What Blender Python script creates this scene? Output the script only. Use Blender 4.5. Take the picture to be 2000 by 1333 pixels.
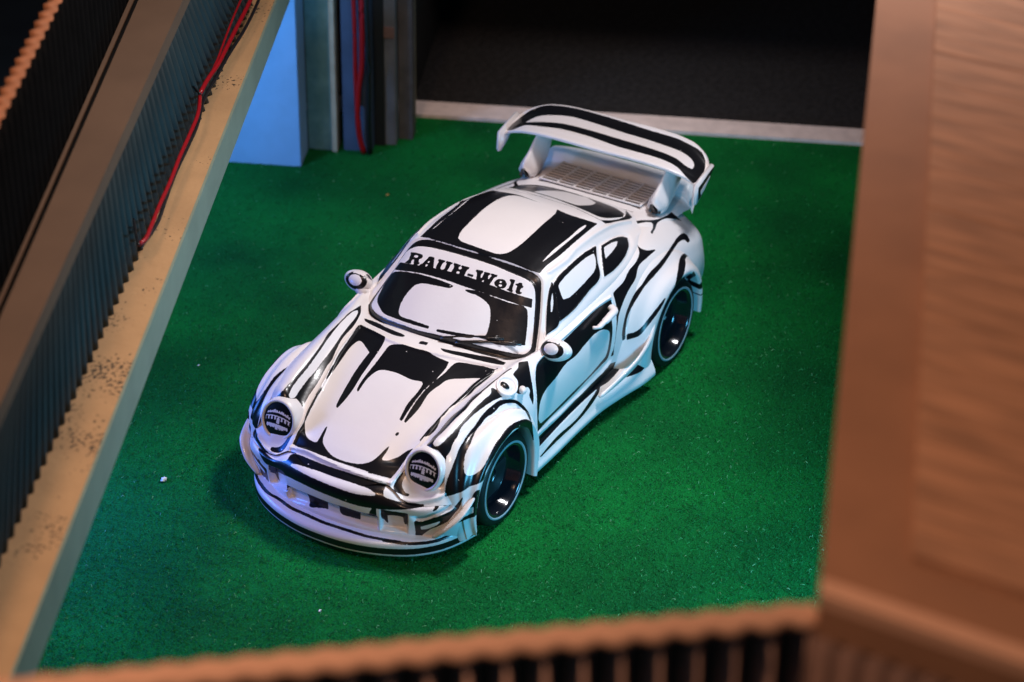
import bpy, bmesh, math, random
import numpy as np
from mathutils import Vector, Matrix, noise

random.seed(7); rng = np.random.default_rng(7)
D = bpy.data; SC = bpy.context.scene; COL = SC.collection
for o in list(D.objects): D.objects.remove(o)
PI = math.pi

# ------------------------------------------------------------------ camera
cam_d = D.cameras.new('camera'); cam = D.objects.new('camera', cam_d); COL.objects.link(cam)
SC.camera = cam
AZ, EL, ROLL, DIST = 0.508, 0.5605, 0.018, 15.8305
TGT = Vector((-0.0861, 0.1829, 0.5))
vdir = Vector((math.cos(EL)*math.cos(AZ), math.cos(EL)*math.sin(AZ), math.sin(EL)))
cam.location = TGT + vdir*DIST
fwd = -vdir; rt = fwd.cross(Vector((0,0,1))).normalized(); up = rt.cross(fwd)
r2 = rt*math.cos(ROLL)+up*math.sin(ROLL); u2 = -rt*math.sin(ROLL)+up*math.cos(ROLL)
cam.matrix_world = Matrix(((r2.x,u2.x,-fwd.x,cam.location.x),(r2.y,u2.y,-fwd.y,cam.location.y),
                           (r2.z,u2.z,-fwd.z,cam.location.z),(0,0,0,1)))
cam_d.sensor_width = 36; cam_d.lens = 4.4988*18
cam_d.clip_start = 0.1; cam_d.clip_end = 200
cam_d.dof.use_dof = True; cam_d.dof.focus_distance = 15.0; cam_d.dof.aperture_fstop = 0.85

# ------------------------------------------------------------------ world + lamps
w = D.worlds.new('World'); SC.world = w; w.use_nodes = True
bg = w.node_tree.nodes['Background']; bg.inputs[0].default_value = (0.30,0.50,0.75,1); bg.inputs[1].default_value = 0.03
SC.view_settings.view_transform = 'Standard'; SC.view_settings.look = 'None'; SC.view_settings.exposure = 0; SC.view_settings.gamma = 1
def area(name, loc, target, size, power, color, sy=None):
    l = D.lights.new(name,'AREA'); l.energy = power; l.color = color; l.size = size
    if sy: l.shape = 'RECTANGLE'; l.size_y = sy
    o = D.objects.new(name,l); COL.objects.link(o); o.location = loc
    o.rotation_euler = (Vector(target)-Vector(loc)).to_track_quat('-Z','Y').to_euler()
    return o
#LIGHTS
kl = area('key_lamp',  (-2.0, 2.1, 8.5), (1.7,1.7,0.2), 1.3, 178, (1.0,0.95,0.97)); kl.data.spread = math.radians(84)
area('ceiling_lamp',(1.0,0.9, 9.6), (1.0,0.9,0), 1.3, 85, (1.0,0.60,0.42))
area('cyan_lamp', (1.4, 4.3, 1.1), (0.2,0.8,0.5), 0.9, 105, (0.12,0.60,1.0))
bl_ = area('blue_lamp', (2.6,-2.9, 1.2), (1.7,-1.2,0.0), 0.9, 36, (0.08,0.26,1.0)); bl_.data.spread = math.radians(130)
tl_ = area('teal_fill', (2.3,-2.6, 1.3), (4.0,-0.6,0.0), 0.7, 45, (0.0,0.10,1.0)); tl_.data.spread = math.radians(110)  # added second fill that tints only the felt at left
area('panel_lamp',(0.2,-3.6, 1.6), (-2.2,-3.3,0.9), 0.6, 62, (0.22,0.52,1.0))
area('warm_lamp', (8.5, 2.0, 9.5), (5.0,2.5,3.5), 1.0, 330, (1.0,0.62,0.42))
bk_ = area('kerb_fill', (-3.0,-1.0, 4.2), (-4.5,-1.0,0.0), 0.8, 15, (1.0,0.90,0.88)); bk_.data.spread = math.radians(75)  # added fill to brighten the kerb, no source stands there
#ENDLIGHTS
SC.cycles.max_bounces = 6
SC.cycles.use_denoising = True

# ------------------------------------------------------------------ materials
def mat(name, col, rough=0.5, metal=0.0, coat=0.0, spec=0.5, noise_amt=0.0, noise_scale=8.0, bump=0.0, bump_scale=60.0, col2=None, stretch=None, det=6):
    m = D.materials.new(name); m.use_nodes = True; nt = m.node_tree; b = nt.nodes['Principled BSDF']
    b.inputs['Base Color'].default_value = (*col,1); b.inputs['Roughness'].default_value = rough
    b.inputs['Metallic'].default_value = metal; b.inputs['Coat Weight'].default_value = coat
    b.inputs['Specular IOR Level'].default_value = spec
    tc = nt.nodes.new('ShaderNodeTexCoord'); mp = nt.nodes.new('ShaderNodeMapping')
    nt.links.new(tc.outputs['Object'], mp.inputs['Vector'])
    if stretch: mp.inputs['Scale'].default_value = stretch
    if noise_amt or col2:
        n = nt.nodes.new('ShaderNodeTexNoise'); n.inputs['Scale'].default_value = noise_scale; n.inputs['Detail'].default_value = det
        nt.links.new(mp.outputs[0], n.inputs['Vector'])
        r = nt.nodes.new('ShaderNodeValToRGB'); nt.links.new(n.outputs['Fac'], r.inputs[0])
        c2 = col2 or tuple(c*(1-noise_amt) for c in col)
        r.color_ramp.elements[0].position = 0.35; r.color_ramp.elements[1].position = 0.65
        r.color_ramp.elements[0].color = (*c2,1); r.color_ramp.elements[1].color = (*col,1)
        nt.links.new(r.outputs[0], b.inputs['Base Color'])
    if bump:
        n2 = nt.nodes.new('ShaderNodeTexNoise'); n2.inputs['Scale'].default_value = bump_scale; n2.inputs['Detail'].default_value = 4
        nt.links.new(mp.outputs[0], n2.inputs['Vector'])
        bp = nt.nodes.new('ShaderNodeBump'); bp.inputs['Strength'].default_value = bump; bp.inputs['Distance'].default_value = 0.02
        nt.links.new(n2.outputs['Fac'], bp.inputs['Height']); nt.links.new(bp.outputs[0], b.inputs['Normal'])
    return m

def paint_mat():
    m = D.materials.new('comic_paint'); m.use_nodes = True; nt = m.node_tree; b = nt.nodes['Principled BSDF']; L = nt.links.new
    at = nt.nodes.new('ShaderNodeAttribute'); at.attribute_name = 'ink'
    tc = nt.nodes.new('ShaderNodeTexCoord')
    n = nt.nodes.new('ShaderNodeTexNoise'); n.inputs['Scale'].default_value = 55; n.inputs['Detail'].default_value = 3
    L(tc.outputs['Object'], n.inputs['Vector'])
    s = nt.nodes.new('ShaderNodeMath'); s.operation = 'MULTIPLY_ADD'; L(n.outputs['Fac'], s.inputs[0]); s.inputs[1].default_value = 0.005; s.inputs[2].default_value = -0.0025
    a = nt.nodes.new('ShaderNodeMath'); a.operation = 'ADD'; L(at.outputs['Fac'], a.inputs[0]); L(s.outputs[0], a.inputs[1])
    r = nt.nodes.new('ShaderNodeMapRange'); L(a.outputs[0], r.inputs['Value']); r.inputs['From Min'].default_value = -0.0008; r.inputs['From Max'].default_value = 0.0008
    n3 = nt.nodes.new('ShaderNodeTexNoise'); n3.inputs['Scale'].default_value = 3.0; n3.inputs['Detail'].default_value = 4; L(tc.outputs['Object'], n3.inputs['Vector'])
    wr = nt.nodes.new('ShaderNodeMix'); wr.data_type = 'RGBA'; L(n3.outputs['Fac'], wr.inputs[0])
    wr.inputs[6].default_value = (0.76,0.745,0.765,1); wr.inputs[7].default_value = (0.84,0.82,0.835,1)
    # tiny dust specks that the black ink shows
    v = nt.nodes.new('ShaderNodeTexVoronoi'); v.inputs['Scale'].default_value = 11; L(tc.outputs['Object'], v.inputs['Vector'])
    vl = nt.nodes.new('ShaderNodeMath'); vl.operation = 'LESS_THAN'; vl.inputs[1].default_value = 0.045; L(v.outputs['Distance'], vl.inputs[0])
    bk = nt.nodes.new('ShaderNodeMix'); bk.data_type = 'RGBA'; L(vl.outputs[0], bk.inputs[0]); bk.inputs[6].default_value = (0.006,0.006,0.008,1); bk.inputs[7].default_value = (0.5,0.5,0.5,1)
    mx = nt.nodes.new('ShaderNodeMix'); mx.data_type = 'RGBA'; L(r.outputs[0], mx.inputs[0]); L(wr.outputs[2], mx.inputs[6]); L(bk.outputs[2], mx.inputs[7])
    L(mx.outputs[2], b.inputs['Base Color'])
    b.inputs['Roughness'].default_value = 0.28; b.inputs['Coat Weight'].default_value = 0.12; b.inputs['Coat Roughness'].default_value = 0.05; b.inputs['Specular IOR Level'].default_value = 0.4
    b.inputs['Subsurface Weight'].default_value = 0.0
    n2 = nt.nodes.new('ShaderNodeTexNoise'); n2.inputs['Scale'].default_value = 9; n2.inputs['Detail'].default_value = 5; L(tc.outputs['Object'], n2.inputs['Vector'])
    bp = nt.nodes.new('ShaderNodeBump'); bp.inputs['Strength'].default_value = 0.12; bp.inputs['Distance'].default_value = 0.02
    L(n2.outputs['Fac'], bp.inputs['Height']); L(bp.outputs[0], b.inputs['Normal']); L(bp.outputs[0], b.inputs['Coat Normal'])
    return m
M_PAINT = paint_mat()
M_BLACK = mat('black_plastic', (0.008,0.008,0.010), 0.28, coat=0.3, bump=0.1)
M_DARK = mat('dark_underbody', (0.012,0.012,0.014), 0.6, noise_amt=0.3)
M_TYRE = mat('tyre_rubber', (0.006,0.007,0.008), 0.55, noise_amt=0.3, noise_scale=30)
M_RING = mat('ring_print', (0.30,0.40,0.45), 0.4, noise_amt=0.08)
M_RIM = mat('gloss_black_rim', (0.010,0.012,0.018), 0.16, metal=0.2, coat=0.8)
M_CHROME = mat('bolt_metal', (0.25,0.28,0.36), 0.2, metal=1.0)
M_WHITE = mat('white_plastic', (0.80,0.77,0.78), 0.35, coat=0.3, noise_amt=0.06, noise_scale=6, bump=0.1, bump_scale=14)
M_FELT = None

# ------------------------------------------------------------------ helpers
def tag(o, label=None, cat=None, group=None, kind=None):
    if label: o['label'] = label
    if cat: o['category'] = cat
    if group: o['group'] = group
    if kind: o['kind'] = kind
    return o
def empty(name, loc=(0,0,0)):
    o = D.objects.new(name, None); COL.objects.link(o); o.location = loc; o.empty_display_size = 0.1; return o
def link(name, me, m, parent=None, smooth=True):
    o = D.objects.new(name, me); COL.objects.link(o)
    if m: me.materials.append(m)
    if parent: o.parent = parent; o.matrix_parent_inverse = Matrix.Translation(-parent_loc(parent))
    if smooth: me.shade_smooth()
    return o
def parent_loc(p):
    v = Vector(p.location); q = p.parent
    while q: v += Vector(q.location); q = q.parent
    return v
def mesh_np(name, V, F, m, parent=None, ink=None, smooth=True):
    me = D.meshes.new(name); me.from_pydata([tuple(v) for v in V], [], [tuple(int(i) for i in f) for f in F]) if len(F) < 3000 else fast(me, V, F)
    me.update(); o = link(name, me, m, parent, smooth)
    if ink is not None:
        a = me.attributes.new('ink','FLOAT','POINT'); a.data.foreach_set('value', np.asarray(ink, np.float32))
    return o
def fast(me, V, F):
    V = np.asarray(V, np.float32); F = np.asarray(F, np.int32); n = F.shape[1]
    me.vertices.add(len(V)); me.vertices.foreach_set('co', V.ravel())
    me.loops.add(F.size); me.loops.foreach_set('vertex_index', F.ravel())
    me.polygons.add(len(F)); me.polygons.foreach_set('loop_start', np.arange(0, F.size, n, dtype=np.int32))
    me.polygons.foreach_set('loop_total', np.full(len(F), n, np.int32)); me.update(calc_edges=True)

def spline(k, P, t):
    """non-uniform Catmull-Rom through P (n,...) at knots k, sampled at t"""
    k = np.asarray(k,float); P = np.asarray(P,float); n = len(k)
    if n == 2:
        a = ((t-k[0])/(k[1]-k[0])).reshape(-1,*([1]*(P.ndim-1))); return P[0]*(1-a)+P[1]*a
    sh = (-1,)+(1,)*(P.ndim-1)
    dk = np.diff(k).reshape(sh); d = np.diff(P,axis=0)/dk
    m = np.empty_like(P); m[1:-1] = (d[:-1]*dk[1:]+d[1:]*dk[:-1])/(dk[:-1]+dk[1:])
    m[0] = 1.5*d[0]-0.5*m[1]; m[-1] = 1.5*d[-1]-0.5*m[-2]
    i = np.clip(np.searchsorted(k,t,side='right')-1,0,n-2)
    h = (k[i+1]-k[i]).reshape(sh); u = ((t-k[i])/(k[i+1]-k[i])).reshape(sh)
    return (2*u**3-3*u**2+1)*P[i]+(u**3-2*u**2+u)*h*m[i]+(-2*u**3+3*u**2)*P[i+1]+(u**3-u**2)*h*m[i+1]

def surf(ctrl, ds, mirror=True):
    """dense patch through a control grid; returns V[ns,nt,3], s[ns], t[nt] (metres along it)"""
    C = np.array(ctrl,float)
    if mirror:
        Mi = C[:,1:][:,::-1].copy(); Mi[...,1] *= -1; C = np.concatenate([Mi,C],axis=1)
    sk = np.concatenate([[0],np.cumsum(np.linalg.norm(np.diff(C,axis=0),axis=2).mean(1))])
    tk = np.concatenate([[0],np.cumsum(np.linalg.norm(np.diff(C,axis=1),axis=2).mean(0))])
    if mirror: tk -= tk[-1]/2
    ns = max(2,int(round((sk[-1]-sk[0])/ds))); nt_ = max(2,int(round((tk[-1]-tk[0])/ds)))
    s = np.linspace(sk[0],sk[-1],ns+1); t = np.linspace(tk[0],tk[-1],nt_+1)
    A = spline(sk,C,s); B = spline(tk,A.transpose(1,0,2),t).transpose(1,0,2)
    return B, s, t
def normals(V):
    du = np.gradient(V,axis=0); dv = np.gradient(V,axis=1); n = np.cross(du,dv)
    return n/np.maximum(np.linalg.norm(n,axis=2,keepdims=True),1e-12)

def sdf(px, py, poly, margin=0.03, closed=True):
    """signed distance (inside +) of points to a polygon, clipped to -margin outside"""
    poly = np.asarray(poly,float); out = np.full(px.shape,-margin)
    lo = poly.min(0)-margin; hi = poly.max(0)+margin
    idx = np.nonzero((px>lo[0])&(px<hi[0])&(py>lo[1])&(py<hi[1]))
    if not len(idx[0]): return out
    x = px[idx]; y = py[idx]; d2 = np.full(x.shape,1e9); ins = np.zeros(x.shape,bool)
    n = len(poly)
    for i in range(n if closed else n-1):
        a = poly[i]; b = poly[(i+1)%n]; e = b-a; L2 = e@e
        if L2 < 1e-14: continue
        u = np.clip(((x-a[0])*e[0]+(y-a[1])*e[1])/L2,0,1)
        d2 = np.minimum(d2,(x-a[0]-u*e[0])**2+(y-a[1]-u*e[1])**2)
        if closed:
            c = (a[1]>y)!=(b[1]>y)
            if c.any():
                xx = a[0]+(y-a[1])/(e[1] if e[1] else 1e-12)*e[0]; ins ^= c&(x<xx)
    d = np.sqrt(d2)
    out[idx] = np.where(ins,d,-d) if closed else -d
    return out

PAINT = {}
# outlines of the livery, plus shade inked into the bumper recess, in the patch's own surface coordinates (millimetres)
PT = {
'hull': [
 ('k',{},'1072,-445 1074,-433 1074,-421 1073,-409 1071,-398 1068,-387 1064,-376 1060,-365 1056,-355 1053,-345 1048,-335 1044,-325 1039,-315 1035,-305 1030,-294 1025,-284 1020,-274 1015,-263 998,-260 980,-256 963,-253 946,-250 929,-247 913,-244 899,-242 884,-240 870,-238 856,-236 842,-235 829,-234 816,-232 802,-231 789,-230 777,-229 763,-228 749,-227 736,-226 722,-225 709,-225 696,-224 682,-223 669,-223 656,-222 644,-222 631,-221 619,-220 608,-219 596,-218 584,-217 572,-216 561,-215 549,-214 538,-213 527,-213 516,-212 505,-212 494,-212 483,-212 472,-212 460,-213 449,-213 438,-214 427,-215 417,-216 406,-218 395,-220 385,-222 376,-225 367,-227 358,-230 365,-245 375,-249 385,-251 397,-254 409,-256 421,-258 434,-259 447,-261 460,-262 473,-264 486,-265 498,-266 510,-268 522,-269 534,-270 546,-270 558,-271 569,-272 581,-273 593,-274 604,-275 616,-275 628,-276 640,-277 652,-277 664,-278 676,-278 689,-278 701,-278 713,-278 725,-278 738,-278 750,-279 763,-279 776,-279 790,-279 803,-279 817,-279 831,-279 845,-279 855,-290 866,-302 877,-313 888,-324 902,-338 916,-351 929,-365 939,-378 942,-392 937,-404 926,-411 912,-417 897,-421 884,-425 871,-428 858,-430 845,-432 832,-434 818,-434 804,-435 790,-435 776,-435 763,-435 749,-435 736,-436 723,-436 709,-437 696,-438 683,-439 671,-440 658,-441 645,-442 631,-444 617,-446 603,-448 589,-450 575,-452 561,-454 547,-455 533,-457 548,-459 562,-461 577,-462 591,-462 605,-462 619,-461 633,-461 648,-460 662,-460 676,-461 690,-462 705,-464 719,-465 733,-466 748,-467 762,-468 776,-468 791,-468 805,-468 820,-468 835,-468 849,-469 863,-468 878,-468 892,-468 906,-467 921,-467 936,-466 950,-465 965,-463 980,-462 996,-461 1012,-460 1028,-460 1044,-457 1061,-453'),
 ('k',{},'970,-184 972,-175 974,-164 976,-154 978,-144 979,-133 981,-123 983,-112 984,-101 986,-90 987,-79 988,-68 989,-57 990,-46 991,-34 992,-23 992,-12 993,-1 993,10 993,22 993,34 992,46 992,57 991,70 990,82 989,94 988,106 987,118 986,130 984,141 983,153 982,164 981,176 981,187 980,198 979,208 979,218 979,228 962,232 946,236 929,240 914,242 900,243 887,244 874,244 861,245 849,245 836,244 824,244 812,243 800,243 788,242 776,241 765,240 754,238 743,236 732,234 721,232 710,230 698,228 687,226 676,225 665,224 654,223 643,223 631,222 620,222 609,221 598,221 587,220 576,220 565,220 555,220 544,220 533,220 522,220 511,220 500,220 489,221 477,221 465,222 453,223 442,223 430,224 419,224 408,224 414,208 425,207 437,205 449,203 462,201 474,200 487,198 499,196 511,195 522,194 533,194 544,194 555,195 567,196 578,197 589,198 600,200 611,201 623,202 635,203 646,204 659,204 671,204 684,203 697,202 710,200 722,198 738,180 737,168 735,157 732,145 729,133 727,121 726,109 727,96 728,84 730,71 732,58 734,45 736,32 738,19 739,6 740,-5 740,-16 740,-28 740,-39 739,-50 738,-61 737,-71 735,-82 733,-93 731,-103 727,-113 723,-122 718,-131 711,-138 702,-144 692,-149 682,-154 671,-157 660,-160 648,-163 636,-165 624,-167 612,-168 600,-169 589,-169 578,-169 566,-169 555,-169 544,-168 533,-168 522,-167 511,-167 524,-179 535,-181 546,-183 557,-184 569,-185 580,-186 592,-186 603,-187 615,-187 628,-187 640,-187 653,-186 665,-186 678,-186 691,-185 703,-185 716,-185 729,-185 742,-185 754,-185 768,-186 781,-186 794,-187 808,-188 822,-189 837,-190 852,-191 867,-193 882,-194 897,-196 912,-198 928,-199 942,-199 959,-195'),
 ('k',{},'1014,274 1019,280 1024,287 1029,293 1033,300 1038,306 1041,313 1045,320 1048,327 1052,334 1055,340 1058,347 1061,355 1064,362 1067,369 1070,376 1072,384 1074,392 1075,400 1077,409 1078,419 1079,429 1080,440 1080,451 1080,465 1092,465 1071,484 1053,489 1036,492 1019,495 1001,503 982,511 964,517 950,519 937,520 924,521 910,520 898,520 887,518 875,517 863,515 851,514 838,514 825,516 810,519 796,522 783,522 771,520 760,517 749,513 738,509 727,506 716,503 704,501 692,499 680,497 668,495 657,493 646,491 635,489 623,488 612,487 600,487 589,488 577,489 566,490 554,491 543,491 533,490 522,490 510,492 497,497 484,503 470,510 456,516 444,522 432,525 421,526 413,524 405,521 397,518 390,514 383,509 376,504 369,499 362,493 355,488 348,483 341,478 347,462 356,462 365,463 374,463 384,463 394,463 403,463 414,463 424,463 434,463 444,464 455,464 465,465 476,466 486,467 497,469 507,470 517,472 527,473 538,474 548,475 559,476 571,477 583,478 595,478 607,479 620,479 633,478 645,477 659,474 672,472 685,470 698,468 711,468 723,467 736,467 748,467 761,467 773,467 786,467 799,467 811,467 823,468 834,469 846,469 858,470 871,470 883,470 896,470 909,471 923,470 937,468 958,459 960,445 956,436 951,427 946,419 941,412 935,404 929,397 923,390 917,383 911,377 905,370 899,363 893,357 887,350 881,344 875,337 869,331 862,325 855,318 847,312 839,306 830,301 818,296 805,294 790,291 776,289 764,287 752,284 741,281 729,278 718,276 706,273 695,271 683,269 671,268 660,267 648,267 637,268 625,269 614,270 602,271 591,272 580,274 568,275 557,275 547,276 536,276 525,275 514,274 502,273 491,272 479,270 467,269 456,267 444,265 433,263 421,261 410,259 413,248 425,246 436,245 448,244 459,243 471,241 483,240 495,239 506,238 517,238 528,237 540,237 551,237 562,236 574,236 585,236 597,236 609,236 620,236 632,237 644,237 655,238 667,239 679,240 690,241 702,243 714,244 726,245 737,247 749,248 761,250 773,251 785,253 797,255 809,257 821,259 834,261 846,263 859,264 872,265 885,266 899,266 914,265 928,265 943,264 957,264 972,265 988,266 1004,269'),
 ('k',{},'459,-460 447,-454 435,-454 424,-455 413,-456 402,-457 391,-457 382,-457 372,-457 362,-457 353,-456 344,-456 336,-455 327,-455 319,-455 327,-456 336,-456 345,-457 355,-458 364,-459 374,-459 384,-460 395,-461 405,-462 416,-463 404,-463 392,-464 381,-465 370,-465 359,-466 348,-466 339,-467 330,-467 321,-468 313,-468 304,-468 297,-468 289,-468 281,-467 272,-465 264,-463 257,-459 250,-455 244,-451 239,-445 232,-438 225,-431 217,-423 208,-414 194,-404 173,-391 145,-374 130,-357 123,-338 121,-318 121,-297 123,-277 125,-254 130,-233 143,-216 164,-213 187,-214 201,-215 213,-216 223,-217 231,-218 239,-218 247,-219 255,-220 262,-220 260,-214 253,-210 246,-207 238,-204 229,-201 221,-198 210,-195 198,-191 181,-184 163,-174 148,-163 135,-150 126,-138 120,-127 115,-117 110,-107 106,-97 103,-86 99,-75 96,-63 94,-51 93,-39 92,-27 92,-16 91,-4 91,8 92,19 92,30 92,41 92,51 93,62 93,72 94,82 95,92 96,102 97,112 98,122 101,131 103,140 106,149 110,158 114,166 119,175 125,183 134,191 144,199 156,205 170,210 184,215 197,219 208,222 217,226 226,229 233,232 241,235 247,238 255,242 262,246 269,251 262,253 255,255 249,255 242,254 234,252 226,252 214,251 201,254 190,268 192,283 199,297 207,309 215,320 223,330 230,340 237,350 243,360 249,370 257,380 262,387 267,393 272,400 277,407 281,415 285,426 289,438 292,451 285,462 277,461 269,460 261,457 254,454 247,451 240,447 232,444 223,442 211,440 197,440 176,441 153,442 134,442 120,442 108,441 97,439 87,437 77,435 68,433 59,431 50,429 48,414 48,398 48,385 49,370 51,355 53,339 56,323 60,306 63,290 66,275 68,259 70,245 72,231 73,218 72,231 70,246 68,260 66,276 63,292 59,308 56,325 53,341 51,357 49,373 48,387 48,401 49,414 50,426 48,414 47,401 47,386 48,371 50,355 53,339 57,322 61,305 65,288 69,272 72,256 75,241 77,227 79,214 79,201 80,189 81,177 81,166 82,154 83,143 83,132 84,121 84,110 85,99 85,88 85,78 85,67 86,56 86,45 86,34 86,23 86,12 86,1 86,-11 86,-22 85,-33 85,-45 85,-56 85,-67 84,-79 84,-90 84,-102 83,-113 83,-125 82,-137 81,-149 81,-162 80,-175 79,-188 78,-203 77,-218 75,-234 72,-251 68,-271 63,-291 57,-313 51,-336 46,-359 42,-382 42,-407 45,-430 51,-451 61,-451 71,-452 81,-451 92,-451 103,-451 115,-451 129,-452 148,-453 169,-453 191,-454 208,-454 222,-454 233,-454 242,-453 251,-454 259,-454 266,-454 273,-455 280,-455 287,-456 295,-456 302,-457 310,-457 319,-457 328,-458 337,-458 347,-458 357,-458 367,-458 377,-458 387,-458 398,-458 408,-458 419,-458 430,-458 420,-462 409,-467 399,-471 411,-469 423,-466 435,-464 447,-462'),
 ('k',{},'326,246 334,249 336,259 330,264 323,257'),
 ('k',{},'1177,-454 1180,-441 1181,-429 1182,-417 1183,-407 1183,-396 1181,-386 1179,-376 1176,-367 1172,-358 1168,-349 1163,-340 1158,-330 1153,-321 1148,-312 1144,-303 1140,-294 1137,-285 1134,-276 1131,-267 1128,-257 1125,-248 1122,-238 1120,-227 1117,-215 1114,-203 1110,-190 1099,-178 1086,-183 1083,-193 1081,-204 1080,-214 1080,-225 1081,-236 1084,-247 1087,-257 1091,-268 1096,-278 1101,-289 1105,-299 1109,-309 1114,-319 1118,-329 1122,-339 1126,-350 1130,-360 1134,-371 1137,-381 1141,-391 1144,-401 1148,-412 1152,-424 1156,-435'),
 ('k',{},'1090,116 1092,126 1094,137 1096,147 1099,158 1101,168 1104,177 1106,187 1109,196 1112,205 1115,214 1118,222 1122,230 1125,238 1129,245 1133,252 1137,259 1141,266 1144,273 1148,279 1152,286 1156,292 1160,299 1163,305 1167,311 1171,318 1175,324 1179,330 1182,336 1186,343 1189,349 1192,356 1195,363 1197,370 1200,377 1201,384 1201,392 1200,401 1199,411 1197,421 1195,432 1192,445 1158,456 1156,445 1153,436 1151,427 1149,418 1146,410 1144,402 1142,394 1139,386 1137,379 1135,371 1132,364 1129,357 1126,350 1124,343 1121,336 1118,330 1116,323 1113,316 1110,309 1108,302 1105,294 1102,287 1100,280 1097,273 1094,265 1092,258 1089,250 1086,243 1083,235 1081,227 1078,218 1076,209 1074,199 1073,189 1072,179 1071,169 1071,158 1074,145 1082,130'),
 ('k',{},'1099,-46 1104,-36 1105,-25 1105,-12 1106,0 1079,7 1076,-5 1074,-18 1071,-30 1069,-43'),
 ('k',{},'182,-752 186,-740 189,-729 192,-719 195,-709 199,-700 202,-691 206,-683 210,-675 215,-668 220,-662 226,-656 234,-651 242,-647 252,-643 265,-641 278,-640 293,-639 308,-639 321,-638 333,-637 344,-635 356,-634 367,-633 378,-632 389,-631 401,-630 413,-629 425,-627 438,-626 450,-624 463,-623 475,-622 488,-620 501,-620 515,-619 529,-619 543,-618 557,-618 571,-618 584,-618 598,-618 611,-618 625,-618 638,-618 652,-619 666,-619 679,-620 694,-621 709,-622 723,-623 738,-625 753,-626 768,-628 784,-630 800,-634 817,-637 833,-640 850,-642 867,-643 884,-642 901,-642 918,-640 934,-640 951,-639 967,-639 983,-638 999,-638 1015,-637 1031,-637 1047,-637 1063,-637 1079,-637 1095,-636 1111,-634 1129,-629 1148,-623 1168,-615 1190,-609 1215,-602 1241,-596 1267,-590 1252,-577 1236,-562 1219,-548 1199,-537 1180,-529 1161,-523 1142,-518 1124,-515 1107,-513 1089,-512 1072,-512 1055,-513 1039,-514 1023,-517 1007,-521 992,-525 977,-528 961,-532 946,-534 931,-536 916,-537 902,-537 888,-537 873,-536 859,-534 844,-531 828,-529 813,-525 798,-522 783,-519 768,-516 753,-513 737,-510 722,-507 707,-504 692,-503 679,-504 666,-505 653,-507 640,-509 628,-510 615,-511 602,-511 589,-511 576,-511 563,-511 550,-510 538,-510 526,-510 512,-510 500,-510 487,-511 474,-511 462,-512 449,-513 439,-514 428,-516 417,-517 407,-519 396,-520 386,-522 375,-523 365,-524 355,-524 345,-524 334,-524 324,-524 314,-525 325,-524 336,-524 346,-524 357,-524 367,-524 378,-524 389,-524 400,-524 411,-524 421,-524 411,-524 400,-524 390,-523 379,-523 369,-523 358,-523 348,-524 337,-524 326,-525 314,-526 302,-527 290,-527 278,-527 268,-525 258,-522 248,-520 238,-524 234,-534 235,-542 238,-549 241,-556 243,-563 244,-569 244,-576 243,-583 241,-590 235,-598 229,-608 222,-617 217,-626 211,-636 207,-648 204,-660 202,-671 200,-683 199,-695 197,-706 195,-717 192,-728 188,-739 184,-751'),
 ('w',{},'1205,-583 1190,-563 1174,-556 1156,-551 1139,-548 1123,-546 1106,-546 1089,-546 1073,-547 1057,-549 1041,-551 1026,-552 1010,-553 995,-554 979,-555 963,-556 948,-557 932,-557 916,-557 901,-556 886,-555 871,-553 856,-552 842,-550 827,-549 813,-548 799,-547 785,-546 770,-545 757,-545 743,-545 729,-545 715,-545 700,-546 685,-548 671,-549 656,-550 642,-552 627,-553 614,-554 601,-555 588,-556 575,-557 562,-557 549,-558 537,-559 525,-561 513,-562 501,-564 489,-566 477,-568 466,-570 455,-572 444,-573 433,-574 422,-575 411,-576 401,-577 390,-578 379,-578 368,-579 357,-580 345,-580 333,-581 321,-581 308,-581 294,-582 276,-585 260,-590 250,-597 245,-605 248,-611 257,-615 268,-616 281,-618 295,-619 309,-620 322,-621 334,-621 346,-621 357,-620 368,-620 380,-619 391,-619 402,-618 413,-617 425,-616 436,-615 448,-614 460,-613 472,-612 484,-611 496,-610 508,-610 520,-610 532,-610 544,-609 557,-609 570,-609 583,-609 596,-609 610,-609 623,-609 637,-609 650,-609 664,-610 678,-610 692,-610 706,-611 720,-612 735,-613 749,-615 764,-616 779,-618 793,-619 807,-620 821,-621 836,-622 850,-623 864,-625 880,-626 896,-627 912,-628 927,-629 943,-630 958,-631 973,-632 988,-632 1002,-632 1017,-632 1031,-631 1046,-631 1061,-630 1075,-629 1091,-627 1107,-625 1124,-622 1142,-617 1160,-611 1182,-598'),
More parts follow.
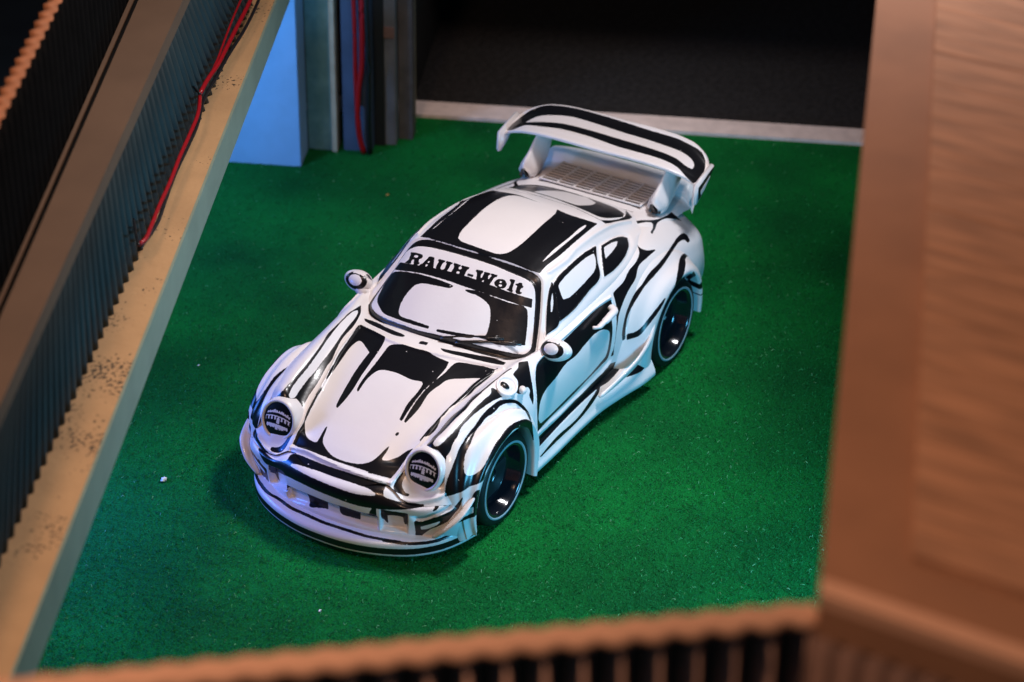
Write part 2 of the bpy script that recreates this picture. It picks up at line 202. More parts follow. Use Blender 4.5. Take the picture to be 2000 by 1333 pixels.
 ('k',{},'225,560 229,567 232,573 235,579 238,585 242,590 247,594 254,597 264,598 286,591 316,577 331,574 342,573 352,574 360,576 367,580 374,584 381,588 388,591 397,593 409,592 423,589 437,586 450,585 463,583 476,582 489,582 499,583 510,584 520,585 530,587 539,589 546,595 551,603 557,611 565,616 575,619 585,621 597,622 610,622 625,620 641,616 661,609 680,603 699,597 716,595 729,597 739,603 745,610 750,619 757,626 766,631 781,633 796,634 813,634 829,635 845,635 861,635 877,636 893,636 906,637 918,639 931,640 944,641 956,642 970,642 984,641 998,640 1012,640 1025,640 1038,641 1052,644 1065,646 1078,649 1079,655 1064,652 1049,650 1034,648 1021,647 1007,646 992,646 978,646 964,645 950,645 936,644 922,644 908,644 892,645 876,645 861,646 845,646 830,646 816,645 802,644 787,643 770,644 752,646 735,647 719,646 704,645 688,645 672,645 655,645 638,646 622,648 606,651 591,653 576,654 561,654 547,653 533,652 522,651 511,650 500,649 489,648 479,647 467,646 456,645 445,645 434,644 423,644 413,644 402,644 392,644 382,643 370,642 359,640 347,638 336,635 328,632 320,629 309,628 292,631 276,633 262,634 250,634 241,635 226,646 224,658 227,667 233,674 241,680 251,684 263,686 276,688 290,689 305,689 318,690 332,692 344,694 357,696 369,697 380,698 392,698 403,697 414,697 425,698 435,698 446,698 456,698 470,697 484,697 498,696 510,696 522,697 535,697 548,698 564,698 580,698 597,698 613,698 630,698 647,697 663,698 679,698 696,699 715,698 734,698 749,700 764,702 779,703 796,702 812,698 824,689 836,677 845,682 848,693 851,704 854,714 857,725 860,737 864,748 870,760 879,771 860,763 842,754 825,748 807,743 793,738 778,734 764,730 748,728 731,725 715,723 699,721 683,719 666,718 651,717 636,715 621,715 607,714 593,712 579,711 565,711 549,710 534,710 518,709 504,709 490,708 476,707 465,707 454,707 443,707 433,709 424,711 414,713 404,716 393,719 382,721 371,724 359,726 348,727 335,727 322,728 308,728 295,730 282,731 269,733 258,734 247,735 237,736 228,736 220,737 212,738 205,738 198,737 192,736 192,727 196,722 201,718 206,714 210,709 214,704 216,698 218,692 219,686 220,678 220,669 219,659 219,649 220,639 222,627 224,615 228,604 230,594 231,586 230,578 230,570'),
 ('k',{},'1121,694 1104,698 1085,700 1070,703 1054,707 1055,718 1056,730 1057,743 1057,757 1054,768 1048,777 1040,788 1028,796 1015,800 1001,801 987,803 1007,821 1024,830 1043,837 1059,835 1075,831 1091,828 1108,824 1126,835 1130,846 1132,857 1132,866 1120,872 1110,879 1111,889 1115,902 1119,914 1123,926 1127,938 1131,929 1135,920 1139,912 1143,903 1146,895 1149,887 1151,879 1154,871 1156,863 1158,856 1161,848 1164,840 1167,832 1169,823 1172,814 1176,806 1179,797 1183,788 1187,778 1191,769 1196,758 1201,747 1206,735 1212,721 1218,707 1226,692 1213,684 1200,677 1188,669 1177,660 1166,650 1149,669 1135,684'),
 ('k',{},'166,513 155,512 144,511 133,510 123,508 113,506 104,504 95,503 86,503 77,503 70,504 63,507 57,512 52,519 48,527 46,534 44,542 43,550 44,560 45,571 38,565 35,554 32,543 28,531 22,520 16,510 12,499 10,489 12,481 18,477 26,475 35,473 43,473 52,473 61,474 70,475 80,477 91,479 102,482 113,485 126,488 140,492 153,498'),
 ('k',{},'155,-509 146,-508 136,-507 125,-507 116,-508 107,-509 98,-510 90,-511 81,-511 72,-512 64,-513 56,-514 47,-517 39,-520 30,-524 23,-532 21,-542 21,-553 20,-564 20,-579 22,-594 28,-608 37,-608 39,-597 42,-587 45,-575 49,-563 54,-556 59,-550 65,-545 73,-540 80,-536 89,-533 96,-531 104,-529 113,-527 121,-524 130,-522 139,-519 149,-515'),
 ('k',{'m': 1},'2229,792 2211,790 2193,787 2175,785 2157,782 2139,780 2121,777 2104,775 2086,772 2069,771 2051,769 2035,768 2019,767 2003,766 1987,766 1971,765 1956,765 1940,765 1924,765 1909,765 1893,765 1877,765 1862,765 1846,765 1831,766 1816,766 1800,766 1785,766 1770,766 1755,766 1740,767 1725,767 1710,768 1695,768 1680,769 1665,769 1650,769 1635,770 1620,770 1605,771 1590,771 1575,771 1560,771 1545,771 1530,771 1515,771 1500,771 1485,771 1470,770 1456,770 1441,769 1425,768 1409,765 1393,762 1377,760 1362,757 1346,756 1332,756 1317,758 1302,761 1289,766 1276,772 1266,779 1259,786 1251,794 1244,801 1238,808 1232,816 1227,823 1221,831 1216,838 1212,846 1207,853 1203,861 1198,868 1194,876 1190,883 1186,891 1182,899 1179,907 1175,915 1173,923 1170,932 1168,941 1167,950 1165,960 1165,969 1164,979 1164,988 1165,998 1165,1007 1166,1017 1168,1026 1169,1036 1171,1046 1173,1056 1175,1067 1178,1077 1180,1088 1183,1099 1185,1110 1188,1121 1191,1133 1205,1132 1220,1132 1234,1131 1248,1131 1263,1130 1277,1130 1291,1129 1306,1129 1320,1128 1334,1128 1349,1127 1364,1127 1378,1126 1393,1126 1408,1125 1423,1125 1438,1125 1453,1124 1468,1124 1482,1123 1497,1123 1512,1122 1527,1122 1542,1121 1557,1120 1571,1120 1586,1119 1601,1118 1615,1117 1629,1117 1643,1116 1657,1115 1672,1114 1686,1113 1700,1112 1714,1111 1728,1110 1742,1109 1756,1108 1771,1108 1785,1107 1800,1106 1814,1105 1829,1105 1844,1104 1859,1103 1874,1103 1889,1102 1905,1102 1921,1101 1937,1101 1952,1100 1968,1100 1984,1099 1999,1099 2015,1098 2031,1097 2046,1096 2061,1095 2077,1095 2094,1095 2110,1094 2123,1092 2133,1087 2139,1082 2144,1075 2149,1069 2152,1062 2155,1054 2158,1047 2160,1039 2162,1032 2164,1024 2166,1017 2168,1009 2170,1002 2172,994 2174,986 2176,978 2178,970 2179,962 2180,954 2182,946 2183,936 2183,926 2183,916 2183,906 2183,897 2184,887 2186,878 2189,870 2194,863 2201,856 2208,850 2215,844 2220,836 2224,826 2225,815 2227,804'),
 ('w',{'m': 1},'2149,955 2142,943 2127,930 2105,918 2080,907 2057,899 2036,894 2015,890 1995,887 1975,885 1956,883 1940,883 1925,883 1909,883 1894,884 1879,885 1865,886 1850,887 1836,888 1821,889 1806,890 1791,891 1776,893 1762,895 1747,896 1733,898 1718,899 1703,900 1687,900 1672,900 1657,899 1641,898 1624,896 1608,895 1593,894 1577,893 1563,894 1549,895 1535,896 1521,898 1508,901 1495,903 1482,906 1470,908 1457,911 1444,913 1430,915 1416,917 1402,918 1387,919 1372,920 1358,921 1343,921 1329,923 1316,924 1303,926 1291,929 1280,932 1269,935 1258,939 1248,943 1239,948 1230,953 1222,958 1215,964 1210,971 1205,979 1201,987 1199,996 1196,1005 1194,1013 1192,1022 1191,1031 1190,1040 1190,1050 1192,1060 1196,1071 1211,1088 1232,1107 1248,1108 1265,1109 1281,1110 1297,1111 1313,1111 1329,1112 1345,1113 1361,1113 1376,1113 1391,1113 1406,1113 1421,1112 1436,1112 1451,1111 1465,1111 1480,1110 1495,1110 1509,1109 1524,1108 1539,1107 1553,1107 1568,1106 1583,1105 1597,1105 1612,1104 1627,1103 1642,1103 1657,1102 1672,1102 1687,1101 1702,1101 1717,1100 1733,1100 1748,1100 1764,1099 1779,1099 1795,1099 1810,1098 1826,1098 1841,1098 1856,1097 1872,1096 1887,1096 1902,1095 1917,1094 1931,1092 1946,1091 1960,1089 1975,1088 1989,1086 2003,1085 2017,1083 2030,1081 2045,1079 2059,1078 2073,1076 2086,1074 2098,1071 2107,1066 2114,1061 2120,1054 2124,1046 2128,1039 2131,1031 2134,1022 2137,1014 2140,1007 2142,999 2145,990 2147,982 2148,973 2149,965'),
 ('k',{'m': 1, 'b': 0.008},'1176,1202 1189,1201 1202,1199 1215,1198 1229,1197 1244,1197 1259,1197 1274,1197 1289,1197 1305,1197 1321,1198 1337,1199 1353,1199 1370,1200 1386,1201 1403,1201 1419,1202 1435,1202 1451,1202 1467,1202 1483,1202 1498,1202 1513,1201 1527,1200 1542,1199 1556,1199 1570,1198 1584,1197 1598,1195 1612,1194 1625,1193 1639,1192 1653,1191 1667,1190 1681,1188 1695,1187 1709,1186 1723,1185 1737,1184 1751,1183 1766,1182 1780,1181 1795,1180 1810,1179 1825,1178 1839,1178 1854,1177 1869,1176 1884,1175 1899,1174 1914,1174 1929,1173 1944,1172 1959,1171 1974,1170 1989,1169 2004,1168 2018,1167 2031,1165 2044,1162 2057,1160 2070,1157 2083,1155 2097,1153 2111,1152 2125,1151 2141,1151 2157,1152 2176,1155 2196,1159 2217,1164 2239,1170 2261,1177 2283,1183 2306,1190 2328,1197 2349,1203 2349,1215 2351,1228 2351,1240 2346,1249 2337,1255 2328,1261 2319,1267 2309,1272 2298,1277 2287,1281 2275,1285 2263,1288 2250,1291 2236,1293 2222,1295 2207,1295 2189,1293 2171,1290 2150,1286 2130,1281 2109,1276 2088,1271 2069,1268 2050,1265 2032,1263 2015,1262 1997,1260 1980,1259 1963,1257 1946,1256 1929,1255 1912,1254 1895,1253 1879,1252 1862,1252 1846,1251 1830,1251 1814,1250 1798,1250 1781,1249 1765,1249 1749,1249 1733,1249 1717,1249 1702,1250 1686,1250 1671,1251 1656,1251 1640,1252 1625,1252 1610,1253 1595,1254 1580,1254 1566,1255 1551,1256 1536,1257 1522,1258 1507,1259 1493,1260 1479,1261 1465,1262 1451,1263 1437,1264 1423,1265 1409,1267 1395,1268 1381,1269 1367,1270 1353,1271 1339,1271 1325,1272 1311,1273 1296,1273 1282,1273 1267,1274 1253,1274 1232,1270 1209,1263 1192,1238 1175,1214'),
 ('k',{'m': 1},'3132,477 3152,483 3171,488 3183,494 3194,500 3205,506 3216,512 3226,519 3236,525 3244,532 3252,540 3261,547 3272,554 3284,561 3297,568 3311,574 3327,581 3344,586 3363,592 3384,597 3407,601 3431,604 3457,606 3487,606 3521,604 3557,600 3587,596 3584,608 3582,620 3580,632 3579,643 3578,653 3578,662 3577,672 3564,665 3550,658 3535,651 3517,645 3501,639 3486,632 3470,626 3453,620 3435,615 3411,609 3385,605 3358,602 3331,598 3306,597 3278,598 3255,601 3231,607 3208,611 3183,615 3159,618 3134,621 3110,625 3116,616 3143,612 3170,609 3195,604 3225,596 3249,586 3258,575 3258,565 3250,556 3239,548 3228,540 3215,533 3203,526 3189,520 3175,514 3162,507 3147,501 3133,493 3123,485'),
 ('k',{'m': 1},'2969,521 2950,531 2930,542 2911,554 2893,567 2877,582 2864,597 2852,612 2845,627 2841,643 2841,657 2846,670 2854,682 2864,692 2877,700 2893,707 2911,714 2930,719 2949,725 2927,726 2905,727 2884,728 2863,729 2843,729 2823,730 2803,731 2785,731 2767,731 2749,731 2731,731 2713,732 2697,734 2681,737 2667,742 2653,748 2641,754 2629,762 2618,769 2607,776 2596,783 2585,789 2573,794 2560,798 2546,802 2531,805 2516,808 2501,811 2487,814 2473,817 2458,821 2444,825 2431,829 2417,833 2404,838 2392,843 2379,847 2367,852 2356,857 2344,863 2333,868 2323,873 2313,879 2303,884 2294,890 2286,896 2278,903 2271,910 2265,918 2260,926 2255,934 2250,942 2246,950 2242,959 2239,967 2235,974 2232,982 2229,990 2227,998 2225,1006 2223,1014 2221,1022 2219,1030 2216,1037 2214,1045 2212,1053 2209,1061 2205,1068 2199,1075 2192,1081 2185,1087 2179,1094 2181,1085 2183,1077 2185,1069 2187,1062 2189,1054 2192,1046 2194,1039 2197,1032 2199,1024 2202,1017 2204,1009 2207,1002 2209,994 2212,987 2214,979 2217,972 2220,964 2223,957 2226,949 2229,941 2233,933 2236,925 2240,917 2245,910 2249,902 2253,895 2258,887 2262,880 2266,872 2270,865 2274,857 2277,849 2279,840 2280,830 2280,821 2282,811 2284,801 2284,789 2286,777 2294,769 2307,766 2322,764 2338,764 2355,763 2372,763 2389,763 2406,762 2423,761 2438,759 2453,756 2468,751 2483,746 2497,740 2512,734 2527,729 2543,724 2559,720 2575,717 2591,715 2608,714 2625,713 2642,712 2658,710 2675,708 2691,705 2709,700 2728,695 2747,689 2765,682 2783,674 2798,664 2812,654 2825,642 2839,628 2852,614 2867,598 2882,583 2899,569 2917,556 2934,544 2951,532'),
 ('k',{'m': 1},'3437,797 3441,783 3448,769 3452,756 3446,747 3430,741 3402,738 3371,738 3340,739 3316,741 3292,743 3269,747 3245,750 3222,754 3199,758 3178,762 3157,766 3136,771 3116,775 3096,780 3077,785 3058,789 3040,794 3022,798 3004,802 2986,805 2968,809 2951,812 2934,815 2917,817 2900,820 2882,822 2865,824 2847,825 2830,826 2812,827 2795,827 2778,829 2763,830 2748,832 2733,835 2719,838 2705,841 2691,844 2678,847 2664,849 2650,852 2636,854 2621,856 2606,858 2591,859 2576,861 2561,862 2546,864 2532,865 2518,868 2505,871 2492,874 2479,878 2467,882 2455,886 2444,890 2432,895 2422,900 2411,905 2400,910 2390,916 2381,922 2372,929 2363,936 2356,943 2350,950 2344,956 2339,963 2334,970 2329,977 2325,984 2322,991 2319,998 2316,1006 2315,1014 2314,1022 2316,1031 2319,1040 2322,1050 2326,1059 2345,1061 2348,1052 2349,1043 2349,1033 2349,1024 2350,1014 2351,1005 2354,997 2357,989 2360,981 2363,973 2368,966 2373,958 2380,952 2387,946 2395,940 2404,935 2414,930 2424,925 2434,920 2445,916 2456,912 2468,908 2480,904 2493,901 2506,898 2520,895 2533,892 2547,889 2560,886 2573,883 2586,881 2600,878 2613,875 2627,873 2641,871 2655,868 2669,866 2685,865 2701,863 2717,862 2734,861 2751,860 2768,859 2785,858 2802,856 2819,854 2836,852 2854,850 2872,848 2890,846 2908,844 2925,841 2943,838 2961,835 2978,831 2994,827 3010,823 3027,819 3044,815 3061,810 3079,805 3097,801 3116,796 3136,791 3157,786 3179,781 3201,777 3224,772 3246,769 3269,765 3292,763 3319,763 3346,765 3368,770 3379,778 3386,790 3393,802'),
 ('k',{'m': 1},'2926,1034 2916,1039 2907,1044 2897,1049 2887,1053 2876,1057 2864,1061 2852,1064 2840,1067 2828,1070 2815,1073 2802,1076 2789,1078 2777,1081 2763,1083 2750,1086 2737,1088 2723,1090 2709,1092 2695,1094 2681,1096 2667,1097 2653,1099 2638,1101 2624,1104 2610,1107 2596,1110 2581,1111 2564,1112 2546,1111 2525,1108 2502,1103 2479,1097 2455,1091 2431,1085 2407,1079 2385,1074 2383,1065 2382,1055 2380,1046 2401,1051 2423,1057 2444,1063 2465,1068 2485,1071 2504,1074 2523,1076 2541,1077 2559,1077 2576,1077 2593,1077 2607,1076 2622,1074 2635,1072 2648,1070 2661,1068 2674,1066 2688,1063 2701,1061 2715,1060 2729,1058 2743,1056 2758,1054 2772,1053 2786,1051 2800,1049 2815,1047 2831,1046 2846,1044 2862,1042 2878,1040 2894,1038 2910,1036'),
 ('k',{'m': 1},'3400,1039 3376,1037 3353,1034 3331,1032 3309,1030 3288,1029 3268,1028 3249,1028 3231,1029 3213,1030 3197,1032 3181,1035 3166,1038 3152,1041 3139,1045 3127,1049 3115,1054 3104,1058 3094,1063 3084,1068 3074,1073 3063,1078 3079,1078 3094,1076 3110,1074 3125,1072 3141,1070 3157,1069 3173,1067 3190,1066 3207,1064 3225,1063 3243,1061 3260,1060 3279,1059 3298,1059 3318,1059 3340,1061 3364,1065 3390,1070 3418,1075 3448,1081 3422,1059'),
 ('k',{},'55,-1221 91,-1246 0,-665 150,-1286 172,-1305 187,-1316 0,-605 0,-593 0,-582 0,-572 0,-560 0,-550 0,-533 0,-518 0,-510 0,-499 0,-485 0,-468 0,-451 0,-429 0,-404 0,-384 0,-364 4,-344 9,-323 15,-302 20,-282 24,-263 28,-245 31,-228 33,-213 34,-199 35,-185 35,-173 36,-160 36,-148 37,-137 37,-125 38,-114 38,-103 39,-92 39,-81 40,-69 40,-58 41,-47 41,-36 42,-24 42,-13 42,-2 42,10 42,21 42,32 42,43 42,54 42,65 41,75 41,86 41,97 40,107 40,118 39,129 38,140 38,151 37,162 36,174 36,186 35,198 34,210 32,223 30,237 27,252 24,267 20,283 16,300 12,316 8,333 4,350 1,366 0,381 0,394 0,408 0,421 0,428 0,441 0,456 0,472 0,487 0,498 0,506 0,514 0,520 0,528 0,521 0,508 0,501 0,494 0,500 0,507 0,513 0,525 0,532 0,544 0,557 0,564 0,573 0,581 2,590 3,599 5,609 6,618 7,628 8,637 8,646 8,655 8,663 7,672 1,675 0,667 0,659 0,650 0,641 0,632 0,624 0,616 0,608 0,601 0,593 0,578 0,564 0,552 0,546 0,538 0,531 0,524 0,518 0,510 0,496 0,486 0,301 0,289 0,280 0,267 0,252 0,245 0,238 0,231 0,224 0,210 0,196 0,187 0,176 0,166 0,155 0,145 0,135 0,125 0,114 0,104 0,93 0,84 0,73 0,63 0,53 0,42 0,32 0,21 0,11 0,0 0,-11 0,-22 0,-32 0,-42 0,-54 0,-64 0,-75 0,-85 0,-95 0,-105 0,-115 0,-126 0,-136 0,-147 0,-157 0,-168 0,-180 0,-192 0,-200 0,-210 0,-224 0,-238 0,-252 0,-529 0,-540 0,-552 0,-560 0,-574 0,-581 0,-588 0,-597 54,-1316 64,-1316 68,-1311 60,-1293 54,-1274 50,-1256 47,-1238'),
 ('k',{},'408,769 420,769 433,768 443,767 453,767 464,766 474,766 485,766 496,767 508,767 520,767 533,766 545,764 558,762 572,760 586,758 600,756 615,754 631,753 647,752 663,751 680,751 696,751 711,752 726,753 740,755 755,757 769,759 784,761 798,763 813,767 827,773 843,781 858,789 873,797 888,805 902,812 917,820 931,828 945,837 960,846 972,856 984,867 995,877 1005,889 1015,900 1024,911 1033,923 1042,936 1051,949 1061,964 1070,979 1079,994 1086,1009 1092,1023 1098,1038 1103,1052 1109,1066 1114,1080 1120,1094 1124,1107 1127,1119 1131,1131 1134,1144 1138,1158 1143,1171 1132,1153 1123,1136 1112,1119 1102,1103 1090,1087 1076,1071 1054,1052 1029,1035 1008,1025 987,1015 966,1005 946,996 926,988 907,980 890,974 871,969 853,967 837,967 821,967 806,968 792,969 778,970 764,972 750,973 736,974 721,974 706,974 693,976 681,978 670,981 659,984 648,987 637,990 626,994 615,997 605,1001 594,1005 583,1008 572,1012 561,1016 549,1020 537,1023 526,1027 514,1032 504,1036 494,1041 486,1049 482,1060 478,1071 473,1080 464,1086 448,1085 425,1077 398,1065 370,1050 339,1033 302,1012 260,989 221,968 188,950 160,933 139,919 122,906 109,894 98,882 89,870 82,859 77,848 72,837 68,826 65,816 62,806 59,796 56,786 53,777 51,769 60,767 70,765 81,764 91,762 100,761 109,760 117,759 124,758 131,758 138,758 145,759 151,761 157,762 164,764 171,766 177,768 184,769 191,770 198,772 206,773 214,774 223,775 233,776 244,776 257,776 270,776 284,776 297,775 310,773 322,772 333,771 344,770 355,770 366,770 377,770 387,770 398,770'),
 ('w',{},'441,797 450,795 460,792 469,790 479,788 489,786 499,785 510,784 521,783 536,783 551,783 566,782 580,781 594,779 608,777 622,776 637,775 652,776 667,778 683,781 699,783 716,785 732,786 749,787 763,787 776,786 791,787 809,791 828,796 847,803 864,809 881,817 897,825 915,834 932,843 947,852 959,862 970,873 980,884 990,895 999,906 1009,917 1018,928 1027,940 1036,952 1044,963 1052,975 1059,987 1068,999 1076,1012 1086,1025 1064,1010 1043,996 1022,985 1001,977 979,969 958,962 937,956 917,950 897,944 879,940 862,936 845,933 829,930 813,928 798,927 784,926 771,926 757,926 744,926 730,926 715,926 701,927 687,928 674,930 662,932 650,936 639,939 628,943 617,947 606,950 596,954 586,957 576,961 566,965 557,968 546,972 536,975 525,978 512,981 499,985 486,988 473,990 458,991 442,989 423,986 401,980 379,972 354,962 327,951 301,939 273,925 248,911 231,897 220,882 215,867 217,856 222,849 230,844 238,839 248,835 259,832 270,829 284,826 298,823 312,820 325,817 337,814 348,812 359,809 370,807 381,806 392,806 403,805 413,804 422,802 431,799'),
 ('seam',{'closed': True, 'd': 0.016, 'w': 0.01},'26,-456 35,-458 45,-459 55,-460 64,-460 74,-460 83,-460 93,-459 104,-459 115,-459 128,-459 145,-459 164,-460 183,-460 200,-460 213,-461 225,-461 235,-461 244,-462 252,-462 260,-462 268,-462 275,-462 282,-462 289,-462 296,-462 304,-462 311,-462 319,-462 327,-462 336,-462 346,-462 356,-462 365,-462 376,-462 386,-462 397,-462 408,-462 419,-463 430,-463 442,-463 454,-463 465,-463 476,-464 488,-464 499,-464 510,-464 522,-464 533,-464 544,-465 556,-465 568,-465 580,-466 593,-466 605,-467 618,-468 631,-469 644,-470 657,-471 670,-473 684,-474 697,-475 711,-476 724,-477 738,-478 752,-478 765,-479 779,-479 792,-479 806,-479 820,-479 834,-479 848,-479 862,-478 876,-478 890,-477 905,-476 919,-475 934,-474 949,-473 965,-471 980,-468 996,-466 1012,-463 1028,-461 1044,-458 1061,-456 1077,-454 1077,-440 1077,-428 1075,-416 1074,-405 1071,-395 1069,-384 1066,-374 1063,-364 1059,-354 1055,-345 1051,-335 1046,-325 1041,-316 1036,-306 1031,-296 1025,-286 1020,-276 1015,-265 1010,-255 1005,-244 1002,-233 998,-222 996,-210 994,-198 992,-186 990,-174 989,-162 988,-150 987,-137 986,-125 986,-113 985,-100 985,-88 985,-76 985,-64 986,-52 986,-40 986,-28 987,-17 988,-6 988,5 989,16 991,27 992,38 993,49 995,60 996,71 998,82 999,93 1001,103 1003,114 1005,125 1007,135 1008,145 1010,156 1012,166 1015,177 1017,187 1019,197 1022,206 1024,215 1027,224 1030,232 1033,240 1037,248 1040,256 1043,263 1046,271 1050,278 1053,285 1056,292 1059,299 1063,306 1066,313 1069,319 1071,326 1074,333 1077,340 1080,347 1082,354 1085,361 1087,368 1089,375 1092,383 1094,391 1096,399 1098,407 1100,415 1102,424 1103,434 1104,444 1105,456 1105,470 1103,488 1098,512 1091,540 1084,531 1078,521 1071,512 1065,504 1057,496 1049,490 1041,485 1031,482 1021,479 1011,478 1000,477 989,476 978,475 967,475 956,474 944,474 933,474 921,473 910,473 898,473 886,473 874,473 862,473 849,474 836,476 822,478 809,481 796,483 782,485 770,486 757,487 745,487 734,488 722,487 711,487 700,487 688,487 677,486 666,486 655,485 644,485 633,485 622,484 611,484 600,484 589,484 578,484 567,484 556,484 545,485 534,485 524,485 513,485 503,485 492,486 481,486 471,487 460,487 450,488 439,489 428,490 418,491 407,492 397,493 387,494 377,495 367,496 357,497 348,497 339,497 330,496 321,495 313,493 305,491 298,488 291,484 284,481 278,478 271,475 264,473 257,472 249,471 241,471 232,471 223,471 212,471 199,470 185,470 170,469 153,468 138,467 124,466 113,465 102,464 92,462 83,461 74,460 64,458 55,456 46,455 37,453 28,452 20,450 17,439 15,427 14,415 13,401 14,387 15,372 17,356 21,339 24,321 28,304 33,287 37,271 40,255 43,240 46,226 48,213 49,200 50,188 51,176 52,164 52,153 53,141 54,130 55,119 56,108 57,97 58,86 58,75 59,64 60,53 61,42 61,31 62,20 63,9 63,-2 64,-13 64,-24 65,-35 65,-46 65,-57 66,-68 66,-78 66,-89 66,-100 66,-112 66,-123 66,-135 67,-146 67,-159 68,-171 68,-184 68,-197 68,-211 67,-227 64,-243 61,-261 57,-280 51,-300 44,-321 38,-343 32,-364 27,-385 24,-404 23,-423 24,-440'),
 ('part',{'name': 'hood'},'26,-456 35,-458 45,-459 55,-460 64,-460 74,-460 83,-460 93,-459 104,-459 115,-459 128,-459 145,-459 164,-460 183,-460 200,-460 213,-461 225,-461 235,-461 244,-462 252,-462 260,-462 268,-462 275,-462 282,-462 289,-462 296,-462 304,-462 311,-462 319,-462 327,-462 336,-462 346,-462 356,-462 365,-462 376,-462 386,-462 397,-462 408,-462 419,-463 430,-463 442,-463 454,-463 465,-463 476,-464 488,-464 499,-464 510,-464 522,-464 533,-464 544,-465 556,-465 568,-465 580,-466 593,-466 605,-467 618,-468 631,-469 644,-470 657,-471 670,-473 684,-474 697,-475 711,-476 724,-477 738,-478 752,-478 765,-479 779,-479 792,-479 806,-479 820,-479 834,-479 848,-479 862,-478 876,-478 890,-477 905,-476 919,-475 934,-474 949,-473 965,-471 980,-468 996,-466 1012,-463 1028,-461 1044,-458 1061,-456 1077,-454 1077,-440 1077,-428 1075,-416 1074,-405 1071,-395 1069,-384 1066,-374 1063,-364 1059,-354 1055,-345 1051,-335 1046,-325 1041,-316 1036,-306 1031,-296 1025,-286 1020,-276 1015,-265 1010,-255 1005,-244 1002,-233 998,-222 996,-210 994,-198 992,-186 990,-174 989,-162 988,-150 987,-137 986,-125 986,-113 985,-100 985,-88 985,-76 985,-64 986,-52 986,-40 986,-28 987,-17 988,-6 988,5 989,16 991,27 992,38 993,49 995,60 996,71 998,82 999,93 1001,103 1003,114 1005,125 1007,135 1008,145 1010,156 1012,166 1015,177 1017,187 1019,197 1022,206 1024,215 1027,224 1030,232 1033,240 1037,248 1040,256 1043,263 1046,271 1050,278 1053,285 1056,292 1059,299 1063,306 1066,313 1069,319 1071,326 1074,333 1077,340 1080,347 1082,354 1085,361 1087,368 1089,375 1092,383 1094,391 1096,399 1098,407 1100,415 1102,424 1103,434 1104,444 1105,456 1105,470 1103,488 1098,512 1091,540 1084,531 1078,521 1071,512 1065,504 1057,496 1049,490 1041,485 1031,482 1021,479 1011,478 1000,477 989,476 978,475 967,475 956,474 944,474 933,474 921,473 910,473 898,473 886,473 874,473 862,473 849,474 836,476 822,478 809,481 796,483 782,485 770,486 757,487 745,487 734,488 722,487 711,487 700,487 688,487 677,486 666,486 655,485 644,485 633,485 622,484 611,484 600,484 589,484 578,484 567,484 556,484 545,485 534,485 524,485 513,485 503,485 492,486 481,486 471,487 460,487 450,488 439,489 428,490 418,491 407,492 397,493 387,494 377,495 367,496 357,497 348,497 339,497 330,496 321,495 313,493 305,491 298,488 291,484 284,481 278,478 271,475 264,473 257,472 249,471 241,471 232,471 223,471 212,471 199,470 185,470 170,469 153,468 138,467 124,466 113,465 102,464 92,462 83,461 74,460 64,458 55,456 46,455 37,453 28,452 20,450 17,439 15,427 14,415 13,401 14,387 15,372 17,356 21,339 24,321 28,304 33,287 37,271 40,255 43,240 46,226 48,213 49,200 50,188 51,176 52,164 52,153 53,141 54,130 55,119 56,108 57,97 58,86 58,75 59,64 60,53 61,42 61,31 62,20 63,9 63,-2 64,-13 64,-24 65,-35 65,-46 65,-57 66,-68 66,-78 66,-89 66,-100 66,-112 66,-123 66,-135 67,-146 67,-159 68,-171 68,-184 68,-197 68,-211 67,-227 64,-243 61,-261 57,-280 51,-300 44,-321 38,-343 32,-364 27,-385 24,-404 23,-423 24,-440'),
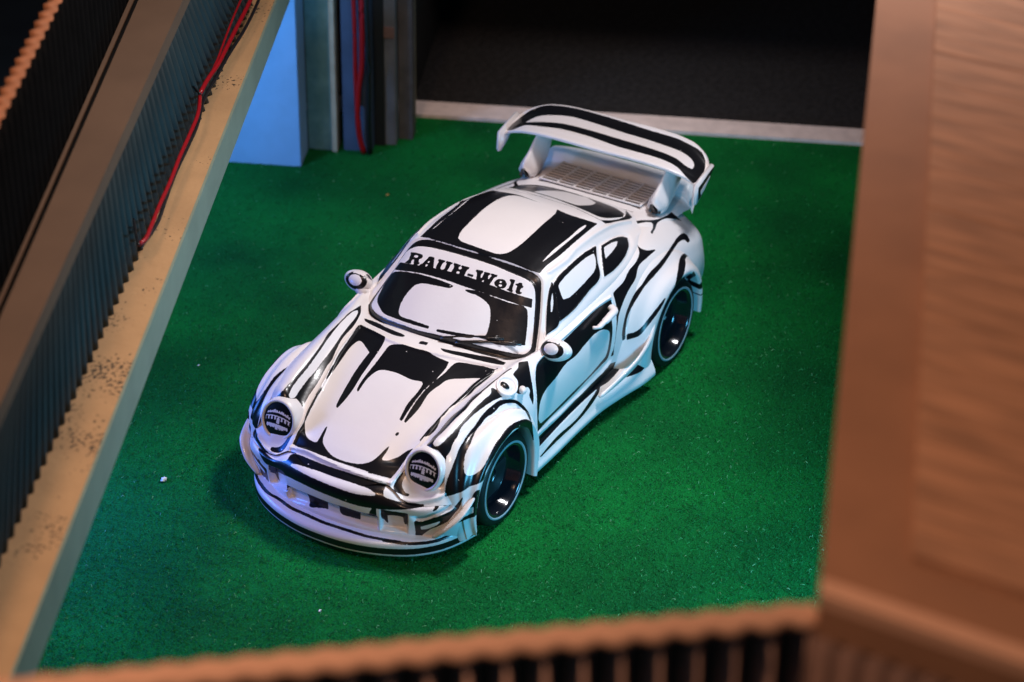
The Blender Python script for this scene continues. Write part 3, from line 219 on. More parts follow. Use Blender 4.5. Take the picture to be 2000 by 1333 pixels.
 ('seam',{'m': 1, 'closed': True, 'd': 0.014, 'w': 0.01},'1255,764 1246,770 1238,777 1230,784 1223,791 1217,798 1211,805 1206,813 1201,820 1196,828 1192,836 1188,844 1185,852 1181,860 1178,868 1175,876 1172,884 1169,892 1167,901 1164,909 1161,917 1158,925 1155,934 1153,942 1151,951 1150,960 1149,969 1148,978 1148,988 1148,997 1148,1007 1149,1016 1150,1026 1151,1036 1152,1047 1154,1057 1156,1068 1158,1078 1161,1089 1163,1100 1165,1112 1168,1123 1170,1135 1173,1147 1188,1148 1204,1149 1220,1150 1236,1150 1251,1151 1267,1152 1283,1153 1299,1154 1314,1155 1330,1156 1346,1157 1361,1157 1377,1158 1392,1159 1408,1159 1423,1159 1439,1160 1454,1160 1469,1160 1484,1160 1499,1160 1514,1160 1529,1160 1544,1159 1559,1159 1574,1159 1588,1158 1603,1158 1618,1158 1633,1157 1648,1157 1663,1157 1677,1156 1692,1156 1707,1155 1722,1155 1737,1155 1752,1154 1767,1154 1782,1154 1797,1153 1812,1153 1828,1152 1843,1152 1858,1152 1873,1151 1888,1151 1904,1150 1919,1150 1935,1150 1951,1150 1967,1150 1983,1149 1999,1149 2015,1149 2031,1148 2046,1148 2061,1147 2076,1146 2090,1144 2104,1143 2117,1141 2130,1138 2142,1136 2154,1132 2164,1129 2175,1125 2183,1119 2188,1112 2190,1103 2190,1093 2189,1082 2188,1072 2187,1062 2187,1053 2188,1045 2190,1037 2191,1030 2193,1022 2195,1014 2197,1007 2199,999 2201,991 2203,984 2205,976 2208,968 2210,961 2212,953 2215,945 2217,937 2220,928 2222,920 2225,911 2227,903 2229,895 2232,887 2234,878 2236,870 2238,862 2240,853 2242,845 2243,836 2243,827 2242,817 2242,806 2241,796 2241,785 2242,773 2224,771 2206,769 2188,766 2170,763 2153,761 2135,758 2117,756 2100,753 2082,751 2065,750 2049,749 2033,747 2017,747 2001,746 1986,745 1970,745 1954,745 1939,744 1923,744 1908,744 1892,744 1877,744 1862,743 1846,743 1831,743 1815,742 1799,742 1783,742 1767,741 1751,741 1735,741 1719,741 1704,740 1688,740 1672,740 1656,740 1641,740 1625,740 1610,740 1595,740 1580,740 1565,740 1551,740 1536,739 1521,739 1506,740 1492,740 1477,740 1463,741 1448,742 1434,743 1419,743 1404,744 1389,743 1374,743 1358,743 1343,743 1329,744 1314,745 1301,747 1288,750 1275,753 1264,758'),
 ('part',{'m': 1, 'name': 'door'},'1255,764 1246,770 1238,777 1230,784 1223,791 1217,798 1211,805 1206,813 1201,820 1196,828 1192,836 1188,844 1185,852 1181,860 1178,868 1175,876 1172,884 1169,892 1167,901 1164,909 1161,917 1158,925 1155,934 1153,942 1151,951 1150,960 1149,969 1148,978 1148,988 1148,997 1148,1007 1149,1016 1150,1026 1151,1036 1152,1047 1154,1057 1156,1068 1158,1078 1161,1089 1163,1100 1165,1112 1168,1123 1170,1135 1173,1147 1188,1148 1204,1149 1220,1150 1236,1150 1251,1151 1267,1152 1283,1153 1299,1154 1314,1155 1330,1156 1346,1157 1361,1157 1377,1158 1392,1159 1408,1159 1423,1159 1439,1160 1454,1160 1469,1160 1484,1160 1499,1160 1514,1160 1529,1160 1544,1159 1559,1159 1574,1159 1588,1158 1603,1158 1618,1158 1633,1157 1648,1157 1663,1157 1677,1156 1692,1156 1707,1155 1722,1155 1737,1155 1752,1154 1767,1154 1782,1154 1797,1153 1812,1153 1828,1152 1843,1152 1858,1152 1873,1151 1888,1151 1904,1150 1919,1150 1935,1150 1951,1150 1967,1150 1983,1149 1999,1149 2015,1149 2031,1148 2046,1148 2061,1147 2076,1146 2090,1144 2104,1143 2117,1141 2130,1138 2142,1136 2154,1132 2164,1129 2175,1125 2183,1119 2188,1112 2190,1103 2190,1093 2189,1082 2188,1072 2187,1062 2187,1053 2188,1045 2190,1037 2191,1030 2193,1022 2195,1014 2197,1007 2199,999 2201,991 2203,984 2205,976 2208,968 2210,961 2212,953 2215,945 2217,937 2220,928 2222,920 2225,911 2227,903 2229,895 2232,887 2234,878 2236,870 2238,862 2240,853 2242,845 2243,836 2243,827 2242,817 2242,806 2241,796 2241,785 2242,773 2224,771 2206,769 2188,766 2170,763 2153,761 2135,758 2117,756 2100,753 2082,751 2065,750 2049,749 2033,747 2017,747 2001,746 1986,745 1970,745 1954,745 1939,744 1923,744 1908,744 1892,744 1877,744 1862,743 1846,743 1831,743 1815,742 1799,742 1783,742 1767,741 1751,741 1735,741 1719,741 1704,740 1688,740 1672,740 1656,740 1641,740 1625,740 1610,740 1595,740 1580,740 1565,740 1551,740 1536,739 1521,739 1506,740 1492,740 1477,740 1463,741 1448,742 1434,743 1419,743 1404,744 1389,743 1374,743 1358,743 1343,743 1329,744 1314,745 1301,747 1288,750 1275,753 1264,758'),
 ('seam',{'d': 0.012, 'w': 0.012},'24,448 15,452 5,455 0,461 0,468 0,477 0,485 0,494 0,502 0,510 0,518 0,527 0,535 1,542 4,551 7,560 10,569 12,578 14,587 15,596 17,605 18,615 20,624 22,633 24,642 26,650 28,658 29,666 31,673 32,681 33,688 34,695 36,702 37,709 39,716 41,724 43,731 46,738 49,745 53,752 61,757 70,760 81,764'),
 ('seam',{'d': 0.012, 'w': 0.012},'32,-720 31,-711 29,-702 28,-693 26,-684 25,-676 23,-667 21,-659 19,-649 17,-639 17,-629 17,-618 17,-607 16,-596 14,-584 10,-571 5,-557 0,-543 0,-532 0,-522 0,-511 0,-497 0,-481 0,-469 4,-463 15,-465 26,-466'),
],
'cabin': [
 ('k',{},'0,-55 1,-45 2,-34 2,-23 2,-12 0,-26 0,-38 0,-51 0,-63'),
 ('k',{'m': 1},'1167,609 1153,616 1140,622 1127,628 1114,634 1101,640 1088,646 1076,652 1065,658 1055,664 1045,670 1037,676 1029,682 1021,688 1013,694 1005,700 996,706 987,711 976,715 964,719 951,722 936,725 920,727 902,728 884,729 865,730 845,730 826,731 807,732 788,732 771,733 754,734 737,736 721,737 705,738 689,739 673,740 658,742 643,743 628,744 613,745 598,746 583,747 568,747 552,748 536,748 519,748 501,747 483,746 465,745 446,743 427,741 409,738 390,736 372,733 354,729 337,726 320,722 328,714 336,706 345,699 353,692 362,686 372,680 381,674 392,669 402,664 413,660 423,656 434,652 445,649 456,646 467,642 478,638 488,633 498,628 508,622 519,617 531,613 543,610 556,608 570,608 584,607 598,607 613,606 628,606 643,605 659,605 675,604 692,605 708,605 725,606 742,606 759,605 777,605 794,605 811,604 828,604 845,603 863,603 880,602 898,602 916,602 934,602 952,602 970,602 988,602 1006,602 1025,602 1045,603 1064,604 1084,605 1104,606 1124,607 1145,608'),
 ('w',{'m': 1},'1089,626 1079,634 1071,641 1062,649 1052,655 1041,662 1029,667 1016,672 1002,677 988,682 973,686 956,688 939,691 920,693 901,694 882,695 861,696 841,697 821,698 801,699 782,700 764,701 747,701 730,702 713,703 696,703 679,704 663,704 648,705 632,705 617,705 601,705 586,705 570,704 554,703 536,700 518,695 500,689 482,682 488,676 494,670 500,664 507,658 515,653 522,647 530,642 538,636 548,632 560,630 574,629 589,628 604,628 619,627 635,626 651,625 668,624 685,624 702,624 719,624 736,623 753,623 770,622 788,622 806,621 824,621 842,620 860,620 878,620 896,619 915,619 933,619 952,619 970,619 990,620 1009,621 1029,622 1048,623 1068,625'),
 ('k',{'m': 1},'1616,680 1596,688 1578,697 1561,705 1543,712 1524,717 1503,720 1483,724 1461,726 1440,729 1419,731 1398,733 1377,734 1356,735 1334,736 1313,737 1291,737 1269,737 1248,738 1226,738 1205,737 1184,737 1163,737 1142,737 1122,736 1102,735 1082,734 1062,733 1042,732 1023,731 1031,725 1040,720 1048,714 1057,708 1067,703 1076,697 1086,692 1097,687 1108,681 1119,676 1130,671 1142,665 1155,660 1167,654 1180,649 1194,643 1207,637 1221,632 1235,626 1260,627 1285,628 1312,629 1338,630 1364,631 1391,632 1417,633 1444,635 1471,636 1498,639 1524,641 1549,645 1572,649 1592,657 1604,668'),
 ('w',{'m': 1},'1469,657 1446,663 1424,668 1401,672 1376,674 1352,676 1327,677 1302,678 1278,679 1255,679 1232,679 1209,680 1187,680 1165,680 1143,681 1153,675 1162,669 1172,663 1183,657 1196,651 1210,645 1225,639 1240,633 1265,635 1290,636 1315,637 1341,639 1366,640 1391,642 1418,646 1443,651'),
 ('k',{'m': 1},'546,593 535,600 524,606 514,611 504,617 495,621 484,626 475,629 465,633 455,636 445,640 435,643 425,647 415,651 405,655 395,659 385,663 375,668 366,673 356,679 348,686 339,692 330,699 321,706 312,713 302,718 291,723 279,726 265,726 249,724 232,718 216,710 200,698 185,684 172,668 161,650 151,634 164,628 177,622 190,617 202,612 214,608 226,604 238,600 250,596 262,592 274,589 286,586 298,584 311,582 323,580 336,578 348,576 360,575 373,574 385,574 396,575 407,576 418,577 429,579 440,581 451,583 462,585 473,587 484,589 496,591 508,593 520,594 533,594'),
 ('w',{'m': 1},'495,607 485,610 474,613 463,615 453,618 442,621 431,623 421,626 410,628 397,630 383,631 370,633 356,634 343,636 329,638 323,620 336,616 348,612 361,609 374,605 387,603 400,601 412,601 423,602 435,603 447,604 459,605 471,606 483,607'),
 ('relief',{'m': 1, 'd': -0.014, 'e': 0.016},'1180,607 1167,614 1155,620 1142,626 1130,632 1118,638 1106,643 1094,649 1083,654 1072,660 1062,666 1053,672 1044,678 1036,685 1028,691 1021,697 1013,704 1004,709 994,715 984,719 972,723 957,726 941,729 924,731 905,732 886,733 865,733 845,734 824,734 803,735 784,735 765,736 748,737 731,739 715,740 699,741 683,742 668,743 653,745 638,746 623,747 608,748 594,749 578,750 563,751 547,751 531,751 514,751 496,750 477,749 458,748 439,746 419,744 400,741 381,738 363,735 345,732 327,728 309,725 316,716 324,708 332,700 340,693 348,686 357,679 366,673 375,668 385,663 396,658 407,654 418,650 429,647 440,644 452,641 463,637 472,634 482,629 491,624 501,619 510,614 521,609 531,606 543,603 555,602 568,602 582,602 596,601 610,601 625,600 640,600 655,600 670,600 686,600 702,600 718,601 735,601 752,602 768,601 785,601 802,601 819,600 836,600 853,599 871,599 888,599 906,599 923,599 941,599 959,599 977,599 995,599 1013,599 1033,600 1052,600 1073,601 1093,602 1114,604 1135,605 1157,606'),
 ('relief',{'m': 1, 'd': -0.014, 'e': 0.016},'1636,679 1612,690 1591,699 1570,708 1549,716 1528,722 1507,726 1486,729 1465,732 1443,735 1422,737 1401,739 1379,740 1358,741 1338,742 1318,743 1299,743 1279,743 1259,743 1239,743 1219,743 1199,743 1180,742 1161,742 1139,741 1117,740 1096,739 1074,737 1053,735 1032,734 1011,733 1020,726 1028,720 1038,714 1047,708 1057,702 1067,696 1078,690 1089,685 1100,679 1111,674 1123,668 1135,663 1148,657 1160,651 1173,645 1187,640 1200,634 1214,628 1228,621 1252,622 1276,623 1301,624 1326,625 1352,626 1377,627 1403,628 1428,629 1456,630 1485,632 1513,634 1541,637 1567,641 1590,645 1607,651 1618,660 1627,670'),
 ('relief',{'m': 1, 'd': -0.012, 'e': 0.014},'556,590 545,597 534,603 525,609 515,615 506,620 497,625 487,629 478,633 468,637 459,641 449,644 439,648 429,652 419,656 410,660 400,664 390,668 380,673 370,678 361,685 352,692 343,699 334,706 325,714 316,720 306,726 295,731 282,734 268,735 252,733 235,728 218,721 202,710 187,696 173,680 162,662 152,644 143,627 157,620 171,614 184,609 197,604 210,599 223,594 236,589 249,585 262,581 275,578 288,576 300,574 312,572 323,571 335,570 347,569 358,568 369,568 381,568 392,569 402,570 412,571 423,573 433,575 443,577 454,580 466,582 477,585 489,587 501,589 514,591 528,592 542,592'),
 ('k',{},'605,-485 618,-484 632,-484 646,-483 660,-483 674,-483 687,-483 700,-484 713,-484 727,-485 741,-486 755,-487 769,-488 783,-490 797,-491 812,-492 826,-492 840,-493 855,-493 869,-493 884,-493 899,-493 914,-494 929,-494 945,-495 961,-496 979,-497 997,-500 1016,-503 1038,-509 1062,-517 1094,-530 1129,-543 1144,-542 1160,-541 1167,-534 1181,-532 1199,-532 1209,-527 1219,-522 1237,-522 1254,-522 1270,-521 1278,-514 1294,-512 1312,-512 1335,-512 1358,-512 1379,-510 1386,-502 1405,-502 1423,-502 1443,-502 1462,-502 1427,-461 1416,-436 1405,-412 1399,-390 1397,-372 1398,-354 1400,-338 1403,-323 1405,-308 1408,-293 1411,-279 1412,-264 1413,-249 1413,-235 1413,-220 1413,-206 1412,-192 1410,-177 1407,-163 1404,-148 1401,-134 1397,-119 1393,-104 1389,-90 1386,-76 1382,-62 1379,-47 1376,-33 1374,-19 1371,-5 1369,9 1366,23 1363,37 1360,51 1358,65 1355,79 1352,92 1349,106 1345,119 1342,133 1338,146 1334,160 1331,174 1327,188 1324,202 1321,216 1319,230 1317,244 1316,261 1316,277 1316,295 1316,313 1317,331 1318,348 1320,364 1323,379 1327,394 1332,407 1338,420 1344,432 1349,444 1355,456 1361,468 1369,480 1377,490 1386,500 1397,509 1370,512 1343,513 1317,515 1292,515 1270,516 1248,516 1227,517 1207,517 1187,517 1167,518 1148,518 1128,518 1108,519 1089,520 1070,520 1051,520 1033,521 1015,521 997,521 979,521 962,521 945,521 928,521 911,520 895,520 879,520 864,519 848,518 833,518 818,517 803,516 789,514 775,512 761,510 747,508 733,505 719,502 705,499 691,496 677,494 661,492 645,492 630,491 614,491 599,489 596,477 592,465 589,452 586,440 583,427 581,415 580,402 579,389 578,376 578,364 577,351 577,338 576,326 576,313 575,301 575,288 575,276 574,263 574,250 574,238 573,225 573,212 572,200 572,188 571,175 571,163 570,150 570,138 570,125 569,113 569,100 568,88 567,75 567,63 566,50 566,38 566,25 567,13 569,0 571,-13 572,-26 572,-38 572,-51 572,-64 572,-76 572,-89 572,-102 572,-114 572,-127 572,-140 573,-153 573,-165 573,-178 574,-191 575,-204 575,-217 576,-229 577,-242 578,-255 580,-268 581,-281 582,-293 583,-306 585,-318 586,-331 587,-344 589,-357 590,-371 592,-384 594,-398 596,-413 597,-427 599,-441 600,-455 602,-469'),
 ('w',{},'639,-210 655,-214 671,-219 687,-224 702,-227 718,-229 734,-230 749,-230 765,-231 781,-232 797,-232 813,-234 829,-235 846,-236 863,-238 880,-239 897,-241 915,-242 932,-243 949,-245 966,-247 983,-248 1001,-250 1018,-251 1036,-252 1054,-254 1073,-255 1091,-256 1110,-257 1130,-258 1149,-259 1168,-260 1187,-260 1205,-260 1224,-260 1243,-260 1261,-259 1280,-258 1297,-256 1314,-253 1330,-250 1344,-246 1357,-240 1368,-233 1378,-225 1386,-216 1392,-206 1396,-195 1398,-183 1398,-170 1398,-157 1396,-144 1394,-130 1391,-116 1388,-102 1386,-88 1383,-74 1381,-61 1379,-47 1378,-34 1377,-21 1376,-8 1375,5 1375,18 1374,31 1373,44 1371,57 1370,70 1368,83 1366,96 1362,110 1356,126 1349,141 1343,157 1298,178 1259,194 1234,200 1210,204 1187,208 1166,211 1145,214 1124,216 1104,218 1085,219 1066,221 1047,223 1030,224 1013,226 996,227 979,228 962,230 946,231 930,232 914,233 898,233 883,234 868,234 852,235 837,235 822,235 807,235 792,235 778,234 764,233 750,231 736,228 722,226 709,222 696,219 683,215 669,210 656,205 643,199 632,191 624,183 617,175 611,166 605,156 601,146 598,136 596,124 595,113 595,101 595,89 596,76 597,64 597,51 598,39 599,27 599,13 600,0 600,-13 601,-27 602,-40 603,-54 604,-67 605,-81 606,-95 607,-109 608,-124 609,-139 611,-154 615,-169 621,-183 630,-196'),
 ('w',{},'687,453 703,453 719,453 734,454 748,454 762,455 776,456 789,456 803,457 818,457 832,458 846,459 860,461 875,462 889,463 904,465 918,466 933,468 948,469 964,470 979,470 995,471 1010,472 1027,472 1043,472 1061,471 1079,471 1098,469 1117,468 1136,467 1156,466 1176,465 1196,465 1216,466 1236,467 1257,468 1278,469 1276,486 1248,490 1221,493 1201,494 1181,494 1162,495 1143,495 1125,495 1107,495 1089,495 1071,495 1053,496 1035,496 1018,496 1000,496 983,495 967,495 950,494 934,494 918,493 902,492 887,491 871,490 856,489 841,488 827,487 813,485 799,484 786,482 772,480 759,478 746,475 732,473 718,469 703,465 689,460'),
 ('w',{},'672,-454 685,-453 699,-452 713,-451 727,-450 741,-449 754,-448 767,-447 780,-447 793,-446 807,-445 821,-445 836,-445 850,-445 865,-445 881,-446 898,-447 915,-449 932,-452 950,-454 969,-458 987,-461 1007,-465 1027,-469 1048,-474 1069,-479 1092,-484 1116,-490 1142,-497 1173,-507 1216,-526 1229,-522 1180,-498 1139,-479 1114,-471 1091,-464 1070,-459 1049,-455 1030,-451 1011,-448 993,-446 975,-443 958,-441 942,-440 926,-439 910,-438 894,-437 879,-437 863,-436 848,-436 833,-436 819,-436 804,-436 790,-435 776,-435 762,-435 748,-435 735,-436 722,-436 710,-438 698,-439 688,-443 680,-449'),
 ('k',{},'1693,-490 1720,-492 2072,-723 2087,-704 1793,-492 1818,-492 1844,-492 1868,-492 1892,-492 1917,-492 1942,-492 1969,-492 1995,-492 2022,-492 2094,-515 2094,-501 2094,-487 2094,-473 2094,-457 2094,-441 2094,-425 2094,-409 2088,-389 2080,-367 2076,-347 2074,-329 2073,-311 2072,-294 2072,-277 2071,-261 2071,-246 2071,-232 2072,-219 2072,-205 2073,-192 2073,-179 2073,-167 2073,-154 2073,-141 2073,-129 2073,-116 2073,-103 2072,-91 2072,-78 2071,-65 2070,-51 2068,-37 2066,-23 2062,-8 2058,7 2053,23 2046,38 2039,54 2032,70 2024,86 2016,102 2008,118 2001,133 1995,149 1989,164 1983,180 1978,195 1973,211 1968,227 1964,244 1960,261 1956,279 1951,298 1945,318 1937,343 1926,368 1916,393 1909,416 1903,438 1898,458 1852,484 1816,504 1792,503 1768,502 1745,501 1722,499 1700,498 1678,496 1657,494 1636,490 1616,487 1597,482 1579,475 1563,468 1550,458 1540,447 1533,435 1528,421 1524,407 1522,390 1523,371 1525,351 1529,329 1533,308 1537,289 1540,270 1543,253 1546,237 1550,221 1554,205 1558,190 1562,174 1566,159 1570,145 1574,130 1577,116 1581,102 1585,88 1589,74 1593,60 1597,46 1601,31 1605,17 1609,2 1612,-12 1615,-27 1618,-41 1621,-55 1624,-69 1626,-82 1628,-96 1629,-109 1630,-122 1631,-135 1632,-148 1632,-161 1632,-174 1632,-188 1633,-201 1633,-215 1632,-228 1632,-241 1630,-255 1629,-269 1627,-282 1624,-296 1621,-310 1618,-324 1616,-339 1616,-355 1617,-372 1623,-393 1636,-418 1655,-447'),
 ('w',{},'1655,-222 1680,-221 1707,-221 1732,-220 1755,-218 1773,-215 1791,-212 1808,-209 1826,-206 1844,-202 1861,-198 1879,-194 1897,-190 1914,-186 1932,-181 1949,-177 1966,-172 1982,-166 1997,-160 2010,-153 2021,-146 2029,-136 2033,-125 2035,-113 2035,-100 2034,-86 2034,-73 2035,-61 2039,-50 2045,-39 2052,-29 2057,-18 2059,-6 2057,9 2047,26 2028,47 2001,71 1971,96 1941,122 1913,146 1890,169 1793,201 1765,203 1740,203 1719,202 1699,199 1681,195 1663,191 1647,186 1633,180 1621,173 1613,163 1608,153 1607,141 1607,128 1608,115 1610,101 1613,88 1615,74 1616,61 1619,47 1621,33 1624,18 1627,3 1630,-11 1632,-26 1635,-40 1637,-54 1639,-68 1641,-82 1643,-96 1644,-110 1646,-124 1648,-138 1649,-151 1650,-165 1651,-178 1652,-192 1653,-207'),
 ('k',{},'2020,407 1999,434 1980,461 1965,485 1956,505 1952,522 1910,531 1872,537 1843,538 1814,538 1787,538 1760,538 1734,537 1708,537 1682,536 1657,536 1631,535 1606,535 1580,535 1555,534 1532,532 1511,529 1500,522 1498,511 1499,498 1518,503 1538,507 1558,511 1578,515 1600,518 1622,521 1644,523 1666,525 1689,526 1713,526 1737,526 1762,524 1795,521 1832,514 1870,501 1910,479 1961,445'),
 ('l',{'w': 0.004},'1580,-492 1602,-492 1625,-492 1647,-492 1668,-492 1671,-479 1653,-450 1642,-426 1629,-400 1622,-378 1616,-356 1611,-336 1607,-316 1602,-296 1596,-276 1588,-256 1579,-236 1572,-218 1565,-200 1560,-184 1555,-168 1552,-154 1549,-140 1546,-126 1544,-112 1542,-99 1540,-85 1538,-72 1537,-59 1535,-46 1534,-33 1532,-20 1531,-6 1529,7 1527,20 1526,33 1525,46 1524,59 1523,71 1523,84 1522,96 1521,108 1521,121 1520,133 1519,146 1517,159 1515,172 1513,186 1510,200 1507,214 1504,229 1500,245 1495,261 1491,279 1485,298 1479,318 1474,339 1470,358 1468,376 1467,393 1468,408 1471,422 1473,436 1475,450 1478,464 1482,477 1487,488 1494,499 1502,509'),
 ('l',{'w': 0.003},'1427,-502 1447,-502 1460,-495 1478,-492 1500,-492 1523,-492 1545,-492 1567,-492 1589,-492 1610,-492 1631,-492 1585,-444 1555,-406 1539,-378 1532,-355 1529,-337 1527,-319 1525,-302 1524,-285 1521,-269 1518,-252 1516,-237 1514,-222 1513,-208 1513,-195 1513,-182 1515,-170 1517,-159 1519,-148 1524,-137 1531,-127 1540,-118 1550,-110 1561,-102 1571,-94 1582,-86 1592,-78'),
 ('l',{'w': 0.003},'2019,39 2020,52 2020,64 2021,76 2022,88 2023,100 2024,112 2025,125 2026,137 2027,149 2028,162 2029,175 2029,188 2029,201 2028,215 2026,230 2024,245 2022,261 2020,278 2019,295 2019,312 2021,328 2025,343 2030,358 2037,372 2046,385 2055,398 2066,409 2077,421 2088,432 2094,446'),
 ('relief',{'d': 0.014, 'e': 0.012},'0,-464 0,-478 0,-491 33,-879 10,-512 23,-515 35,-517 49,-519 62,-521 75,-523 89,-525 101,-526 114,-528 127,-529 139,-530 152,-532 164,-533 177,-533 189,-534 202,-535 214,-535 226,-535 239,-534 252,-533 265,-532 277,-530 290,-529 303,-527 315,-526 327,-525 339,-525 351,-525 363,-526 373,-528 384,-531 394,-534 403,-538 413,-542 422,-547 431,-550 441,-554 451,-556 461,-556 472,-556 483,-555 494,-553 506,-550 517,-547 529,-542 540,-537 552,-531 564,-523 574,-512 582,-501 587,-488 591,-475 592,-463 592,-450 591,-437 590,-423 589,-409 588,-395 588,-382 587,-369 585,-357 584,-344 583,-332 581,-320 580,-308 578,-295 577,-283 575,-271 574,-258 572,-246 571,-233 571,-221 570,-209 569,-196 569,-184 568,-172 568,-159 567,-147 567,-135 567,-123 567,-111 567,-98 567,-86 566,-74 566,-62 566,-50 566,-38 566,-26 566,-13 566,-1 566,10 566,22 565,34 565,46 565,58 565,71 565,83 564,95 564,108 564,120 564,132 564,144 564,156 564,169 564,181 564,193 564,205 564,217 564,229 564,241 565,253 565,265 565,277 566,289 567,300 567,312 568,324 569,336 570,348 571,359 572,371 573,383 573,395 574,406 575,418 576,430 578,443 579,455 581,467 581,481 579,495 573,508 565,518 553,526 542,531 531,534 520,536 509,537 498,537 487,536 476,535 465,533 455,531 444,529 434,528 424,526 414,525 403,524 393,523 382,522 371,521 359,521 348,521 336,522 324,522 312,522 301,523 289,523 276,524 264,524 252,525 239,526 226,527 213,527 200,528 187,529 174,530 160,531 146,532 133,533 119,535 104,536 89,538 73,540 57,543 41,545 26,547 11,546 0,542 0,529 0,518 0,509 0,499 0,491 0,484 0,477 0,470 0,463 0,457 0,450 0,444 0,438 0,426 0,419 0,413 0,407 0,400 0,394 0,387 0,381 0,374 1,368 2,362 2,355 3,349 3,343 4,336 4,330 4,324 5,317 5,311 5,305 5,299 6,293 6,286 6,280 7,273 7,266 8,259 8,252 9,244 9,237 10,229 11,221 11,213 12,204 12,195 13,187 13,178 14,168 14,159 14,150 15,140 15,130 15,120 16,110 16,100 16,89 16,78 16,68 16,57 16,47 16,36 16,26 16,15 16,5 16,-5 16,-15 16,-26 16,-36 15,-47 15,-58 15,-68 14,-79 14,-90 13,-102 13,-113 12,-124 11,-135 10,-146 9,-157 9,-168 8,-179 7,-189 6,-200 5,-210 3,-221 2,-231 1,-241 0,-250 0,-260 0,-269 0,-278 0,-286 0,-295 0,-302 0,-311 0,-319 0,-327 0,-334 0,-342 0,-351 0,-360 0,-369 0,-378 0,-387 0,-395 0,-403 0,-412 0,-422 0,-432 0,-443 0,-454'),
 ('k',{},'0,-464 0,-477 0,-491 8,-499 19,-502 31,-504 44,-506 56,-507 69,-508 83,-508 95,-509 108,-510 121,-511 133,-512 146,-513 158,-514 171,-514 183,-515 195,-515 208,-516 220,-516 232,-516 245,-516 257,-515 270,-514 282,-513 294,-512 306,-511 318,-510 330,-509 342,-509 354,-509 365,-510 377,-511 389,-514 400,-517 411,-520 422,-524 433,-527 443,-530 454,-531 465,-532 477,-532 488,-531 500,-530 511,-528 523,-525 534,-521 545,-516 555,-509 564,-500 571,-489 576,-478 579,-466 580,-454 580,-441 580,-428 580,-414 579,-401 578,-388 578,-375 577,-361 575,-348 574,-335 572,-322 571,-309 569,-296 567,-282 565,-269 564,-256 563,-242 562,-229 561,-215 560,-202 559,-188 558,-175 558,-161 557,-148 557,-134 557,-122 557,-109 557,-97 557,-84 557,-72 557,-59 557,-47 557,-35 557,-22 557,-10 557,2 557,14 557,27 557,39 557,51 557,63 557,76 556,88 556,100 556,113 555,125 555,137 555,149 555,161 555,174 555,186 555,198 555,210 555,222 556,234 556,246 557,257 557,269 558,280 559,292 559,303 560,315 561,326 562,337 563,349 564,360 565,371 566,383 567,395 568,408 569,420 571,433 572,446 573,458 573,471 572,483 568,495 563,505 555,514 545,520 535,523 524,526 514,527 504,527 493,527 483,526 473,525 463,523 453,521 443,519 433,518 423,516 413,515 402,513 391,512 381,512 369,512 358,511 347,512 335,512 324,512 312,512 300,513 288,513 276,513 264,514 252,515 240,515 227,516 215,517 202,517 189,518 176,519 163,519 150,520 137,521 123,522 110,523 95,524 81,526 66,527 51,528 37,529 23,528 11,526 0,522 0,514 0,505 0,497 0,490 0,483 0,476 0,470 0,463 0,457 0,451 0,445 0,439 0,433 0,426 0,420 0,413 2,406 4,399 5,392 6,386 7,379 8,373 9,366 9,360 10,353 10,347 10,341 11,334 11,328 11,322 12,315 12,309 12,302 13,295 14,288 14,281 15,274 16,266 17,258 18,250 18,242 19,234 19,226 20,218 20,210 20,201 21,193 21,184 21,175 21,165 21,156 21,146 21,136 22,126 22,116 22,106 22,96 22,85 22,75 22,64 22,53 22,43 22,32 22,22 22,11 22,1 22,-9 22,-19 22,-30 22,-40 21,-51 21,-62 21,-72 20,-83 20,-95 19,-106 18,-117 18,-128 17,-139 16,-150 15,-161 14,-172 13,-183 12,-193 11,-204 10,-214 9,-224 8,-234 7,-244 6,-254 5,-263 4,-272 3,-281 2,-289 2,-297 1,-305 1,-313 0,-321 0,-329 0,-337 0,-346 0,-355 0,-364 0,-374 0,-383 0,-393 0,-403 0,-414 0,-426 0,-439 0,-452'),
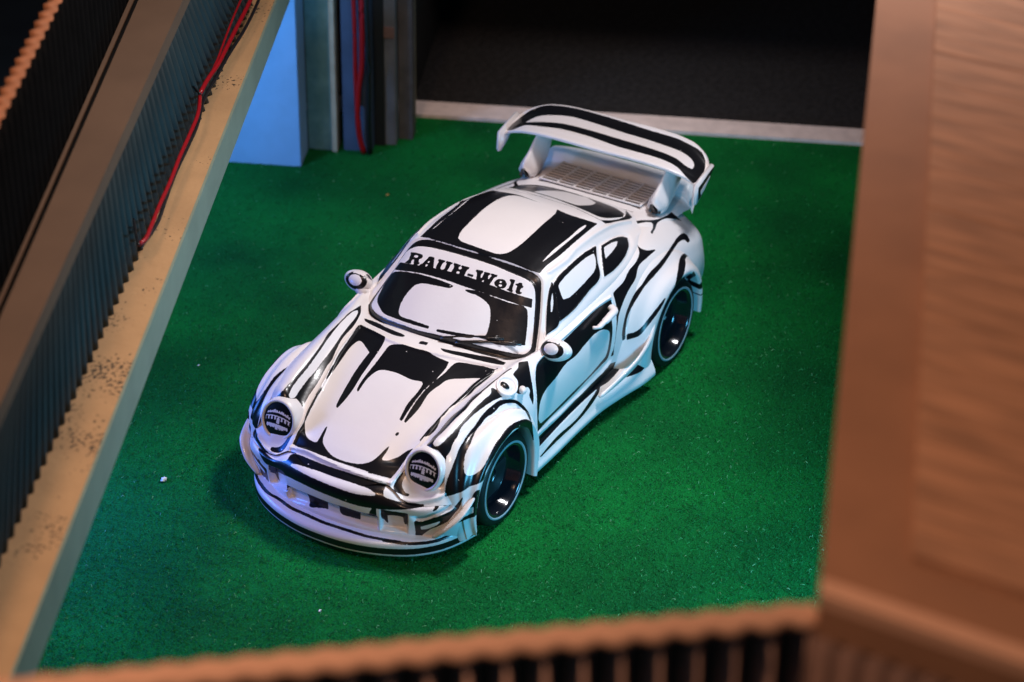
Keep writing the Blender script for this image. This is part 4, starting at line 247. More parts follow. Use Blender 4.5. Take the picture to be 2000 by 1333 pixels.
 ('w',{},'39,-429 45,-437 54,-441 65,-444 76,-445 85,-447 95,-448 105,-449 115,-449 125,-450 135,-450 145,-450 156,-451 166,-451 176,-452 187,-452 197,-452 208,-453 219,-453 230,-453 241,-453 251,-454 262,-454 273,-454 284,-455 294,-456 305,-457 317,-458 328,-461 340,-463 352,-466 363,-469 375,-472 387,-475 398,-477 409,-478 421,-479 432,-480 443,-480 454,-480 463,-477 472,-473 480,-468 487,-460 493,-451 498,-441 502,-430 505,-419 507,-407 508,-396 509,-384 510,-373 510,-362 511,-350 511,-339 511,-328 511,-316 510,-305 510,-293 510,-281 509,-269 509,-257 509,-244 508,-232 508,-219 508,-206 508,-194 508,-182 508,-170 508,-158 508,-146 509,-133 509,-121 509,-109 509,-97 509,-84 509,-72 510,-60 510,-48 510,-35 510,-23 510,-11 510,1 510,13 510,25 510,37 509,49 509,61 509,74 509,86 508,98 508,110 508,122 507,134 507,146 506,158 506,170 505,182 505,194 504,206 503,218 503,229 502,241 502,253 501,264 501,275 501,287 501,298 501,309 501,320 501,330 501,341 502,352 502,363 503,374 503,385 503,395 502,406 501,416 500,428 497,440 494,451 489,460 483,468 476,472 468,475 459,477 450,478 440,478 430,477 420,477 410,476 400,476 390,476 379,476 368,476 358,476 347,476 336,477 325,477 314,477 303,478 292,479 281,479 269,480 258,481 247,482 235,483 223,483 212,484 200,485 188,486 176,487 164,488 151,489 138,490 125,491 112,492 98,494 85,494 72,495 59,495 48,494 36,491 26,487 19,482 14,476 12,470 13,464 15,457 18,450 21,443 24,436 27,428 30,420 32,413 34,406 35,399 36,392 37,385 38,378 38,372 39,365 40,359 40,352 41,346 41,339 41,333 41,326 41,320 42,313 42,306 42,300 42,293 42,286 43,279 43,271 44,264 44,256 45,248 46,239 47,230 48,222 48,213 49,203 49,194 50,184 50,175 51,165 51,156 51,146 51,136 51,126 51,116 51,106 51,96 51,85 51,75 50,64 50,54 50,44 49,33 49,23 48,12 48,2 47,-8 46,-18 45,-29 44,-40 43,-50 42,-61 41,-72 40,-83 39,-94 38,-106 38,-117 37,-128 36,-139 36,-150 35,-161 35,-172 34,-183 34,-194 33,-205 32,-215 31,-226 30,-236 29,-247 28,-257 27,-267 26,-277 25,-286 24,-295 24,-304 24,-312 24,-321 24,-329 24,-337 24,-346 25,-355 25,-363 26,-372 28,-382 30,-394 33,-406 36,-418'),
 ('relief',{'d': -0.026, 'e': 0.012},'34,-435 39,-444 48,-449 59,-453 70,-455 80,-456 90,-458 100,-458 111,-459 121,-459 132,-459 142,-460 153,-460 164,-460 174,-460 185,-461 196,-461 207,-462 218,-462 229,-462 240,-462 251,-463 262,-463 273,-464 284,-464 295,-465 306,-467 317,-468 328,-471 339,-473 349,-476 360,-479 371,-483 382,-486 393,-488 403,-490 414,-492 425,-493 437,-494 448,-494 459,-493 469,-491 479,-486 486,-481 492,-473 498,-465 503,-456 506,-447 510,-437 512,-426 514,-414 516,-402 517,-391 518,-379 519,-368 519,-356 519,-345 519,-333 519,-322 518,-310 518,-298 518,-287 517,-274 517,-262 516,-250 516,-237 516,-224 516,-211 515,-199 515,-187 516,-175 516,-163 516,-151 516,-138 516,-126 516,-114 516,-101 516,-89 516,-77 517,-65 517,-52 517,-40 517,-28 517,-16 517,-4 517,8 517,21 517,33 517,45 516,57 516,69 516,81 516,93 515,105 515,118 514,130 514,142 513,154 513,166 512,178 512,190 511,202 510,214 510,226 509,238 509,249 508,261 508,272 508,284 508,295 507,306 508,317 508,329 509,340 509,352 510,363 511,375 511,386 511,397 511,409 510,420 509,430 508,441 505,451 502,460 498,469 492,475 485,480 475,483 465,485 454,485 443,485 433,484 423,483 413,483 403,482 392,482 382,482 371,482 360,482 349,482 338,482 327,483 316,483 305,484 293,484 282,485 270,486 259,486 247,487 235,488 223,489 211,490 199,491 186,492 174,492 161,493 148,494 135,496 121,497 106,499 92,500 78,501 64,502 51,501 39,500 29,498 20,494 12,490 6,485 3,479 3,466 6,460 9,453 12,445 16,438 19,430 22,422 25,415 27,407 28,400 29,393 30,387 31,380 32,373 33,367 33,360 34,354 34,347 35,341 35,334 35,328 35,321 36,315 36,308 36,302 36,295 36,288 37,281 37,273 38,266 39,258 39,250 40,241 41,233 42,224 43,215 43,206 44,196 44,187 45,178 45,168 45,159 45,149 46,139 46,129 46,119 46,109 46,99 46,89 45,78 45,68 45,57 45,47 44,37 44,26 43,16 42,5 41,-5 41,-15 40,-26 39,-36 38,-47 37,-58 36,-69 35,-80 34,-91 33,-102 33,-113 32,-124 31,-135 31,-147 30,-158 30,-169 29,-180 29,-191 28,-201 27,-212 26,-222 25,-232 24,-242 23,-252 21,-261 20,-270 19,-279 18,-288 18,-296 17,-304 17,-312 17,-321 17,-330 17,-339 17,-347 18,-356 18,-365 19,-374 21,-383 23,-393 26,-403 29,-414 31,-425'),
 ('k',{},'371,-451 370,-425 370,-411 370,-398 371,-387 371,-376 371,-366 372,-357 372,-347 373,-338 373,-328 374,-319 374,-310 375,-301 375,-291 376,-282 376,-272 377,-261 377,-251 378,-241 379,-230 380,-219 381,-208 382,-197 382,-186 383,-175 384,-164 385,-153 386,-141 387,-130 388,-118 389,-107 390,-95 390,-83 391,-71 391,-60 392,-48 392,-36 392,-24 392,-13 392,-1 392,10 392,22 392,34 391,45 391,57 390,69 390,81 389,92 388,104 388,116 387,128 386,139 385,151 384,162 384,174 383,185 382,196 381,207 381,217 380,228 380,238 379,248 379,258 379,268 379,277 379,286 379,295 379,304 380,313 380,321 381,330 381,338 382,347 382,355 383,364 383,372 384,381 385,390 386,398 387,409 388,419 390,430 392,441 394,452 381,451 369,451 357,451 344,452 343,443 342,434 341,425 340,415 339,406 338,397 337,389 337,380 336,372 336,364 336,355 335,347 335,339 334,331 334,323 334,315 334,307 333,298 333,290 333,281 333,273 333,264 333,255 333,245 333,236 333,226 333,216 333,207 333,196 334,186 334,176 334,165 335,154 335,143 335,132 336,121 336,110 337,98 338,87 338,75 339,63 339,52 340,40 341,28 341,17 342,5 342,-6 342,-18 343,-29 343,-41 343,-53 343,-65 343,-77 342,-89 342,-101 342,-113 341,-125 341,-136 341,-148 340,-160 340,-171 339,-183 339,-194 339,-205 338,-216 338,-227 338,-238 337,-249 337,-259 337,-270 336,-279 336,-289 335,-298 335,-307 334,-317 333,-326 332,-335 331,-344 330,-353 329,-363 327,-372 326,-382 325,-393 323,-405 322,-418 321,-432 320,-449 330,-449 340,-450 351,-450 361,-450'),
 ('k',{},'300,-429 304,-418 308,-407 311,-396 313,-386 314,-375 316,-365 317,-356 318,-346 318,-337 319,-327 320,-318 320,-309 321,-299 321,-289 321,-279 321,-269 321,-258 321,-247 321,-235 322,-224 322,-212 322,-200 322,-189 322,-178 323,-166 323,-155 323,-143 323,-131 323,-120 322,-108 322,-96 322,-85 322,-73 321,-60 319,-46 318,-33 307,-44 305,-56 303,-68 301,-80 300,-93 298,-105 297,-118 295,-130 294,-142 292,-154 291,-165 290,-177 289,-189 288,-200 286,-211 284,-221 282,-232 279,-242 275,-251 271,-259 266,-266 260,-272 253,-276 245,-279 237,-282 228,-284 220,-286 211,-288 202,-290 192,-291 183,-291 174,-292 165,-292 157,-292 148,-291 139,-291 131,-290 122,-289 114,-287 105,-285 96,-282 88,-278 80,-273 74,-267 69,-258 66,-248 66,-238 66,-227 67,-216 68,-205 70,-193 71,-181 71,-169 72,-159 72,-148 73,-137 73,-126 74,-115 74,-104 74,-93 74,-82 74,-72 75,-61 75,-50 68,-48 68,-59 67,-71 66,-82 66,-93 65,-105 64,-116 63,-128 62,-139 61,-150 60,-162 60,-172 59,-183 58,-193 57,-204 56,-214 56,-224 55,-234 54,-244 53,-253 52,-263 52,-272 51,-282 50,-291 50,-301 49,-310 49,-319 50,-328 51,-337 54,-346 58,-355 64,-364 70,-373 76,-383 82,-394 89,-405 97,-414 106,-420 116,-424 126,-428 137,-430 148,-433 159,-435 170,-438 180,-441 190,-444 201,-447 211,-449 222,-452 232,-453 243,-454 253,-454 264,-453 275,-451 286,-446 294,-439'),
 ('k',{},'319,65 320,76 322,87 323,98 324,108 325,119 326,130 326,140 326,151 326,162 325,172 324,183 323,193 323,203 322,213 321,223 320,232 320,242 319,251 319,260 319,268 319,277 319,285 319,293 319,301 319,309 319,317 319,325 319,333 320,340 320,348 321,357 322,365 324,373 325,381 326,390 327,398 327,406 327,414 325,422 321,428 312,432 302,435 293,436 283,438 274,439 264,440 254,441 244,442 234,443 224,444 214,445 204,446 194,447 183,448 173,448 163,449 152,450 142,451 131,452 120,453 109,454 98,455 87,456 88,449 88,442 87,435 87,428 86,421 85,414 84,408 83,401 82,395 81,388 80,381 79,375 78,368 77,362 77,355 76,349 76,343 76,336 76,330 77,323 80,316 83,309 87,302 91,294 94,287 105,291 116,294 125,294 134,294 143,293 152,292 162,291 171,289 180,288 189,286 198,284 207,281 216,279 224,276 233,273 243,269 253,264 262,259 270,252 277,244 283,234 288,224 293,213 296,203 299,193 302,183 305,172 307,161 309,150 311,139 311,128 312,117 312,106 312,95 313,83'),
 ('k',{},'73,13 75,25 76,36 77,48 78,60 79,71 79,82 80,93 81,104 81,115 82,125 82,136 83,146 83,156 84,166 84,176 85,185 86,195 87,204 87,212 88,221 89,229 90,238 80,233 78,226 77,218 76,209 75,200 75,191 74,181 74,171 74,162 73,151 73,141 73,131 72,120 72,109 72,98 71,87 71,76 70,65 70,53 69,41 69,29 68,17'),
 ('k',{'b': 0.0002},'454,-436 456,-424 456,-411 456,-398 455,-386 454,-375 454,-364 450,-346 440,-335 426,-334 415,-344 398,-335 397,-327 384,-326 376,-338 378,-351 389,-361 402,-365 409,-372 406,-378 396,-379 386,-374 377,-373 377,-385 377,-397 377,-411 390,-410 396,-404 407,-406 418,-410 430,-416 442,-422'),
 ('w',{'b': -0.0022},'436,-388 440,-377 436,-366 428,-362 424,-373 428,-385'),
 ('k',{'b': 0.0002},'448,-297 450,-288 449,-276 447,-264 435,-257 423,-251 412,-244 400,-238 388,-231 374,-226 374,-238 374,-251 374,-263 375,-275 385,-275 394,-272 396,-288 386,-284 375,-285 375,-296 376,-307 377,-318 389,-318 393,-310 401,-308 410,-307 419,-305 430,-303 441,-301'),
 ('w',{'b': -0.0022},'417,-285 416,-278 408,-276 408,-283'),
 ('k',{'b': 0.0002},'435,-230 445,-230 445,-217 445,-204 445,-191 445,-178 432,-178 431,-186 421,-186 411,-186 401,-185 392,-180 388,-170 391,-160 399,-153 409,-155 421,-158 432,-160 434,-170 446,-171 446,-158 447,-146 447,-133 447,-120 436,-121 434,-129 422,-127 410,-126 399,-126 385,-134 377,-142 371,-152 370,-165 371,-179 378,-202 390,-215 402,-218 414,-218 426,-219'),
 ('k',{'b': 0.0002},'441,-112 450,-113 449,-99 449,-85 449,-71 449,-57 439,-54 435,-62 427,-62 423,-53 425,-39 435,-38 440,-49 449,-49 449,-38 450,-26 450,-15 451,-3 451,8 439,11 436,4 427,3 416,3 404,4 393,6 391,13 381,13 381,1 381,-12 381,-25 380,-39 392,-37 408,-37 410,-44 407,-60 397,-59 392,-46 382,-48 381,-62 380,-76 379,-90 378,-104 388,-105 392,-96 401,-95 410,-94 420,-95 429,-98'),
 ('k',{'b': 0.0002},'415,21 415,35 416,49 416,63 401,65 401,51 401,37 402,22'),
 ('k',{'b': 0.0002},'443,62 450,65 451,77 452,90 452,103 452,116 442,119 437,113 427,111 417,116 407,122 414,127 425,128 436,128 450,123 450,135 451,147 451,159 452,170 441,173 438,165 430,165 420,169 410,174 419,178 435,184 442,180 447,173 452,180 453,194 453,208 454,221 441,221 438,210 429,206 420,204 410,202 401,200 391,198 381,197 381,185 382,174 382,162 397,151 403,150 400,144 391,139 381,136 382,125 382,113 383,101 392,97 402,92 412,88 422,84 432,78'),
 ('k',{'b': 0.0002},'438,248 441,259 441,271 439,280 434,289 423,298 406,296 397,291 390,285 386,277 384,268 384,256 387,245 390,235 396,226 408,220 417,222 425,227 433,237'),
 ('w',{'b': -0.0022},'425,252 425,264 417,260 417,252'),
 ('w',{'b': -0.0022},'404,253 407,271 397,270 395,258 399,253'),
 ('k',{'b': 0.0002},'460,308 462,319 464,329 466,340 455,340 439,337 427,336 416,336 405,336 400,342 390,340 389,329 389,318 388,306 397,308 403,315 415,316 428,317 441,317 447,313 451,306'),
 ('k',{'b': 0.0002},'462,368 465,387 453,390 452,398 441,396 437,388 427,383 417,381 407,383 414,391 404,391 394,380 391,371 392,362 401,355 418,357 436,360 440,348 446,350 452,362'),
 ('seam',{'m': 1, 'd': 0.012, 'w': 0.014},'632,542 645,545 659,547 672,550 686,553 700,555 714,558 729,560 744,562 760,564 776,566 792,567 810,567 827,566 844,565 861,563 879,562 896,560 914,558 932,557 950,556 967,555 984,555 1002,555 1019,555 1037,555 1056,555 1074,555 1092,555 1111,555 1130,555 1150,555 1170,555 1191,555 1212,555 1234,555 1256,556 1279,556 1303,557 1327,557 1352,558 1377,558 1403,557 1429,557 1456,556 1483,556 1510,555 1538,554 1565,554 1593,554 1620,554 1647,554 1673,554 1700,554 1726,554 1751,555 1775,556 1800,557 1824,558 1849,560 1873,561'),
 ('relief',{'m': 1, 'd': 0.01, 'e': 0.03},'102,638 115,629 129,621 142,614 154,607 167,600 180,594 193,587 206,581 219,576 232,571 245,566 257,563 269,560 282,557 293,555 305,554 317,553 328,553 340,552 351,552 362,553 373,553 384,555 394,556 404,559 414,561 424,564 434,567 444,569 454,572 465,575 477,578 490,580 503,583 516,585 530,586 544,588 558,589 573,590 587,590 601,590 616,590 630,590 645,590 660,590 675,590 690,591 706,591 721,592 737,593 753,593 769,593 786,593 803,593 820,593 838,593 856,593 875,592 893,592 912,592 930,592 949,592 968,593 987,593 1006,593 1026,593 1045,593 1064,593 1084,593 1104,594 1125,594 1146,594 1167,594 1189,595 1211,596 1234,597 1258,598 1282,599 1306,601 1331,602 1357,604 1383,606 1410,608 1436,610 1463,612 1489,614 1516,616 1542,618 1568,621 1593,624 1616,628 1635,634 1653,641 1670,649 1686,658 1703,668 1685,681 1668,693 1652,705 1634,714 1614,722 1592,727 1570,731 1547,734 1525,737 1503,740 1481,742 1459,744 1437,745 1416,746 1395,747 1374,748 1353,749 1333,749 1312,750 1292,750 1271,751 1251,751 1231,751 1211,751 1191,751 1172,751 1151,751 1131,751 1110,750 1090,749 1069,748 1049,747 1029,747 1009,746 990,747 972,747 955,748 937,749 919,750 901,750 884,751 866,752 848,753 830,754 812,755 794,756 777,757 759,758 742,759 726,759 709,760 693,761 677,762 661,763 646,764 630,765 615,766 600,766 584,767 568,768 552,768 536,768 519,769 502,769 484,769 466,769 449,769 431,769 413,769 395,768 378,768 360,767 343,767 325,766 308,766 290,765 273,764 256,762 239,760 221,757 204,754 188,750 171,743 155,733 140,720 127,702 117,681 108,659'),
 ('part',{'name': 'windshield'},'39,-429 45,-437 54,-441 65,-444 76,-445 85,-447 95,-448 105,-449 115,-449 125,-450 135,-450 145,-450 156,-451 166,-451 176,-452 187,-452 197,-452 208,-453 219,-453 230,-453 241,-453 251,-454 262,-454 273,-454 284,-455 294,-456 305,-457 317,-458 328,-461 340,-463 352,-466 363,-469 375,-472 387,-475 398,-477 409,-478 421,-479 432,-480 443,-480 454,-480 463,-477 472,-473 480,-468 487,-460 493,-451 498,-441 502,-430 505,-419 507,-407 508,-396 509,-384 510,-373 510,-362 511,-350 511,-339 511,-328 511,-316 510,-305 510,-293 510,-281 509,-269 509,-257 509,-244 508,-232 508,-219 508,-206 508,-194 508,-182 508,-170 508,-158 508,-146 509,-133 509,-121 509,-109 509,-97 509,-84 509,-72 510,-60 510,-48 510,-35 510,-23 510,-11 510,1 510,13 510,25 510,37 509,49 509,61 509,74 509,86 508,98 508,110 508,122 507,134 507,146 506,158 506,170 505,182 505,194 504,206 503,218 503,229 502,241 502,253 501,264 501,275 501,287 501,298 501,309 501,320 501,330 501,341 502,352 502,363 503,374 503,385 503,395 502,406 501,416 500,428 497,440 494,451 489,460 483,468 476,472 468,475 459,477 450,478 440,478 430,477 420,477 410,476 400,476 390,476 379,476 368,476 358,476 347,476 336,477 325,477 314,477 303,478 292,479 281,479 269,480 258,481 247,482 235,483 223,483 212,484 200,485 188,486 176,487 164,488 151,489 138,490 125,491 112,492 98,494 85,494 72,495 59,495 48,494 36,491 26,487 19,482 14,476 12,470 13,464 15,457 18,450 21,443 24,436 27,428 30,420 32,413 34,406 35,399 36,392 37,385 38,378 38,372 39,365 40,359 40,352 41,346 41,339 41,333 41,326 41,320 42,313 42,306 42,300 42,293 42,286 43,279 43,271 44,264 44,256 45,248 46,239 47,230 48,222 48,213 49,203 49,194 50,184 50,175 51,165 51,156 51,146 51,136 51,126 51,116 51,106 51,96 51,85 51,75 50,64 50,54 50,44 49,33 49,23 48,12 48,2 47,-8 46,-18 45,-29 44,-40 43,-50 42,-61 41,-72 40,-83 39,-94 38,-106 38,-117 37,-128 36,-139 36,-150 35,-161 35,-172 34,-183 34,-194 33,-205 32,-215 31,-226 30,-236 29,-247 28,-257 27,-267 26,-277 25,-286 24,-295 24,-304 24,-312 24,-321 24,-329 24,-337 24,-346 25,-355 25,-363 26,-372 28,-382 30,-394 33,-406 36,-418'),
 ('part',{'m': 1, 'name': 'side_window'},'1167,609 1153,616 1140,622 1127,628 1114,634 1101,640 1088,646 1076,652 1065,658 1055,664 1045,670 1037,676 1029,682 1021,688 1013,694 1005,700 996,706 987,711 976,715 964,719 951,722 936,725 920,727 902,728 884,729 865,730 845,730 826,731 807,732 788,732 771,733 754,734 737,736 721,737 705,738 689,739 673,740 658,742 643,743 628,744 613,745 598,746 583,747 568,747 552,748 536,748 519,748 501,747 483,746 465,745 446,743 427,741 409,738 390,736 372,733 354,729 337,726 320,722 328,714 336,706 345,699 353,692 362,686 372,680 381,674 392,669 402,664 413,660 423,656 434,652 445,649 456,646 467,642 478,638 488,633 498,628 508,622 519,617 531,613 543,610 556,608 570,608 584,607 598,607 613,606 628,606 643,605 659,605 675,604 692,605 708,605 725,606 742,606 759,605 777,605 794,605 811,604 828,604 845,603 863,603 880,602 898,602 916,602 934,602 952,602 970,602 988,602 1006,602 1025,602 1045,603 1064,604 1084,605 1104,606 1124,607 1145,608'),
 ('part',{'m': 1, 'name': 'quarter_window'},'1616,680 1596,688 1578,697 1561,705 1543,712 1524,717 1503,720 1483,724 1461,726 1440,729 1419,731 1398,733 1377,734 1356,735 1334,736 1313,737 1291,737 1269,737 1248,738 1226,738 1205,737 1184,737 1163,737 1142,737 1122,736 1102,735 1082,734 1062,733 1042,732 1023,731 1031,725 1040,720 1048,714 1057,708 1067,703 1076,697 1086,692 1097,687 1108,681 1119,676 1130,671 1142,665 1155,660 1167,654 1180,649 1194,643 1207,637 1221,632 1235,626 1260,627 1285,628 1312,629 1338,630 1364,631 1391,632 1417,633 1444,635 1471,636 1498,639 1524,641 1549,645 1572,649 1592,657 1604,668'),
 ('part',{'name': 'rear_window'},'1693,-490 1720,-492 2072,-723 2087,-704 1793,-492 1818,-492 1844,-492 1868,-492 1892,-492 1917,-492 1942,-492 1969,-492 1995,-492 2022,-492 2094,-515 2094,-501 2094,-487 2094,-473 2094,-457 2094,-441 2094,-425 2094,-409 2088,-389 2080,-367 2076,-347 2074,-329 2073,-311 2072,-294 2072,-277 2071,-261 2071,-246 2071,-232 2072,-219 2072,-205 2073,-192 2073,-179 2073,-167 2073,-154 2073,-141 2073,-129 2073,-116 2073,-103 2072,-91 2072,-78 2071,-65 2070,-51 2068,-37 2066,-23 2062,-8 2058,7 2053,23 2046,38 2039,54 2032,70 2024,86 2016,102 2008,118 2001,133 1995,149 1989,164 1983,180 1978,195 1973,211 1968,227 1964,244 1960,261 1956,279 1951,298 1945,318 1937,343 1926,368 1916,393 1909,416 1903,438 1898,458 1852,484 1816,504 1792,503 1768,502 1745,501 1722,499 1700,498 1678,496 1657,494 1636,490 1616,487 1597,482 1579,475 1563,468 1550,458 1540,447 1533,435 1528,421 1524,407 1522,390 1523,371 1525,351 1529,329 1533,308 1537,289 1540,270 1543,253 1546,237 1550,221 1554,205 1558,190 1562,174 1566,159 1570,145 1574,130 1577,116 1581,102 1585,88 1589,74 1593,60 1597,46 1601,31 1605,17 1609,2 1612,-12 1615,-27 1618,-41 1621,-55 1624,-69 1626,-82 1628,-96 1629,-109 1630,-122 1631,-135 1632,-148 1632,-161 1632,-174 1632,-188 1633,-201 1633,-215 1632,-228 1632,-241 1630,-255 1629,-269 1627,-282 1624,-296 1621,-310 1618,-324 1616,-339 1616,-355 1617,-372 1623,-393 1636,-418 1655,-447'),
],
'sill': [
 ('k',{'m': 1, 'b': 0.008},'77,0 91,0 105,0 120,0 135,0 150,0 165,0 180,0 195,0 211,0 226,0 241,0 257,0 272,0 288,0 304,0 319,0 335,0 351,0 366,0 382,0 398,0 413,0 428,0 443,0 458,0 473,0 488,0 503,0 518,0 533,0 548,0 563,0 579,0 594,0 609,0 624,0 639,0 655,0 670,0 685,0 701,0 716,0 732,0 747,0 763,0 779,0 794,0 810,0 825,0 841,0 857,0 873,0 888,0 904,0 920,0 936,0 951,0 967,0 983,0 999,0 1015,0 1030,0 1047,0 1062,0 1078,0 1093,0 1108,0 1124,0 1139,0 1153,0 1167,0 1181,0 1194,0 1206,6 1218,12 1231,17 1217,22 1204,28 1190,33 1176,36 1162,38 1146,39 1131,41 1116,43 1100,44 1084,46 1069,47 1053,48 1037,49 1021,50 1005,51 990,51 975,50 959,48 943,46 927,43 911,41 896,38 880,36 864,34 849,33 833,32 817,31 802,30 786,29 771,28 756,28 740,27 725,27 710,26 695,26 679,25 664,25 649,24 634,24 618,24 602,24 587,23 571,23 555,23 540,23 524,23 509,23 493,23 477,23 462,24 446,24 431,24 416,24 400,25 385,25 369,25 354,25 339,26 324,26 309,27 294,27 279,28 264,28 249,29 235,29 220,30 205,30 190,31 176,31 161,32 147,32 132,33 117,33 103,33 88,34 74,34 57,31 40,27 50,13 63,1'),
 ('k',{'m': 1, 'b': 0.008},'71,142 85,139 98,137 111,134 124,131 138,128 151,125 165,123 178,120 192,118 206,116 220,114 234,112 248,111 263,110 277,109 293,109 308,109 324,110 339,111 356,113 372,114 388,116 405,118 421,120 438,121 454,123 471,125 487,126 503,127 519,127 534,127 550,127 564,126 578,124 592,122 606,120 619,117 632,115 645,112 658,108 671,105 684,102 697,98 710,95 723,91 736,88 749,84 762,81 776,78 789,74 802,71 816,67 829,63 842,58 856,54 869,50 883,45 897,42 887,52 878,63 867,71 854,77 842,82 829,87 816,92 802,96 789,101 776,105 762,110 749,113 735,117 721,120 707,123 694,126 680,128 666,131 652,133 637,134 623,136 609,138 594,139 580,140 565,141 550,142 535,142 519,143 504,143 488,143 472,142 456,142 440,141 424,140 408,139 392,138 376,137 360,137 344,136 329,135 313,135 298,134 282,134 267,134 253,135 238,135 223,135 209,136 194,136 180,137 165,138 151,138 137,139 122,140 108,140 90,141'),
 ('k',{'m': 1},'1401,49 1414,54 1427,60 1441,65 1455,70 1444,76 1435,82 1426,88 1419,94 1411,101 1404,107 1396,113 1388,118 1380,123 1368,128 1352,131 1335,133 1318,133 1303,132 1289,131 1274,129 1260,127 1246,124 1231,122 1217,119 1203,116 1188,113 1173,109 1158,105 1143,101 1128,96 1112,92 1127,90 1142,89 1156,87 1171,86 1185,85 1199,83 1214,83 1228,82 1242,82 1256,82 1272,84 1288,87 1305,91 1322,95 1329,89 1338,82 1347,76 1357,71 1367,65 1378,60 1389,54'),
],
'deck': [
 ('k',{'m': 1},'73,462 88,468 103,475 114,482 125,489 137,496 148,503 160,510 171,518 181,525 190,534 200,541 211,549 223,556 236,563 251,569 267,574 284,579 303,584 322,588 342,592 363,595 384,598 406,600 430,601 453,601 476,602 479,614 484,626 488,638 494,650 501,651 492,651 478,651 465,651 449,645 435,636 419,628 404,620 388,613 371,607 350,601 326,597 302,595 278,593 254,593 231,597 213,603 197,610 180,616 162,621 144,625 127,629 111,632 111,623 128,619 147,616 165,610 185,599 200,586 204,574 200,563 191,554 179,545 167,537 153,530 140,523 126,516 113,508 101,500 88,492 76,482 67,472'),
 ('k',{},'114,-554 120,-543 128,-533 137,-525 146,-516 155,-507 162,-496 168,-487 175,-477 181,-468 188,-459 194,-450 201,-440 207,-431 212,-421 217,-411 221,-400 225,-390 229,-378 232,-366 235,-354 237,-342 240,-329 242,-317 244,-305 246,-292 248,-280 249,-267 251,-254 252,-242 254,-229 255,-217 256,-205 256,-193 257,-181 257,-168 257,-156 257,-144 257,-131 257,-119 256,-107 256,-94 256,-82 255,-69 255,-56 254,-43 254,-30 253,-17 252,-3 251,10 250,23 248,37 247,50 245,64 243,77 241,91 240,104 238,117 236,131 234,144 233,157 231,170 229,183 227,197 224,210 222,223 219,237 216,250 212,264 207,279 200,295 192,311 183,327 174,344 167,359 141,368 119,376 111,367 104,357 96,348 90,338 84,328 78,318 73,308 68,297 63,286 60,274 57,262 55,249 54,236 54,223 54,209 56,196 58,182 60,168 62,154 64,141 67,127 69,113 71,99 73,86 75,72 77,59 78,46 80,32 82,19 84,5 86,-8 87,-22 89,-35 90,-48 92,-61 93,-74 94,-87 95,-100 97,-113 98,-126 99,-139 101,-153 102,-166 103,-179 104,-192 105,-205 106,-218 107,-231 107,-244 107,-257 108,-269 108,-282 108,-295 108,-308 107,-320 107,-333 107,-346 107,-359 107,-371 106,-383 106,-396 105,-408 104,-420 103,-433 102,-445 101,-457 101,-470 102,-483 103,-497 105,-511 107,-524 110,-539'),
 ('w',{},'114,-356 123,-345 133,-335 144,-325 153,-314 161,-305 168,-296 175,-287 183,-278 190,-269 196,-259 202,-249 208,-239 213,-229 219,-219 224,-208 228,-198 233,-187 237,-176 240,-165 243,-153 245,-141 246,-129 247,-116 246,-103 246,-90 246,-77 246,-64 247,-52 248,-39 250,-27 251,-14 251,-2 251,11 248,25 244,39 237,54 229,70 221,86 213,101 205,116 168,116 156,109 146,101 137,91 129,82 122,71 116,61 110,50 106,39 102,27 100,14 99,2 98,-11 99,-24 100,-37 101,-50 102,-64 102,-77 103,-90 104,-104 105,-117 106,-131 107,-144 108,-158 109,-171 109,-185 110,-198 111,-212 112,-225 112,-238 113,-251 113,-265 113,-278 114,-291 114,-304 114,-317 114,-330 114,-343'),
 ('k',{},'219,353 206,369 193,385 180,400 167,416 154,432 132,430 115,424 104,416 95,407 86,398 78,388 71,378 64,368 57,357 50,348 43,339 37,329 30,319 24,309 20,299 16,289 17,277 23,265 29,252 32,264 35,275 38,287 42,298 45,309 50,320 55,330 60,340 66,350 73,359 80,368 89,376 101,384 119,390 140,389 164,381 191,367'),
 ('l',{'w': 0.003},'241,29 242,41 242,54 242,66 243,79 243,91 244,104 244,117 245,129 245,142 245,154 245,167 245,180 245,192 244,205 243,218 241,230 239,243 237,256 235,269 233,282 232,295 231,307 231,320 231,332 230,344 231,356 231,368 231,380 232,392 233,404'),
 ('l',{'w': 0.004},'311,-409 316,-398 322,-388 328,-377 333,-367 339,-356 345,-346 351,-336 356,-325 361,-314 366,-303 369,-292 372,-281 375,-269 377,-258 379,-246 381,-235 382,-223 383,-211 384,-199 385,-187 386,-174 386,-162 387,-150 387,-138 388,-126 388,-113 388,-101 388,-88 389,-76 388,-63 388,-51 388,-38 387,-25 387,-12 386,0 385,13 384,26 383,39 381,52 380,66 378,79 376,93 374,106 372,120 370,133 367,147 365,160 362,174 360,188 357,201 355,215 352,228 349,242 346,255 343,269 340,282 337,295 334,309 331,322 328,335 325,349 322,362 319,375 317,388 314,401 312,414 309,427'),
],
'rflare': [
